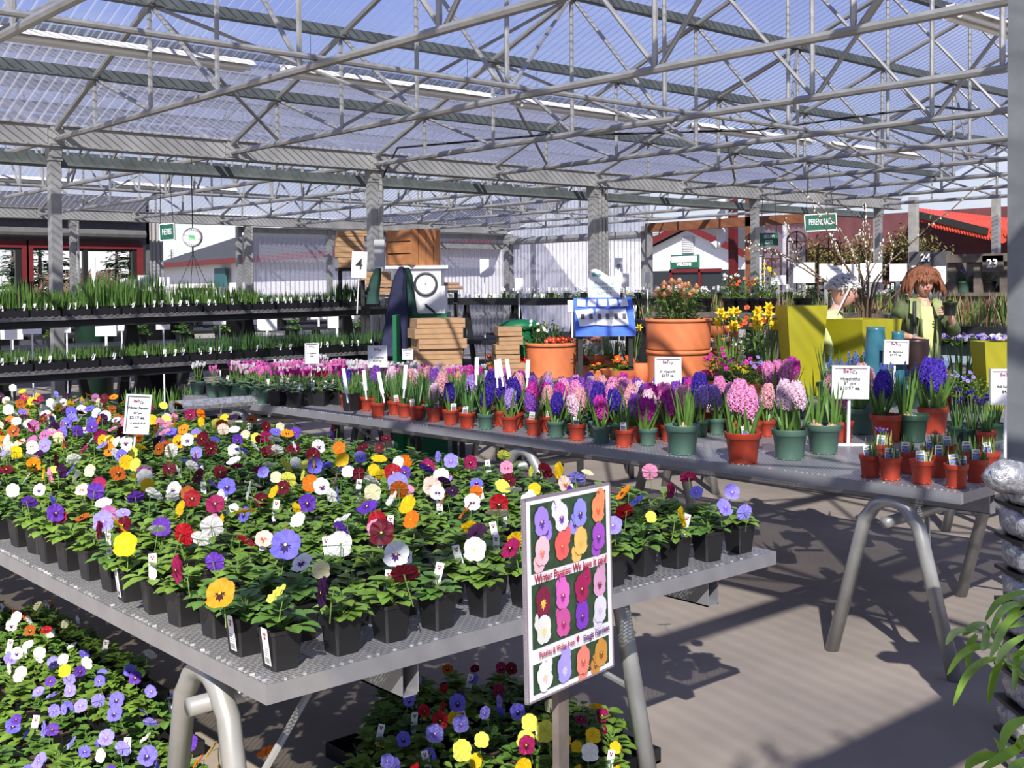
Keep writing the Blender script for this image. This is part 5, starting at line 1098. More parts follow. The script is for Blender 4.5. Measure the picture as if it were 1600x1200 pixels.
for i in range(6): b.box((-.2+i*.07,-.23,.165),(.03,.06,.003),1,M=RR)
b.build('leaflets',[M['whitecard'],M['tagprint']],t)
MB().bb((-w+.02,-.3,-q.z+.32),(-w+.06,-.26,0)).bb((w*.9-.06,-.3,-q.z+.32),(w*.9-.02,-.26,0)).bb((-w+.02,-.04,-q.z+.32),(-w+.06,0,0)).bb((w*.9-.06,-.04,-q.z+.32),(w*.9-.02,0,0)).build('legs',M['blackwood'],t)
psign(967,403,436,12,12,.0,[('9',.55,1.1)],'grey number 9 card rising behind the information board',logo=False,frame=False,cat='sign',name='number_sign')
# ---------------------------------------------------------------- third bench: terracotta, planters, mixed flowers
Z3=.775; A3=Vector((6.98,3.05,0)); bench(A3,0,1.35,5.6,Z3,'far galvanised bench with terracotta pots and yellow planters',beams=(.3,1.0))
for i,y in enumerate((.4,2.8,5.2)): trestle((7.04,3.05+y,0),0,Z3-.047,1.2,.26,['hooped trestle under the right end of the far bench','hooped trestle under the middle of the far bench','hooped trestle under the left end of the far bench'][i])
M['terra']=mat('terracotta_clay',(.72,.21,.075),.75,0,var=.18,scale=5,bump=.1); M['lime']=mat('lime_yellow_glaze',(.36,.33,.014),.4,0,var=.1,scale=3); M['tealg']=mat('teal_glaze',(.035,.15,.20),.25,0,var=.25,scale=4)
def on3(px,X,z=Z3): p=onx(px,600,X); return Vector((X,p.y,z))
def ribbed(name,lab,loc,r,h,ribs,ti=.9,cat='terracotta pot',grp=None,parent=None):
    t=thing(name,lab,cat,loc,0,grp); pr=[(0,.002),(r*ti,.002)]
    for i in range(ribs*2+1):
        z=.01+(h*.86)*i/(ribs*2); rr=r*(ti+(.97-ti)*i/(ribs*2)); pr.append((rr+(.005 if i%2 else 0),z))
    pr+=[(r*1.0,h*.88),(r*1.0,h),(r*.93,h),(r*.92,h*.9)]
    MB().lathe(pr,40).build('pot',M['terra'],t,smooth=True); b=MB().disc((0,0,h*.9),r*.93,24); b.build('soil',M['soil'],t); return t
def z_at(px,py,P): d=proj(P)[2]; return (_C+_ray(px,py)*d)[2]
# species
PRIMC={'red':mat('primrose_red',(.55,.01,.02),.5,trans=.2),'orange':mat('primrose_orange',(.75,.10,.02),.5,trans=.2),'ymid':mat('flower_yellow',(.85,.62,.02),.5,trans=.2),'whit':mat('flower_white',(.85,.84,.8),.5,trans=.2),'mag':mat('flower_magenta',(.6,.02,.3),.5,trans=.2),'mus':mat('muscari_blue',(.08,.14,.48),.5,trans=.1),'peach':mat('rose_peach',(.95,.52,.28),.5,0,var=.25,scale=40,trans=.3),'pinkr':mat('rose_pink',(.95,.66,.58),.5,0,var=.2,scale=40,trans=.3),'lavd':mat('flower_lavender',(.35,.28,.75),.5,trans=.2)}
def primm(c,seed,n=7,sp=.05):
    R=random.Random(seed); b=MB()
    for i in range(n):
        a=R.uniform(0,6.28); q=sp*R.random()**.5; p=Vector((q*math.cos(a),q*math.sin(a),R.uniform(.02,.05))); nn=Vector((R.gauss(-.4,.4),R.gauss(-.6,.4),.8)).normalized(); Q=nn.to_track_quat('Z','Y').to_matrix(); b.tube([(p.x*.5,p.y*.5,0),p],.0015,3,mi=2,cap=False)
        for k in range(5):
            an=k*1.257; e=Q@Vector((math.cos(an),math.sin(an),0)); b.disc(p+e*.010,.010,7,0,nn)
        b.disc(p+nn*.002,.006,6,1,nn)
    return b.mesh('blooms',[PRIMC[c],PRIMC['ymid'],M['stem']])
def rosette(seed,n=14,L=.10,W=.045,m='leaf'):
    R=random.Random(seed); b=MB()
    for i in range(n):
        a=i*2.399; b.leaf((.01*math.cos(a),.01*math.sin(a),0),(math.cos(a),math.sin(a),R.uniform(.2,1.3)),L*R.uniform(.7,1.1),W,droop=.9,seg=4,fold=.2)
    return b.mesh('foliage',[M[m]])
ROS=[rosette(i) for i in range(3)]
def daffm(seed,n=6,H=.24,col='ymid'):
    R=random.Random(seed); b=MB()
    for i in range(n):
        x,y=R.uniform(-.05,.05),R.uniform(-.05,.05); h=H*R.uniform(.75,1.1); nn=Vector((R.gauss(-.6,.3),R.gauss(-.7,.3),.15)).normalized(); p=Vector((x,y,h)); b.tube([(x*.4,y*.4,0),(x,y,h*.9),p],.002,4,mi=1,cap=False)
        Q=nn.to_track_quat('Z','Y').to_matrix()
        for k in range(6):
            e=Q@Vector((math.cos(k*1.047),math.sin(k*1.047),0)); b.leaf(p,e+nn*.1,.026,.014,droop=.1,seg=2,up=nn)
        b.tube([p,p+nn*.02],[.006,.010],8,mi=0,cap=False)
    return b.mesh('blooms',[PRIMC[col],M['stem']])
def bushm(seed,n=120,r=.12,h=.2,L=.035,W=.02,m='leaf',fl=None,nf=0,fr=.012):
    R=random.Random(seed); b=MB()
    for i in range(n):
        a=R.uniform(0,6.28); q=r*R.random()**.5; z=h*R.uniform(.1,1)*(1-.5*(q/r)**2); 
        if i%5==0: b.tube([(0,0,0),(q*math.cos(a),q*math.sin(a),z)],.002,3,mi=1,cap=False)
        b.leaf((q*math.cos(a),q*math.sin(a),z),(math.cos(a)+R.gauss(0,.4),math.sin(a)+R.gauss(0,.4),R.uniform(-.1,.9)),L*R.uniform(.7,1.2),W,droop=.4,seg=3)
    for i in range(nf):
        a=R.uniform(0,6.28); q=r*R.random()**.5; z=h*(1.0-.35*(q/r)**2)*R.uniform(.8,1.1); nn=Vector((R.gauss(-.5,.4),R.gauss(-.6,.4),.6)).normalized(); c=Vector((q*math.cos(a),q*math.sin(a),z))
        for k in range(5): e=nn.to_track_quat('Z','Y').to_matrix()@Vector((math.cos(k*1.257),math.sin(k*1.257),0)); b.disc(c+e*fr*.7,fr*.75,6,2,nn)
    return b.mesh('foliage',[M[m],M['stem']]+([PRIMC[fl]] if fl else []))
def spears(seed,c,n=12,H=.16):
    R=random.Random(seed); b=MB()
    for i in range(n):
        x,y=R.uniform(-.05,.05),R.uniform(-.05,.05); z=H*R.uniform(.7,1.1); b.tube([(x*.5,y*.5,0),(x,y,z-.02)],.0018,3,mi=1,cap=False)
        for k in range(14): a=k*2.4; zz=z-.03+.035*k/14; b.ball((x+.007*math.cos(a)*(1-k/20),y+.007*math.sin(a)*(1-k/20),zz),.0045,0,4,2)
    return b.mesh('blooms',[PRIMC[c],M['stem']])
def pot3(px,X,kind,pk,col,lab,s=1,r=.075,h=.12,zb=Z3,D=None,py=None,name='potted_flower',cat='potted flower'):
    if D: q=at(px,py,D); P=Vector((q.x,q.y,zb if zb is not None else q.z))
    else: P=on3(px,X,zb)
    t=thing(name,lab,cat,tuple(P),0,None)
    if pk in 'RGDK': pm,sm=rpot(pk,r,h); ob('pot',pm,t); ob('soil',sm,t)
    elif pk=='T': b=MB(); b.lathe([(0,.001),(r*.7,.001),(r*.95,h*.8),(r,h*.82),(r*1.03,h),(r*.95,h),(r*.93,h*.9)],24); b.build('pot',M['terra'],t,smooth=False); MB().disc((0,0,h*.9),r*.95,16).build('soil',M['soil'],t)
    elif pk=='B': b=MB(); b.lathe([(0,.001),(r*.6,.001),(r*.95,h*.7),(r*1.05,h),(r*.97,h),(r*.9,h*.8)],28); b.build('bowl',M['terra'],t); MB().disc((0,0,h*.85),r*.95,16).build('soil',M['soil'],t)
    zz=h*.88; sd=int(px)
    def add(me,nm,sc=1,off=(0,0,0),rz=0): o=ob(nm,me,t,(off[0],off[1],zz+off[2]),rz); o.scale=(sc,sc,sc); return o
    if kind=='prim':
        add(ROS[sd%3],'foliage',s); add(primm(col,sd,9,.055),'blooms',s*1.15,(0,0,.02))
    elif kind=='daff': add(blademesh(sd,14,.20,.012,.3,'blade',.03,dr=.2),'foliage',s); add(daffm(sd,8 if col!='few' else 3),'blooms',s)
    elif kind=='grass': add(grassm(sd,80,.22,.006,.7,.9),'foliage',s)
    elif kind=='bush': add(bushm(sd,110,.13,.2,m='leaf2' if sd%2 else 'leaf',fl=col,nf=14 if col else 0),'foliage',s)
    elif kind=='tall': add(bushm(sd,150,.09,.34,.04,.02,'leaf2',fl=col,nf=10 if col else 0),'foliage',s)
    elif kind=='mus': add(blademesh(sd,14,.13,.008,.5,'blade2',.03,dr=.5),'foliage',s); add(spears(sd,'mus',14),'blooms',s)
    elif kind=='blade': add(blademesh(sd,12,.26,.018,.25,'blade2',.03,dr=.1),'foliage',s)
    return t
# flower bowl A
P=on3(862,7.35); d=proj(P)[2]; zt=z_at(862,535,P)-Z3; tA=ribbed('terracotta_planter','wide ribbed terracotta planter of red primroses and dark leaves',tuple(P),.245,zt,12,.88)
for i,(x,y,k) in enumerate(((-.13,-.1,'p'),(.02,-.14,'p'),(.14,-.06,'p'),(.05,.08,'b'),(-.1,.1,'w'),(.0,.0,'d'))):
    if k=='p': ob('primrose_leaves',ROS[i],tA,(x,y,zt*.9),i); o=ob('primrose_blooms',primm('red',i+3,7,.05),tA,(x,y-.02,zt*.93)); o.scale=(1.3,)*3
    elif k=='w': ob('pale_flowers',bushm(70,120,.14,.22,.04,.022,'leaf2','whit',16),tA,(x,y,zt*.9))
    elif k=='b': ob('tall_foliage',bushm(71,140,.14,.26,.06,.02,'leaf2','ymid',8,.009),tA,(x,y,zt*.9))
    else: ob('dark_leaves',blademesh(73,10,.24,.03,.6,'blade2',.04,dr=.4),tA,(x,y,zt*.9))
# stacked pots with roses
P=on3(1060,7.35); zm=z_at(1060,546,P)-Z3; zt=z_at(1060,498,P)-Z3; r=.275
ribbed('terracotta_planter','lower of the two big stacked terracotta planters',tuple(P),r*.97,zm,11,.93)
tB=ribbed('terracotta_planter','upper big ribbed terracotta planter holding the peach roses',(P.x,P.y,Z3+zm+.002),r,zt-zm,11,.95)
def roses(t,z,n,H,sp,seed):
    R=random.Random(seed); b=MB(); c=MB()
    for i in range(n):
        a=R.uniform(0,6.28); q=sp*R.random()**.6; h=H*R.uniform(.72,1.05)*(1-.2*q/sp); p=Vector((q*math.cos(a)*1.0,q*math.sin(a),z+h)); b.tube([(p.x*.3,p.y*.3,z),(p.x*.8,p.y*.8,z+h*.6),p],.003,4,mi=1,cap=False)
        mi=R.choice((0,0,1)); 
        for ring,(rr,zz,k,tilt) in enumerate(((.012,.018,4,.1),(.020,.010,5,.5),(.028,0,6,1.1))):
            for j in range(k):
                an=j*2*PI/k+ring; c.leaf(p+Vector((math.cos(an)*rr*.3,math.sin(an)*rr*.3,zz-.01)),(math.cos(an)*tilt,math.sin(an)*tilt,1),.034,.030,mi=mi,droop=.5,seg=3,up=(math.cos(an),math.sin(an),.3),fold=-.15)
    for i in range(n*7):
        a=R.uniform(0,6.28); q=sp*1.0*R.random()**.5; b.leaf((q*math.cos(a),q*math.sin(a),z+H*R.uniform(.1,.8)),(R.gauss(0,1),R.gauss(0,1),R.uniform(-.3,.8)),.06,.038,mi=0,droop=.4,seg=3)
    b.build('rose_leaves',[M['leaf2'],M['stem']],t); c.build('rose_blooms',[PRIMC['peach'],PRIMC['pinkr']],t)
roses(tB,(zt-zm)*.9,34,.33,.20,5)
P2=on3(1118,7.75); ribbed('terracotta_planter','darker red clay pots stacked behind the rose planter, lower one',tuple(P2),.13,.40,6,.85)
b=MB()
for k in range(7): a=k*.9; b.ball((.075*math.cos(a),.075*math.sin(a),.04+.012*(k%3)),.035,0,8,5)
b.lathe([(0,0),(.1,0),(.12,.09),(.1,.1)],24); o=b.build('clay_ornament',mat('dark_terracotta',(.38,.085,.03),.7,0,var=.2),None,(P2.x,P2.y,Z3+.402),smooth=True); tag(o,'reddish clay rosette ornament on the pots behind the rose planter','ornament')
P3=on3(1003,7.15); b=MB().lathe([(0,.001),(.05,.001),(.07,.12),(.066,.2),(.06,.2)],20); tag(b.build('clay_jar',M['terra'],None,tuple(P3),smooth=True),'small plain clay jar left of the big stacked planters','jar')
LST=[(806,7.5,'bush','T',None,'leafy plant in a clay pot left of the flower bowl',1.2,.12,.18),(775,7.2,'prim','T','red','red primrose in a clay pot at the left end of the far bench',1.3,.09,.12),(818,7.15,'prim','T','red','red primrose in clay, by the left side of the wide planter',1.2,.07,.1),
(912,7.2,'prim','T','red','red primrose in a clay pot right of the wide planter',1.3,.08,.15),(918,7.6,'bush','T','orange','bronze flowered plant behind the red primrose',1.2,.09,.2),(945,7.5,'daff','T','ymid','small daffodils in clay below the leaflet rack',1.1,.09,.22),(935,7.15,'prim','T','orange','orange red primrose in clay before the daffodils',1.2,.08,.12),
(962,7.45,'grass','T',None,'grassy plant in a clay pot left of the big planters',1.3,.09,.18),(970,7.1,'prim','B','orange','wide clay bowl of orange red primroses',1.6,.17,.14),(985,7.3,'daff','T','few','pale leaved narcissus in clay beside the big stacked planters',1.4,.07,.2),
(1128,7.2,'bush','D','mag','magenta flowered plant right of the rose planter',1.1,.09,.12),(1108,7.1,'prim','T','mag','magenta primrose in clay before the rose planter',1.1,.07,.1),(1140,7.5,'daff','D','ymid','clump of yellow daffodils right of the rose planter',1.9,.10,.16),(1130,7.75,'bush','D','whit','white flowered plant behind the daffodils',1.5,.10,.14),(1165,7.25,'prim','R','ymid','bright yellow primrose in front of the daffodils',1.6,.09,.13),(1200,7.55,'daff','D','ymid','second clump of yellow daffodils beside the tall planter',2.0,.10,.17),(1195,7.25,'prim','R','mag','magenta primrose left of the tall yellow planter',1.5,.09,.12),(1178,7.8,'tall','K','orange','tall bushy plant with orange tips between the daffodil clumps',1.5,.12,.2),(1215,7.1,'prim','B','mag','clay bowl of magenta primroses before the tall planter',1.4,.13,.10),(1180,7.1,'bush','T','lavd','lavender flowered plant in clay',1.0,.08,.1),(1155,7.05,'bush','B','mag','low clay bowl of mixed plants',1.1,.12,.09),(1090,7.9,'bush','D','whit','white flowered bush far right of the rose planter',1.3,.1,.2),
(1310,7.15,'mus','D','mus','grape hyacinths in a dark pot before the wide yellow planter',1.3,.09,.12),(1335,7.2,'mus','D','mus','grape hyacinths in a dark pot left of the teal vase',1.4,.10,.13),(1295,7.2,'blade','D',None,'dark strap leaved plant between the yellow planters',1.2,.09,.13),(1385,7.1,'mus','D','mus','grape hyacinths right of the teal vase',1.2,.08,.1),(1432,7.15,'mus','D','mus','grape hyacinths before the woman',1.2,.08,.12),
(1502,7.6,'blade','K',None,'tall strap leaved plant left of the right hand yellow planter',1.4,.09,.15),(1500,7.15,'bush','K','lavd','purple flowered plant in a black pot on the far bench',.9,.07,.1),(1475,7.2,'grass','R',None,'grassy plant in an orange-red pot on the far bench',.9,.07,.1),(1528,7.15,'bush','K',None,'leafy plant in a black pot beside the big post',.8,.07,.1),(1455,7.3,'bush','R','orange','bronze leaved plant in a red pot behind the violet hyacinths',1.0,.07,.1)]
for (px,X,k_,pk,col,lab,s,r_,h_) in LST: pot3(px,X,k_,pk,col,lab,s,r_,h_)
# yellow planters and teal vases
def taper(name,lab,P,top,bot,h,rz,m='lime',cat='planter',th=.02):
    t=thing(name,lab,cat,tuple(P),rz); b=MB(); o_=[(-1,-1),(1,-1),(1,1),(-1,1)]
    rings=[(bot/2,0),(top/2,h),(top/2-th,h),(top/2-th,h-.12)]; vs=[(x*r,y*r,z) for r,z in rings for x,y in o_]; fs=[(i*4+k,i*4+(k+1)%4,(i+1)*4+(k+1)%4,(i+1)*4+k) for i in range(3) for k in range(4)]+[(3,2,1,0)]
    b.add(vs,fs); b.build('shell',M[m],t); b=MB(); r=top/2-th; b.add([(x*r,y*r,h-.1) for x,y in o_],[(0,1,2,3)]); b.build('soil',M['soil'],t); return t
P=on3(1252,7.45); taper('square_planter','tall tapering lime yellow square planter',P,.31,.20,z_at(1252,477,P)-Z3,frame_yaw()+.06)
P=on3(1348,7.75); taper('square_planter','broad lime yellow square planter with the pussy willow behind it',P,.40,.30,z_at(1348,498,P)-Z3,frame_yaw()+.48)
P=on3(1556,7.4); taper('square_planter','lime yellow square planter beside the big right post',P,.25,.17,z_at(1556,533,P)-Z3,frame_yaw()-.0)
def vase(px,X,yt,rt,rb,lab,m='tealg'):
    P=on3(px,X); h=z_at(px,yt,P)-Z3; b=MB(); b.lathe([(0,.001),(rb*.85,.001),(rb,.05),(rb*.95,h*.4),(rt*1.1,h*.85),(rt,h*.96),(rt*1.08,h),(rt*.9,h),(rt*.85,h*.85)],28); o=b.build('glazed_vase',M[m],None,tuple(P),smooth=True); tag(o,lab,'vase')
vase(1368,7.3,511,.062,.095,'tall teal glazed vase before the broad yellow planter'); vase(1403,7.35,518,.04,.06,'smaller teal vase half behind the price sign')
M['brownurn']=mat('dark_brown_glaze',(.03,.016,.014),.4); vase(1431,7.45,530,.085,.05,'dark brown flared planter in front of the woman','brownurn')
# pussy willow in its own tall pot behind the planter
P=on3(1352,8.28); P.z=0; Dw=proj(P)[2]; t=thing('pussy_willow','tall pussy willow branches rising behind the broad yellow planter','potted tree',tuple(P)); pm,sm=rpot('K',.16,.3); ob('pot',pm,t); ob('soil',sm,t)
M['wbark']=mat('willow_bark',(.14,.09,.05),.8,0,var=.3); M['catkin']=mat('catkin_fluff',(.62,.58,.52),.9)
b=MB(); cks=MB(); R=random.Random(12); base=Vector((0,0,.28)); z490=z_at(1352,490,P)
def wpt(px,py,dd=0): q=at(px,py,Dw+dd); return Vector((q.x-P.x,q.y-P.y,q.z))
def branch(pts,r0,dens,dd,buds=True):
    P_=[base+Vector((R.uniform(-.03,.03),R.uniform(-.03,.03),0)) if p is None else wpt(p[0],p[1],dd*(i/len(pts))) for i,p in enumerate(pts)]
    # subdivide
    Q=[]
    for i in range(len(P_)-1):
        for k in range(4): Q.append(P_[i].lerp(P_[i+1],k/4)+Vector((R.gauss(0,.006),)*3))
    Q.append(P_[-1]); n=len(Q); b.tube(Q,[r0*(1-.8*i/n)+.0012 for i in range(n)],5,cap=False)
    if buds:
        for i in range(int(n*.35),n-1):
            for k in range(dens):
                if R.random()<.8:
                    t_=R.random(); c=Q[i].lerp(Q[i+1],t_); d=(Q[i+1]-Q[i]).normalized(); o=Vector((R.gauss(0,1),R.gauss(0,1),R.gauss(0,1))).normalized(); o=(o-d*o.dot(d)).normalized(); cks.ball(c+o*.010,.0068*R.uniform(.7,1.2),0,5,4,(1,1,1.5))
    return Q
branch([None,(1348,480),(1340,440),(1310,400),(1285,345),(1268,320)],.011,3,-.3)
branch([None,(1352,480),(1345,430),(1320,370),(1290,330),(1240,290),(1190,257)],.010,3,.2)
branch([None,(1355,480),(1357,430),(1350,380),(1352,330),(1350,318)],.010,4,-.2)
branch([None,(1350,480),(1352,440),(1362,390),(1358,350),(1330,330),(1307,313)],.009,4,.3)
branch([None,(1350,490),(1330,455),(1290,440),(1245,405),(1235,370),(1225,338)],.010,2,-.4)
branch([(1290,440),(1255,420),(1225,400),(1190,392),(1160,388)],.006,2,-.3)
branch([(1245,405),(1215,395),(1190,385),(1165,375)],.005,2,-.2)
branch([None,(1358,480),(1365,440),(1400,400),(1450,355),(1520,300),(1565,275)],.010,2,.3)
branch([None,(1360,480),(1372,440),(1390,410),(1395,385),(1390,362)],.008,2,.1)
branch([None,(1352,480),(1350,440),(1335,400),(1322,375)],.008,4,.2)
branch([None,(1345,470),(1335,440),(1318,410),(1305,380),(1300,360)],.007,4,-.1)
branch([None,(1340,480),(1325,470),(1300,460),(1280,440)],.006,1,-.4,False)
branch([None,(1370,490),(1400,460),(1430,420),(1455,380)],.008,1,.1,False)
branch([(1350,400),(1340,370),(1352,345)],.004,4,0); branch([(1357,430),(1375,400),(1378,375)],.004,3,.2)
b.build('branches',M['wbark'],t,smooth=True); cks.build('catkins',M['catkin'],t,smooth=True)['kind']='stuff'
# ---------------------------------------------------------------- middle and far display benches
R=random.Random(19)
FIL=[bushm(200+i,60,.10,.14,.035,.018,'leaf2' if i%2 else 'leaf',fl=('whit','lavd','ymid','whit','mag',None)[i],nf=(12,8,5,14,6,0)[i]) for i in range(6)]
def farbench(x,y0,y1,z,dep,lab,low=True,grp='',n=24,hs=1,cards=()):
    t=thing('display_bench',lab,'bench',(x,y0,0)); L_=y1-y0
    MB().bb((0,0,z-.11),(dep,L_,z)).build('deck',M['blackwood'],t)
    if low: MB().bb((-.25,0,z*.55-.05),(dep,L_,z*.55)).build('lower_shelf',M['blackwood'],t)
    k=0
    for i in range(max(2,int(L_/1.3))):
        y=.3+i*(L_-.6)/(max(2,int(L_/1.3))-1); b=MB()
        for s in(-1,1): b.beam((dep*.3,y,z-.11),(dep*.3,y+s*.24,.01),.07,.05,up=(1,0,0))
        b.build('trestle_leg',M['blackwood'],t)
    for i in range(n):
        y=y0+.1+(L_-.2)*i/(n-1); 
        q=thing('potted_perennial','small potted perennial on the %s, %s from its left end'%(grp,ordw(n-1-i)),'potted plant',(x+.12,y,z),0,'perennials on the '+grp); pm,sm=sqpot(.10,.05,.04); ob('pot',pm,q); o=ob('foliage',R.choice(FIL),q,(0,0,.08),R.uniform(0,6)); s=hs*R.uniform(.7,1.2); o.scale=(s,s,s)
        if R.random()<.6: o=ob('plant_tag',TAG,q,(-.03,0,.12),-1.2); o.scale=(1.5,)*3
farbench(14.2,8.2,16.5,1.42,1.0,'long black far bench with white-labelled perennials against the clear wall',grp='long far bench',n=20,hs=.75)
farbench(15.4,15.9,19.3,1.40,.9,'black far bench left of the cabinet by the clear wall panels',grp='far left bench',n=14,hs=.6) if 0 else None
# dense mass of tagged plants on the long bench
b=MB(); cc={}
for i in range(260):
    me=R.choice(FIL[:4]); merge(b,me,(14.3+R.random()*.8,8.25+8.1*R.random(),1.42),R.uniform(0,6),R.uniform(.5,.9),[ {'pansy_leaf':0,'pansy_leaf_dark':1,'green_stem':2,'flower_white':3,'flower_lavender':4,'flower_yellow':5,'flower_magenta':6}[m_.name] for m_ in me.materials])
for i in range(150): b.box((14.25+R.random()*.4,8.25+8.1*R.random(),1.42+.17),(.003,.03,.05),3,rz=R.uniform(-.5,.5))
o=b.build('perennial_mass',[M['leaf'],M['leaf2'],M['stem'],PRIMC['whit'],PRIMC['lavd'],PRIMC['ymid'],PRIMC['mag']]); tag(o,'dense mass of small labelled perennials covering the long far bench','perennials',None,'stuff')
t=thing('display_bench','black bench with A shaped legs behind the box stacks','bench',(11.2,12.6,0))
MB().bb((0,-.6,1.36),(.9,3.6,1.46)).build('deck',M['blackwood'],t); MB().bb((-.3,-.6,.78),(.9,3.6,.84)).build('middle_shelf',M['blackwood'],t); MB().bb((-.5,-.6,.4),(.9,3.6,.45)).build('lower_shelf',M['blackwood'],t)
for y in(0,1.1,2.2,3.3):
    b=MB(); [b.beam((0,y,1.36),(0,y+s*.26,.01),.07,.05,up=(1,0,0)) for s in(-1,1)]; b.build('trestle_leg',M['blackwood'],t)
b=MB()
for i in range(160): b.leaf((11.25+R.random()*.6,12.1+4*R.random(),1.46),(R.gauss(0,.4),R.gauss(0,.4),1),R.uniform(.05,.1),.03,mi=R.choice((0,1)),seg=2)
for i in range(60): b.box((11.22+R.random()*.2,12.1+4*R.random(),1.50),(.003,.04,.06),2,rz=R.uniform(-.5,.5))
o=b.build('seedling_mass',[M['leaf'],M['leaf2'],M['whitecard']]); tag(o,'low green seedlings with white tags on the A legged bench','seedlings',None,'stuff')
# shelf with pots in the middle distance
t=thing('display_bench','weathered wooden shelf with dark pots between the rose planter and the older woman','bench',(9.7,7.0,0)); zS=z_at(1170,488,(9.7,7.6,1))
MB().bb((0,-1.5,zS-.05),(.5,1.6,zS)).build('board',M['greywood'],t)
for y in(-1.3,0,1.4): MB().bb((.05,y,0),(.14,y+.09,zS-.05)).build('leg',M['greywood'],t)
for (px,k_,col,s,lab) in ((1143,'tall','whit',1.0,'tall white flowered hellebore in a dark grey pot'),(1200,'tall','ymid',1.1,'yellow flowered bush in a dark grey pot left of the tall planter'),(1165,'bush','orange',1.1,'orange flowered plant between the dark grey pots'),(1255,'bush',None,.8,'low plant in a dark pot just above the tall planter'),(1185,'tall','ymid',.7,'smaller plant next to the yellow flowered bush'),(1100,'bush','whit',.7,'white flowered plant right of the roses')):
    P=onx(px,480,9.85); pot3(px,9.85,k_,'K',col,lab,s,.095,.15,zb=zS)
# right: rack of weathered wood with numbers
X=12.5
t=thing('plant_rack','weathered timber plant rack numbered 23 and 24 behind the woman','rack',(X,0,0))
def rx(x0,y0,x1,y1,dx=0,th=.06,X=X): a=onx(x0,(y0+y1)/2,X+dx); c=onx(x1,(y0+y1)/2,X+dx); xm=(x0+x1)/2; return ((dx,min(a.y,c.y),onx(xm,y1,X+dx).z),(dx+th,max(a.y,c.y),onx(xm,y0,X+dx).z))
b=MB(); b.bb(*rx(1478,396,1620,409,0,.12)); b.bb(*rx(1478,457,1620,463,0,.5)); b.bb(*rx(1478,481,1620,492,.1,.5)); b.build('shelf_beam',M['greywood'],t)
b=MB()
for (xa,xb) in ((1480,1493),(1521,1533),(1562,1574)): 
    lo,hi=rx(xa,409,xb,457,.05,.25); b.bb(lo,(hi[0],hi[1],hi[2])); b.bb((lo[0],lo[1],0),(lo[0]+.1,lo[1]+.12,lo[2]))
b.build('upright',M['greywood'],t)
b=MB(); b.bb(*rx(1420,393,1480,440,.9,.1)); b.build('back_board',M['greywall'],t); b=MB(); b.bb(*rx(1493,412,1620,457,.52,.05)); b.build('back_panel',M['blackwood'],t)
p=onx(1551,412,X); text('23',.13,M['whitecard'],t,(-.01,p.y,p.z),RXm,bold=.004); b=MB(); b.bb((.0,p.y-.12,p.z-.09),(.02,p.y+.12,p.z+.09)); b.build('number_plate',M['greywood'],t)
p=onx(1444,403,X+.85); text('24',.13,M['whitecard'],t,(.88,p.y,p.z),RXm,bold=.004)
for i,px in enumerate((1505,1545)):
    P=onx(px,457,X+.15); pot3(px,X+.15,'bush','G' if i==0 else 'K','lavd' if i==0 else None,['purple primrose in a green pot on the numbered rack','dark plant on the numbered rack'][i],.7,.08,.13,zb=onx(px,457,X+.15).z)
# grassy perennials bench behind the women
def massbench(x,y0,y1,z,dep,lab,mlab,n,H,mats_,seed):
    R=random.Random(seed); t=thing('display_bench',lab,'bench',(x,y0,0)); MB().bb((0,0,z-.08),(dep,y1-y0,z)).build('deck',M['blackwood'],t)
    for i in range(4):
        y=.2+i*(y1-y0-.4)/3; MB().bb((.05,y,0),(.13,y+.08,z-.08)).build('leg',M['blackwood'],t)
    b=MB()
    for i in range(n): b.leaf((x+R.random()*dep,y0+(y1-y0)*R.random(),z),(R.gauss(0,.25),R.gauss(0,.25),1),H*R.uniform(.4,1.1),R.uniform(.008,.02),mi=R.randrange(len(mats_)),droop=.3,seg=3)
    o=b.build('perennial_mass',mats_); tag(o,mlab,'perennials',None,'stuff')
M['straw']=mat('straw_stems',(.30,.22,.11),.8,0,var=.4,scale=20); M['brownleaf']=mat('bronze_leaf',(.16,.08,.03),.7,0,var=.3)
massbench(10.6,4.4,9.8,1.2,1.2,'dark bench of tall grassy perennials behind the two women','mass of straw and green stems behind the two women',2200,.34,[M['straw'],M['leaf'],M['straw'],M['leaf2'],M['brownleaf']],3)
massbench(10.0,2.0,4.3,1.12,.9,'dark bench of bedding plants right of the woman','mass of leafy bedding plants right of the woman',900,.16,[M['leaf'],M['leaf2'],M['brownleaf']],4)
for i,(px,cc_) in enumerate([(1478,'lavd'),(1495,'lavd'),(1515,'lavd'),(1533,'lavd'),(1552,'whit'),(1565,'lavd')]):
    P=on3(px,9.3,.86); q=pot3(px,9.3,'prim','K',cc_,'%s primrose on the round grey tray, %s from the left'%({'lavd':'lavender','whit':'white'}[cc_],ords[i]),1.3,.08,.12,zb=.985)
P=onx(1510,535,9.35); t=thing('grey_trough','long grey round-ended tray carrying lavender primroses','tray',(9.3,P.y-.35,0)); MB().bb((-.15,-.55,.95),(.2,1.3,.985)).bb((-.17,-.57,.95),(-.15,1.32,1.01)).build('tray',mat('blue_grey_tray',(.35,.42,.5),.5),t); MB().bb((-.1,-.5,0),(-.02,-.42,.95)).bb((-.1,1.15,0),(-.02,1.23,.95)).build('legs',M['blackwood'],t)
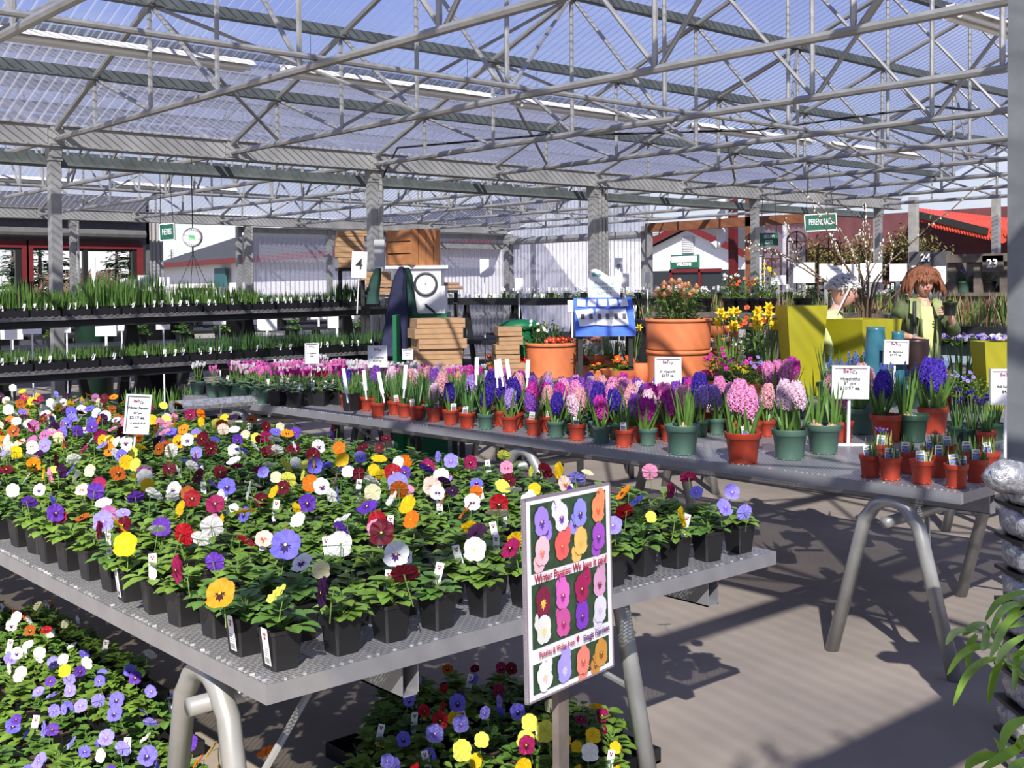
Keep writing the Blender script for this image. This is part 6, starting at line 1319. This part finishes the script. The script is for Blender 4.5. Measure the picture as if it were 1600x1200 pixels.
for i,(x0,x1,y0,y1,D) in enumerate([(1240,1273,410,442,13),(1280,1302,412,440,12.8),(1291,1315,415,437,12.2),(1316,1341,413,442,13),(1344,1378,411,441,13),(1390,1417,412,440,12.6),(1424,1447,415,420,13.2),(1448,1462,417,441,13.4),(1462,1478,416,444,12),(1204,1228,430,445,14)]):
    a,c=at((x0+x1)/2,y0,D),at((x0+x1)/2,y1,D); w=(x1-x0)/FPX*D; t=thing('sign_card','blank looking white sign board on a stake, '+['large, leftmost behind the older woman','second, right behind the branches','with faint print over the older woman','fourth among the willow branches','largest, right of the willow fork','left of the brown haired woman','mostly hidden above the brown haired woman','narrow, right of the brown haired woman','tilted, farthest right beside the rack','small low one below GROUND COVER'][i],'sign',(c.x,c.y,.0),fy+(.12 if i==8 else 0),'white sign boards over the perennials')
    MB().bb((-w/2,-.005,c.z),(w/2,.005,a.z)).build('board',M['whitecard'],t); MB().bb((-.02,.005,0),(.02,.03,c.z+.05)).build('stake',M['galv'],t)
    if i in(2,8): text('Perennial',w*.14,M['tagprint'],t,(0,-.006,c.z+(a.z-c.z)*.75),(PI/2,0,0))
q=at(1315,460,8.8); tag(MB().beam((-.06,0,-.19),(.06,0,.05),.022,.01).box((.065,0,.065),(.03,.015,.03)).build('grey_stake',M['signgrey'],None,tuple(q),fy),'slanting grey plastic stake crossing in front of the older woman','stake')
# iron garden trellises behind
M['iron']=mat('rusty_iron',(.09,.035,.025),.8)
for i,(px,w_,y0) in enumerate(((1206,28,390),(1245,30,362),(1295,34,372))):
    a=at(px,y0,18.5); c=at(px,452,18.5); w=w_/FPX*18.5/2; h=a.z-0
    b=MB(); b.tube([(-w,0,0),(-w,0,h-w)]+[(-w*math.cos(k*PI/10),0,h-w+w*math.sin(k*PI/10)) for k in range(11)]+[(w,0,0)],.018,5); b.tube([(0,0,0),(0,0,h)],.012,5); b.tube([(-w,0,h-w),(w,0,h-w)],.012,5); b.tube([(-w,0,h*.55),(w,0,h*.55)],.012,5)
    b.tube([(w*.5*math.cos(k*PI/6),0,h-w*1.6+w*.5*math.sin(k*PI/6)) for k in range(13)],.01,5)
    tag(b.build('iron_trellis',M['iron'],None,(a.x,a.y,0),fy),['round topped rusty iron trellis below GROUND COVER','tall round topped iron trellis right of GROUND COVER','iron trellis below the PERENNIALS sign'][i],'trellis')
# ---------------------------------------------------------------- people
M['skin']=mat('skin',(.62,.33,.24),.55,0,var=.08,scale=12); M['hairb']=mat('auburn_hair',(.22,.075,.03),.6,0,var=.5,scale=60); M['hairw']=mat('white_hair',(.62,.60,.60),.7,0,var=.2,scale=60)
M['jacket']=mat('olive_jacket',(.10,.13,.05),.8,0,var=.25,scale=14,bump=.2); M['limecloth']=mat('lime_cloth',(.60,.72,.25),.8,0,var=.15,scale=14); M['jeans']=mat('blue_denim',(.13,.21,.38),.85,0,var=.2,scale=30); M['lip']=mat('lips',(.45,.10,.09),.5); M['eye']=mat('eye_dark',(.03,.02,.02),.3); M['eyew']=mat('eye_white',(.8,.78,.75),.4); M['strap']=mat('black_strap',(.02,.02,.022),.6); M['limejacket']=mat('pale_lime_jacket',(.58,.66,.30),.8,0,var=.2,scale=10,bump=.2); M['shoe']=mat('dark_shoe',(.03,.025,.02),.6)
def skinned(name,verts,edges,radii,m,parent,sub=2):
    me=bpy.data.meshes.new(name); me.from_pydata([tuple(v) for v in verts],edges,[]); tmp=bpy.data.objects.new(name,me); COL.objects.link(tmp)
    md=tmp.modifiers.new('s','SKIN'); md.use_smooth_shade=True
    for i,r in enumerate(radii):
        r=(r,r) if not isinstance(r,tuple) else r; d=me.skin_vertices[0].data[i]; d.radius=r; d.use_root=(i==0)
    s=tmp.modifiers.new('u','SUBSURF'); s.levels=sub; s.render_levels=sub
    bpy.context.view_layer.update(); e=bpy.data.meshes.new_from_object(tmp.evaluated_get(bpy.context.evaluated_depsgraph_get())); bpy.data.objects.remove(tmp); bpy.data.meshes.remove(me)
    e.name=name; e.materials.clear(); e.materials.append(m); e.polygons.foreach_set('use_smooth',[True]*len(e.polygons)); return ob(name,e,parent)
def head(parent,loc,rot,hair,style):
    # head: -Y is the face
    g=ob('head',None); 
    b=MB(); n,mm=24,18; vs=[];fs=[]
    for i in range(mm+1):
        ph=PI*i/mm; z=.118*math.cos(ph)
        for k in range(n):
            th=2*PI*k/n; x=.076*math.sin(ph)*math.cos(th); y=.094*math.sin(ph)*math.sin(th)
            if z<-.02: q=(-.02-z)/.098; x*=1-.28*q; y=y*(1-.18*q)-(.012*q if y<0 else -.03*q*0)
            f=math.exp(-((x/.035)**2))*(y<0)
            y-=f*(.006*math.exp(-((z-.035)/.02)**2)-.008*math.exp(-((z-.008)/.012)**2)+.010*math.exp(-((z+.055)/.02)**2)+.008*math.exp(-((z+.095)/.018)**2))
            y+=.008*(y<0)*math.exp(-((z-.008)/.014)**2)*math.exp(-(((abs(x)-.032)/.016)**2))
            vs.append((x,y,z))
    for i in range(mm):
        for k in range(n): a=i*n+k;c=i*n+(k+1)%n; fs.append((a,a+n,c+n,c))
    b.add(vs,fs)
    b.add([(-.008,-.088,.02),(.008,-.088,.02),(.017,-.094,-.028),(0,-.122,-.024),(-.017,-.094,-.028),(0,-.098,.018),(0,-.095,-.036)],[(0,5,3,4),(5,1,2,3),(4,3,6),(3,2,6)])
    for s in(-1,1): b.ball((s*.078,.008,.0),.026,0,8,6,(.3,.6,1)); b.ball((s*.031,-.079,.010),.013,1,8,6,(1,.6,.7)); b.ball((s*.031,-.087,.010),.006,2,6,4,(1,.5,1)); b.tube([(s*.015,-.094,.026),(s*.032,-.096,.031),(s*.048,-.086,.026)],.003,4,mi=4)
    b.tube([(-.024,-.086,-.055),(-.010,-.095,-.052),(0,-.096,-.054),(.010,-.095,-.052),(.024,-.086,-.055)],[.002,.005,.005,.005,.002],6,mi=3); b.tube([(-.020,-.086,-.062),(0,-.095,-.066),(.020,-.086,-.062)],[.002,.006,.002],6,mi=3)
    me=b.mesh('head',[M['skin'],M['eyew'],M['eye'],M['lip'],M[hair]],True); bpy.data.objects.remove(g); h=ob('head',me,parent,loc); h.rotation_euler=rot
    R=random.Random(5 if style=='bob' else 9); b=MB()
    for i in range(520 if style=='bob' else 420):
        u=R.uniform(0,2*PI); ph=R.uniform(0,1.35 if style=='bob' else 1.5)
        d=Vector((math.sin(ph)*math.cos(u),math.sin(ph)*math.sin(u),math.cos(ph))); front=d.y<-.35 and abs(d.x)<.75
        if d.z<.25 and front: continue
        p=Vector((d.x*.082,d.y*.098+.004,d.z*.124)); out=Vector((d.x,d.y,0)); 
        if out.length>0: out.normalize()
        if style=='bob':
            L_=.06 if front else (.15+.05*R.random())*(.45+.55*min(1,ph/1.2)); pts=[p]; q=p.copy(); dd=(out*.55+Vector((R.gauss(0,.12),R.gauss(0,.12),-.15 if ph>.8 else .1))).normalized()
            for k in range(5): q=q+dd*(L_/5); dd=(dd+Vector((R.gauss(0,.08),R.gauss(0,.08),-.75))-out*(.14 if k>1 else .0)).normalized(); pts.append(q.copy())
            b.tube(pts,[.008,.011,.012,.011,.008,.002],4,cap=False)
        else:
            pts=[p]; q=p.copy(); dd=(out*.8+Vector((R.gauss(0,.3),R.gauss(0,.3)+.2,.4))).normalized()
            for k in range(3): q=q+dd*.016; dd=(dd+Vector((0,0,-.5))).normalized(); pts.append(q.copy())
            b.tube(pts,[.009,.010,.008,.003],4,cap=False)
    b.ball((0,.008,.012),1,0,16,10,(.083,.098,.118)) if False else None
    vs=[];fs=[];n2,m2=20,8
    for i in range(m2+1):
        ph=1.5*i/m2
        for k in range(n2):
            th=2*PI*k/n2; y=.100*math.sin(ph)*math.sin(th)+.006; z=.126*math.cos(ph)
            if y<-.04: z=max(z,.055)
            vs.append((.084*math.sin(ph)*math.cos(th),y,z))
    for i in range(m2):
        for k in range(n2): a=i*n2+k;c=i*n2+(k+1)%n2; fs.append((a,a+n2,c+n2,c))
    b.add(vs,fs); b.build('hair',M[hair],h,smooth=True); return h
def hand(parent,loc,M3,curl=.5,side=1,name='hand'):
    """palm in local xy-plane, fingers along +x, thumb toward side*y"""
    V_=[(0,0,0),(.045,0,0),(.085,0,-.002)];E_=[(0,1),(1,2)];Rr=[(.024,.015),(.036,.014),(.036,.012)]
    for k,(y,L_) in enumerate(((-.030,.058),(-.010,.072),(.010,.076),(.029,.068))):
        o=len(V_); x,z=.088,-.002; V_.append((x,y*side,z)); E_.append((2,o)); Rr.append((.0095,.0095)); a=0
        for j,f in enumerate((.42,.32,.26)):
            a+=curl*(.9 if j else .6); x+=L_*f*math.cos(a); z-=L_*f*math.sin(a); V_.append((x,y*side,z)); E_.append((o+j,o+j+1)); Rr.append((.0088-.0008*j,)*2)
    o=len(V_); V_+=[(.03,.034*side,-.004),(.055,.056*side,-.014),(.078,.062*side,-.026)]; E_+=[(0,o),(o,o+1),(o+1,o+2)]; Rr+=[(.013,.011),(.0105,.010),(.0085,.0085)]
    h=skinned(name,V_,E_,Rr,M['skin'],parent,1); h.matrix_local=Matrix.Translation(loc)@M3.to_4x4(); return h
def rot_from(x,up):
    x=Vector(x).normalized(); z=Vector(up); z=(z-x*z.dot(x)).normalized(); y=z.cross(x); return Matrix((x,y,z)).transposed()
# woman with auburn hair, facing the camera
DW=9.35; w0=at(1440,600,DW); t=thing('person','person with auburn bob and open olive green jacket holding up a black pot','person',(w0.x,w0.y,0),frame_yaw()+.05)
J=dict(pelvis=(0,0,.95),waist=(0,.01,1.10),chest=(0,.0,1.30),neck=(0,-.005,1.45),neckt=(0,-.015,1.53),sl=(-.17,0,1.42),sr=(.17,0,1.42),el=(-.27,-.04,1.20),er=(.25,-.06,1.20),hl=(-.17,-.25,1.19),hr=(.13,-.24,1.36),
 hipl=(-.09,0,.90),hipr=(.09,0,.90),kl=(-.10,-.03,.50),kr=(.10,-.03,.50),al=(-.11,.02,.09),ar=(.11,.02,.09))
order=['pelvis','waist','chest','neck','neckt','sl','sr','el','er','hl','hr','hipl','hipr','kl','kr','al','ar']; I={k:i for i,k in enumerate(order)}
E_=[('pelvis','waist'),('waist','chest'),('chest','neck'),('neck','neckt'),('chest','sl'),('chest','sr'),('sl','el'),('sr','er'),('el','hl'),('er','hr'),('pelvis','hipl'),('pelvis','hipr'),('hipl','kl'),('hipr','kr'),('kl','al'),('kr','ar')]
rb=dict(pelvis=(.14,.11),waist=(.12,.09),chest=(.14,.10),neck=(.055,.055),neckt=(.05,.05),sl=.055,sr=.055,el=.042,er=.042,hl=.026,hr=.026,hipl=.085,hipr=.085,kl=.055,kr=.055,al=.035,ar=.035)
skinned('body',[J[k] for k in order],[(I[a],I[b_]) for a,b_ in E_],[rb[k] for k in order],M['skin'],t)
def sub_skin(name,keys,edges,rr,m,J,t,extra=()):
    I={k:i for i,k in enumerate(keys)}; return skinned(name,[J[k] for k in keys],[(I[a],I[b_]) for a,b_ in edges],[rr[k] for k in keys],m,t)
J.update(hem=(0,.0,.86)); 
sub_skin('shirt',['waist','chest','neck','neckt2'],[('waist','chest'),('chest','neck'),('neck','neckt2')],dict(waist=(.12,.09),chest=(.13,.095),neck=(.07,.07),neckt2=(.06,.062)),M['limecloth'],{**J,'neckt2':(0,-.01,1.50),'waist':(0,0,1.02),'chest':(0,0,1.30)},t)
sub_skin('jacket',['chest','waist','hem','sl','sr','el','er','hl2','hr2'],[('chest','waist'),('waist','hem'),('chest','sl'),('chest','sr'),('sl','el'),('sr','er'),('el','hl2'),('er','hr2')],dict(chest=(.165,.12),waist=(.165,.115),hem=(.185,.13),sl=.075,sr=.075,el=.062,er=.064,hl2=.045,hr2=.045),M['jacket'],{**J,'hl2':(-.19,-.19,1.19),'hr2':(.15,-.19,1.32),'chest':(0,.02,1.31),'waist':(0,.03,1.08)},t)
# open jacket front: shirt panel, lapels and edges
b=MB(); pts=[(-.035,-.150,.95),(.01,-.150,.95),(.03,-.152,1.15),(.045,-.140,1.30),(.045,-.095,1.43),(-.045,-.095,1.43),(-.055,-.140,1.30),(-.045,-.152,1.15)]
b.add(pts+[(x,y+.05,z) for x,y,z in pts],[tuple(range(8))]+[(i,(i+1)%8,(i+1)%8+8,i+8) for i in range(8)]); b.build('shirt_front',M['limecloth'],t)
b=MB()
for s in(-1,1): b.add([(s*.045,-.11,1.45),(s*.13,-.09,1.47),(s*.15,-.125,1.38),(s*.075,-.155,1.33),(s*.05,-.10,1.49),(s*.12,-.04,1.50)],[(0,1,2,3),(0,4,5,1)]); b.tube([(s*.058,-.155,1.33),(s*.062,-.168,1.15),(s*.045,-.165,.93),(s*.05,-.14,.86)],.008,5)
b.build('collar',mat('olive_collar',(.30,.34,.14),.8,0,var=.2),t)
MB().tube([(-.10,-.10,1.47),(-.125,-.16,1.35),(-.135,-.19,1.15),(-.14,-.15,.98)],.014,6).build('bag_strap',M['strap'],t)
sub_skin('jeans',['pelvis','hipl','hipr','kl','kr','al','ar'],[('pelvis','hipl'),('pelvis','hipr'),('hipl','kl'),('hipr','kr'),('kl','al'),('kr','ar')],dict(pelvis=(.15,.12),hipl=.10,hipr=.10,kl=.072,kr=.072,al=.06,ar=.06),M['jeans'],J,t)
for s,nm_ in((-1,'al'),(1,'ar')): MB().ball((J[nm_][0],-.04,.045),.05,0,10,6,(.9,2.3,.9)).build('shoe',M['shoe'],t,smooth=True)
head(t,(0,-.035,1.625),(.08,.03,0.0),'hairb','bob')
hand(t,(-.17,-.25,1.19),rot_from((.55,-.75,-.15),(0,0,1)),.45,1); hand(t,(.135,-.235,1.355),rot_from((-.55,-.55,.35),(.35,-.6,.3)),.6,-1)
MB().tube([(-.165,-.252,1.19),(-.155,-.262,1.189)],[.029,.029],10).build('watch',M['galv'],t)
pl=t.matrix_basis@Vector((.085,-.335,1.36)); q=thing('potted_plant','black pot with a small plant held up by the person in the olive jacket','potted plant',tuple(pl)); pm,sm=rpot('K',.055,.105); ob('pot',pm,q); ob('soil',sm,q); o=ob('foliage',FOL[1],q,(0,0,.095)); o.scale=(.7,.7,.6)
# older person in lime, turned to the right
w1=at(1294,600,9.0); t=thing('person','person with short white hair in a pale lime jacket, turned to the right','person',(w1.x,w1.y,0),frame_yaw()+1.25)
J=dict(pelvis=(0,.02,.90),waist=(0,.02,1.05),chest=(0,-.02,1.24),neck=(0,-.06,1.40),neckt=(0,-.085,1.46),sl=(-.16,-.02,1.35),sr=(.16,-.02,1.35),el=(-.22,-.03,1.10),er=(.22,-.04,1.10),hl=(-.16,-.22,1.02),hr=(.15,-.24,1.02),hipl=(-.085,.02,.86),hipr=(.085,.02,.86),kl=(-.09,-.01,.47),kr=(.09,-.01,.47),al=(-.10,.03,.09),ar=(.10,.03,.09))
skinned('body',[J[k] for k in order],[( order.index(a),order.index(b_)) for a,b_ in E_],[rb[k] for k in order],M['skin'],t)
sub_skin('jacket',['chest','neck','waist','hem','sl','sr','el','er','hl2','hr2'],[('chest','neck'),('chest','waist'),('waist','hem'),('chest','sl'),('chest','sr'),('sl','el'),('sr','er'),('el','hl2'),('er','hr2')],dict(chest=(.165,.135),neck=(.075,.075),waist=(.17,.14),hem=(.19,.155),sl=.075,sr=.075,el=.062,er=.064,hl2=.045,hr2=.045),M['limejacket'],{**J,'hem':(0,.02,.78),'hl2':(-.17,-.18,1.03),'hr2':(.16,-.2,1.03),'neck':(0,-.05,1.39)},t)
sub_skin('trousers',['pelvis','hipl','hipr','kl','kr','al','ar'],[('pelvis','hipl'),('pelvis','hipr'),('hipl','kl'),('hipr','kr'),('kl','al'),('kr','ar')],dict(pelvis=(.15,.12),hipl=.10,hipr=.10,kl=.072,kr=.072,al=.06,ar=.06),mat('grey_trousers',(.2,.2,.2),.8),J,t)
for s,nm_ in((-1,'al'),(1,'ar')): MB().ball((J[nm_][0],-.04,.045),.05,0,10,6,(.9,2.3,.9)).build('shoe',M['shoe'],t,smooth=True)
hd=head(t,(0,-.115,1.555),(.15,0,.1),'hairw','short'); 
hand(t,(-.16,-.22,1.02),rot_from((.2,-.9,-.2),(0,0,1)),.5,1); hand(t,(.15,-.24,1.02),rot_from((-.2,-.9,-.2),(0,0,1)),.5,-1)
# ---------------------------------------------------------------- poster on a stake
TL,TR,BLc=at(812,782,2.53),at(947,755,2.83),at(825,1102,2.53); U_=TR-TL; Wp=U_.length; ux=U_.normalized(); vy=(TL-BLc); Hp=vy.length; vy=(vy-ux*vy.dot(ux)).normalized(); nz_=ux.cross(vy)
t=ob('poster_sign',None); t.matrix_world=Matrix(((ux.x,vy.x,nz_.x,BLc.x),(ux.y,vy.y,nz_.y,BLc.y),(ux.z,vy.z,nz_.z,BLc.z),(0,0,0,1)))
tag(t,'poster of winter pansies on a wooden stake at the corner of the near bench','sign')
b=MB(); b.bb((0,0,-.008),(Wp,Hp,0)); b.build('board',M['whitecard'],t)
b=MB(); 
for a,c in (((0,0,-.009),(.004,Hp,.002)),((Wp-.004,0,-.009),(Wp,Hp,.002)),((0,0,-.009),(Wp,.004,.002)),((0,Hp-.004,-.009),(Wp,Hp,.002))): b.bb(a,c)
b.build('edge',mat('dull_edge',(.25,.2,.22),.5),t)
mats=[mat('print_dark_green',(.03,.075,.03),.45,0,var=.5,scale=30)]; mi={}
PX=dict(PC); 
def pc(name,a,b_,c): 
    if name not in mi: mi[name]=len(mats); mats.extend([mat('print_'+name,a,.4,spec=.4),mat('print_face_'+name,b_,.4),mat('print_eye_'+name,c,.4)])
    return mi[name]
S_=[('lav',)*1,]
rows_=[[('pl',(.40,.25,.80),(.10,.03,.30)),('wv',(.80,.78,.85),(.14,.03,.40)),('lb',(.32,.30,.85),(.06,.03,.25)),('sal',(.92,.30,.12),(.75,.12,.05))],
[('pw',(.90,.55,.62),(.80,.22,.20)),('coral',(.88,.13,.12),(.75,.08,.08)),('apr',(.93,.55,.14),(.90,.42,.10)),('pur',(.38,.08,.55),(.15,.02,.30))],
[('bu',(.20,.01,.05),(.85,.55,.05)),('mg',(.75,.15,.55),(.35,.02,.25)),('wi',(.40,.01,.10),(.20,.0,.05)),('fr',(.70,.35,.55),(.20,.02,.10))],
[('wh',(.80,.80,.74),(.80,.75,.35)),('mp',(.65,.10,.35),(.40,.02,.15)),('vi',(.22,.04,.50),(.08,.01,.20)),('wl',(.75,.72,.82),(.6,.55,.75))],
[('wh2',(.85,.84,.82),(.80,.6,.5)),('la',(.42,.35,.85),(.65,.60,.90)),('co',(.88,.25,.18),(.6,.1,.1)),('br',(.60,.28,.05),(.25,.08,.02))]]
b=MB(); R=random.Random(2); mx_=Wp*.06
for (v0,v1) in ((.035,.375),(.43,.745),(.82,.965)): b.bb((mx_,Hp*(1-v1),.0),(Wp-mx_,Hp*(1-v0),.0012),0)
for ri,vc in enumerate((.125,.272,.52,.66,.893)):
    hw=(Wp-2*mx_)/4
    for ci in range(4):
        nm_,a,f=rows_[ri][ci]; k_=pc(nm_,a,f,(.9,.7,.15)); cx=mx_+hw*(ci+.5); cy=Hp*(1-vc)
        for (dx,dy,s,dz) in ((R.uniform(-.3,.3)*hw,R.choice((-1,1))*hw*.38,.72,.0016),(0,0,.95,.004)):
            T=Matrix.Translation((min(max(cx+dx,mx_+hw*.3),Wp-mx_-hw*.3),cy+dy*.75,dz-.0005))@Matrix.Rotation(R.gauss(0,.15),4,'Z')@Matrix.Diagonal((1,1.12,.10,1)); pansyhead(b,T,hw*.41*s,0,True,k_,True)
b.build('printed_pansies',mats,t)
M['crim']=mat('crimson_print',(.42,.02,.05),.5)
text('Winter Pansies: We love it cold!',.0265,M['crim'],t,(Wp/2,Hp*.597,.006),(0,0,0),ext=.0003,bold=.0004,sx=.90)
text('Pansies & Violas from',.018,M['crim'],t,(Wp*.31,Hp*.222,.006),(0,0,0),ext=.0003,bold=.0002,sx=.95); text('Skagit Gardens',.021,mat('purple_print',(.12,.03,.14),.5),t,(Wp*.77,Hp*.222,.006),(0,0,.03),ext=.0003,bold=.0003,sx=.95)
b=MB(); 
for k in range(5): b.disc((Wp*.555+.004*math.cos(k*1.257),Hp*.228+.004*math.sin(k*1.257),.003),.003,6)
b.beam((Wp*.555,Hp*.228,.003),(Wp*.553,Hp*.20,.003),.001,.0004); b.build('printed_sprig',M['crim'],t)
sp_=at(888,1080,2.70); t2=MB(); t2.bb((-.022,-.009,0),(.022,.009,sp_.z+.22)); o=t2.build('wooden_stake',M['greywood'],t); o.matrix_parent_inverse=t.matrix_world.inverted(); bk=Vector((-nz_.x,-nz_.y,0)).normalized()*.022; o.matrix_basis=Matrix.Translation((sp_.x+bk.x,sp_.y+bk.y,0))@Matrix.Rotation(math.atan2(ux.y,ux.x),4,'Z')
# ---------------------------------------------------------------- foreground plant leaning in from the right
M['lily']=mat('bright_green_leaf',(.24,.42,.05),.35,0,var=.25,scale=12,trans=.35)
def zz7(x,y): return (1480+x/2.4,700+y/2.4)
def ribbon(b,pts,W,D0,D1,org,mi=0):
    P=[]; n=len(pts)
    for i,(x,y) in enumerate(pts): P.append(at(x,y,D0+(D1-D0)*i/(n-1))-org)
    Q=[]; 
    for i in range(n-1):
        p0,p1,p2,p3=P[max(i-1,0)],P[i],P[i+1],P[min(i+2,n-1)]
        for k in range(5): s=k/5; Q.append(.5*((2*p1)+(p2-p0)*s+(2*p0-5*p1+4*p2-p3)*s*s+(-p0+3*p1-3*p2+p3)*s**3))
    Q.append(P[-1]); m=len(Q); vs=[];up=Vector((-.45,-.5,.75))
    for i,q in enumerate(Q):
        d=(Q[min(i+1,m-1)]-Q[max(i-1,0)]).normalized(); x=d.cross(up).normalized(); nn=x.cross(d); s=i/(m-1); w=W*(math.sin(PI*min(1,.08+.92*s))**.7)*.5+.0005
        vs+=[q-x*w+nn*w*.35,q,q+x*w+nn*w*.35]
    fs=[]
    for i in range(m-1): a=i*3; fs+=[(a,a+1,a+4,a+3),(a+1,a+2,a+5,a+4)]
    b.add(vs,fs,mi)
org=at(1640,1150,2.05); org=Vector((org.x,org.y,0)); t=thing('long_leaved_plant','bright green plant with long drooping leaves leaning in at the lower right corner','potted plant',tuple(org))
pm,sm=rpot('K',.13,.24); ob('pot',pm,t); ob('soil',sm,t); b=MB()
top=at(1612,900,2.05)-org; t_=b.tube([(0,0,.2),(top.x*.6,top.y*.6,.6),tuple(top)],[.007,.006,.004],6,mi=1)
LV=[[(300,540),(250,552),(185,585),(142,650)],[(300,590),(240,590),(195,625),(158,705)],[(300,610),(230,650),(190,720),(160,790)],[(300,660),(215,668),(170,690)],[(215,790),(150,745),(60,770),(0,850)],[(215,795),(140,800),(70,860),(22,968)],[(210,800),(180,840),(165,900),(152,962)],[(300,735),(268,790),(255,850),(250,912)],[(300,700),(240,735),(205,770),(182,812)],[(150,660),(110,665),(75,690),(58,705)],[(148,668),(145,700),(138,745),(128,760)],[(120,690),(60,685),(20,700),(-5,740)],[(110,700),(85,740),(78,790),(76,840)],[(225,808),(260,850),(300,880)],[(205,780),(235,815),(290,855)],[(300,570),(260,600),(225,660),(205,700)],[(240,790),(300,760)]]
for i,l in enumerate(LV): ribbon(b,[zz7(*p) for p in l],.0125,2.05,1.95-.08*(i%3),org)
b.tube([at(*zz7(300,870),2.05)-org,at(*zz7(215,795),2.02)-org,at(*zz7(150,665),2.0)-org],[.003,.003,.002],5,mi=1)
for i,l in enumerate([[(300,1015),(245,1040),(215,1080),(205,1135)],[(300,1105),(240,1140),(190,1170),(120,1215)],[(200,1150),(185,1110),(190,1098)],[(205,1160),(150,1155),(90,1180),(70,1215)],[(260,1130),(290,1090),(310,1080)],[(300,1170),(250,1200),(240,1230)]]): ribbon(b,[zz7(*p) for p in l],.016,1.9,1.85,org)
b.build('leaves',[M['lily'],M['stem']],t,smooth=True)
# ---------------------------------------------------------------- bubble wrapped stack beside the big post
M['wrap']=mat('bubble_wrap',(.40,.41,.43),.16,.35,var=.5,scale=40,bump=.9,spec=.9)
wb=at(1580,990,3.75); wz=0
t=thing('wrapped_stack','stack of bubble wrapped goods with black straps at the right edge','stack',(wb.x+.1,wb.y-.05,0),frame_yaw())
R=random.Random(17); zt_=at(1590,735,3.75).z; n=9; dz=(zt_)/n; b=MB(); bk=MB()
for i in range(n):
    z0=i*dz; w=.22+R.uniform(-.02,.02)+(.03 if i==n-1 else 0); nn=28; vs=[];fs=[]; rings=6
    for r_ in range(rings+1):
        ph=PI*r_/rings; zz=z0+dz*.45-dz*.42*math.cos(ph); s=.80+.2*math.sin(ph)
        for k in range(nn): th=2*PI*k/nn; q=1/max(abs(math.cos(th)),abs(math.sin(th)))**.6; rr=w*.5*q*s*(1+R.gauss(0,.025)); vs.append((rr*math.cos(th),rr*math.sin(th),zz+R.gauss(0,.003)))
    for r_ in range(rings):
        for k in range(nn): a=r_*nn+k;c=r_*nn+(k+1)%nn; fs.append((a,c,c+nn,a+nn))
    fs.append(tuple(range(nn))[::-1]); fs.append(tuple(rings*nn+k for k in range(nn))); b.add(vs,fs)
    bk.box((0,0,z0+dz*.93),(.215,.215,dz*.12))
b.build('wrapping',M['wrap'],t,smooth=True); bk.build('black_slab',M['black'],t)
o=MB().beam((-.10,-.16,.33),(.02,-.15,.50),.035,.012).build('wood_offcut',M['greywood'],t)
q=at(1570,745,3.66); b=MB(); R=random.Random(3); nn=20; vs=[];fs=[]
for r_ in range(7):
    ph=PI*r_/6
    for k in range(nn): th=2*PI*k/nn; s=1+R.gauss(0,.07); vs.append((.085*math.sin(ph)*math.cos(th)*s+.03*(r_/6),.05*math.sin(ph)*math.sin(th)*s,.055*math.cos(ph)*s))
for r_ in range(6):
    for k in range(nn): a=r_*nn+k;c=r_*nn+(k+1)%nn; fs.append((a,a+nn,c+nn,c))
b.add(vs,fs); o=b.build('wrap_bundle',M['wrap'],None,tuple(q),fy,smooth=True); tag(o,'crumpled lump of bubble wrap on top of the wrapped stack','wrap')
q=at(268,636,8.0); o=MB().tube([(q.x,q.y,q.z),(q.x+.9,q.y+.05,q.z-.01)],.045,10).build('wrapped_pipe',M['wrap'],None); tag(o,'silvery wrapped pipe end below the left end of the cyclamen bench','pipe')
zT=.56; xT0,xT1=ony(195,640,8.98).x,ony(312,640,8.98).x; t=thing('display_bench','low dark bench holding tulip shoots between the two lower benches','bench',(xT0,8.85,0)); MB().bb((-.1,0,zT-.05),(xT1-xT0+.1,.28,zT)).build('deck',M['blackwood'],t)
for q in((-.05,.03),(xT1-xT0+.05,.03),(-.05,.25),(xT1-xT0+.05,.25)): MB().bb((q[0]-.03,q[1]-.03,0),(q[0]+.03,q[1]+.03,zT-.05)).build('leg',M['blackwood'],t)
# leafy tulip shoots between the benches, far left
for i,(px,py,D) in enumerate([(218,640,8.7),(232,642,8.8),(245,645,8.9),(205,638,9.0),(270,634,9.6),(285,630,9.8),(298,630,9.9)]):
    P=at(px,py,D); z_=P.z-.10; t=thing('potted_tulips','pale green tulip shoots in a pot between the benches, %s from the left'%ords[i],'potted bulbs',(ony(px,640,8.98).x,8.98+.04*(i%2),zT),0,'tulip shoots between the benches'); pm,sm=sqpot(.10,.05,.04); ob('pot',pm,t); o=ob('leaves',blademesh(90+i,9,.17,.03,.3,'blade',.02,dr=.2),t,(0,0,.09))
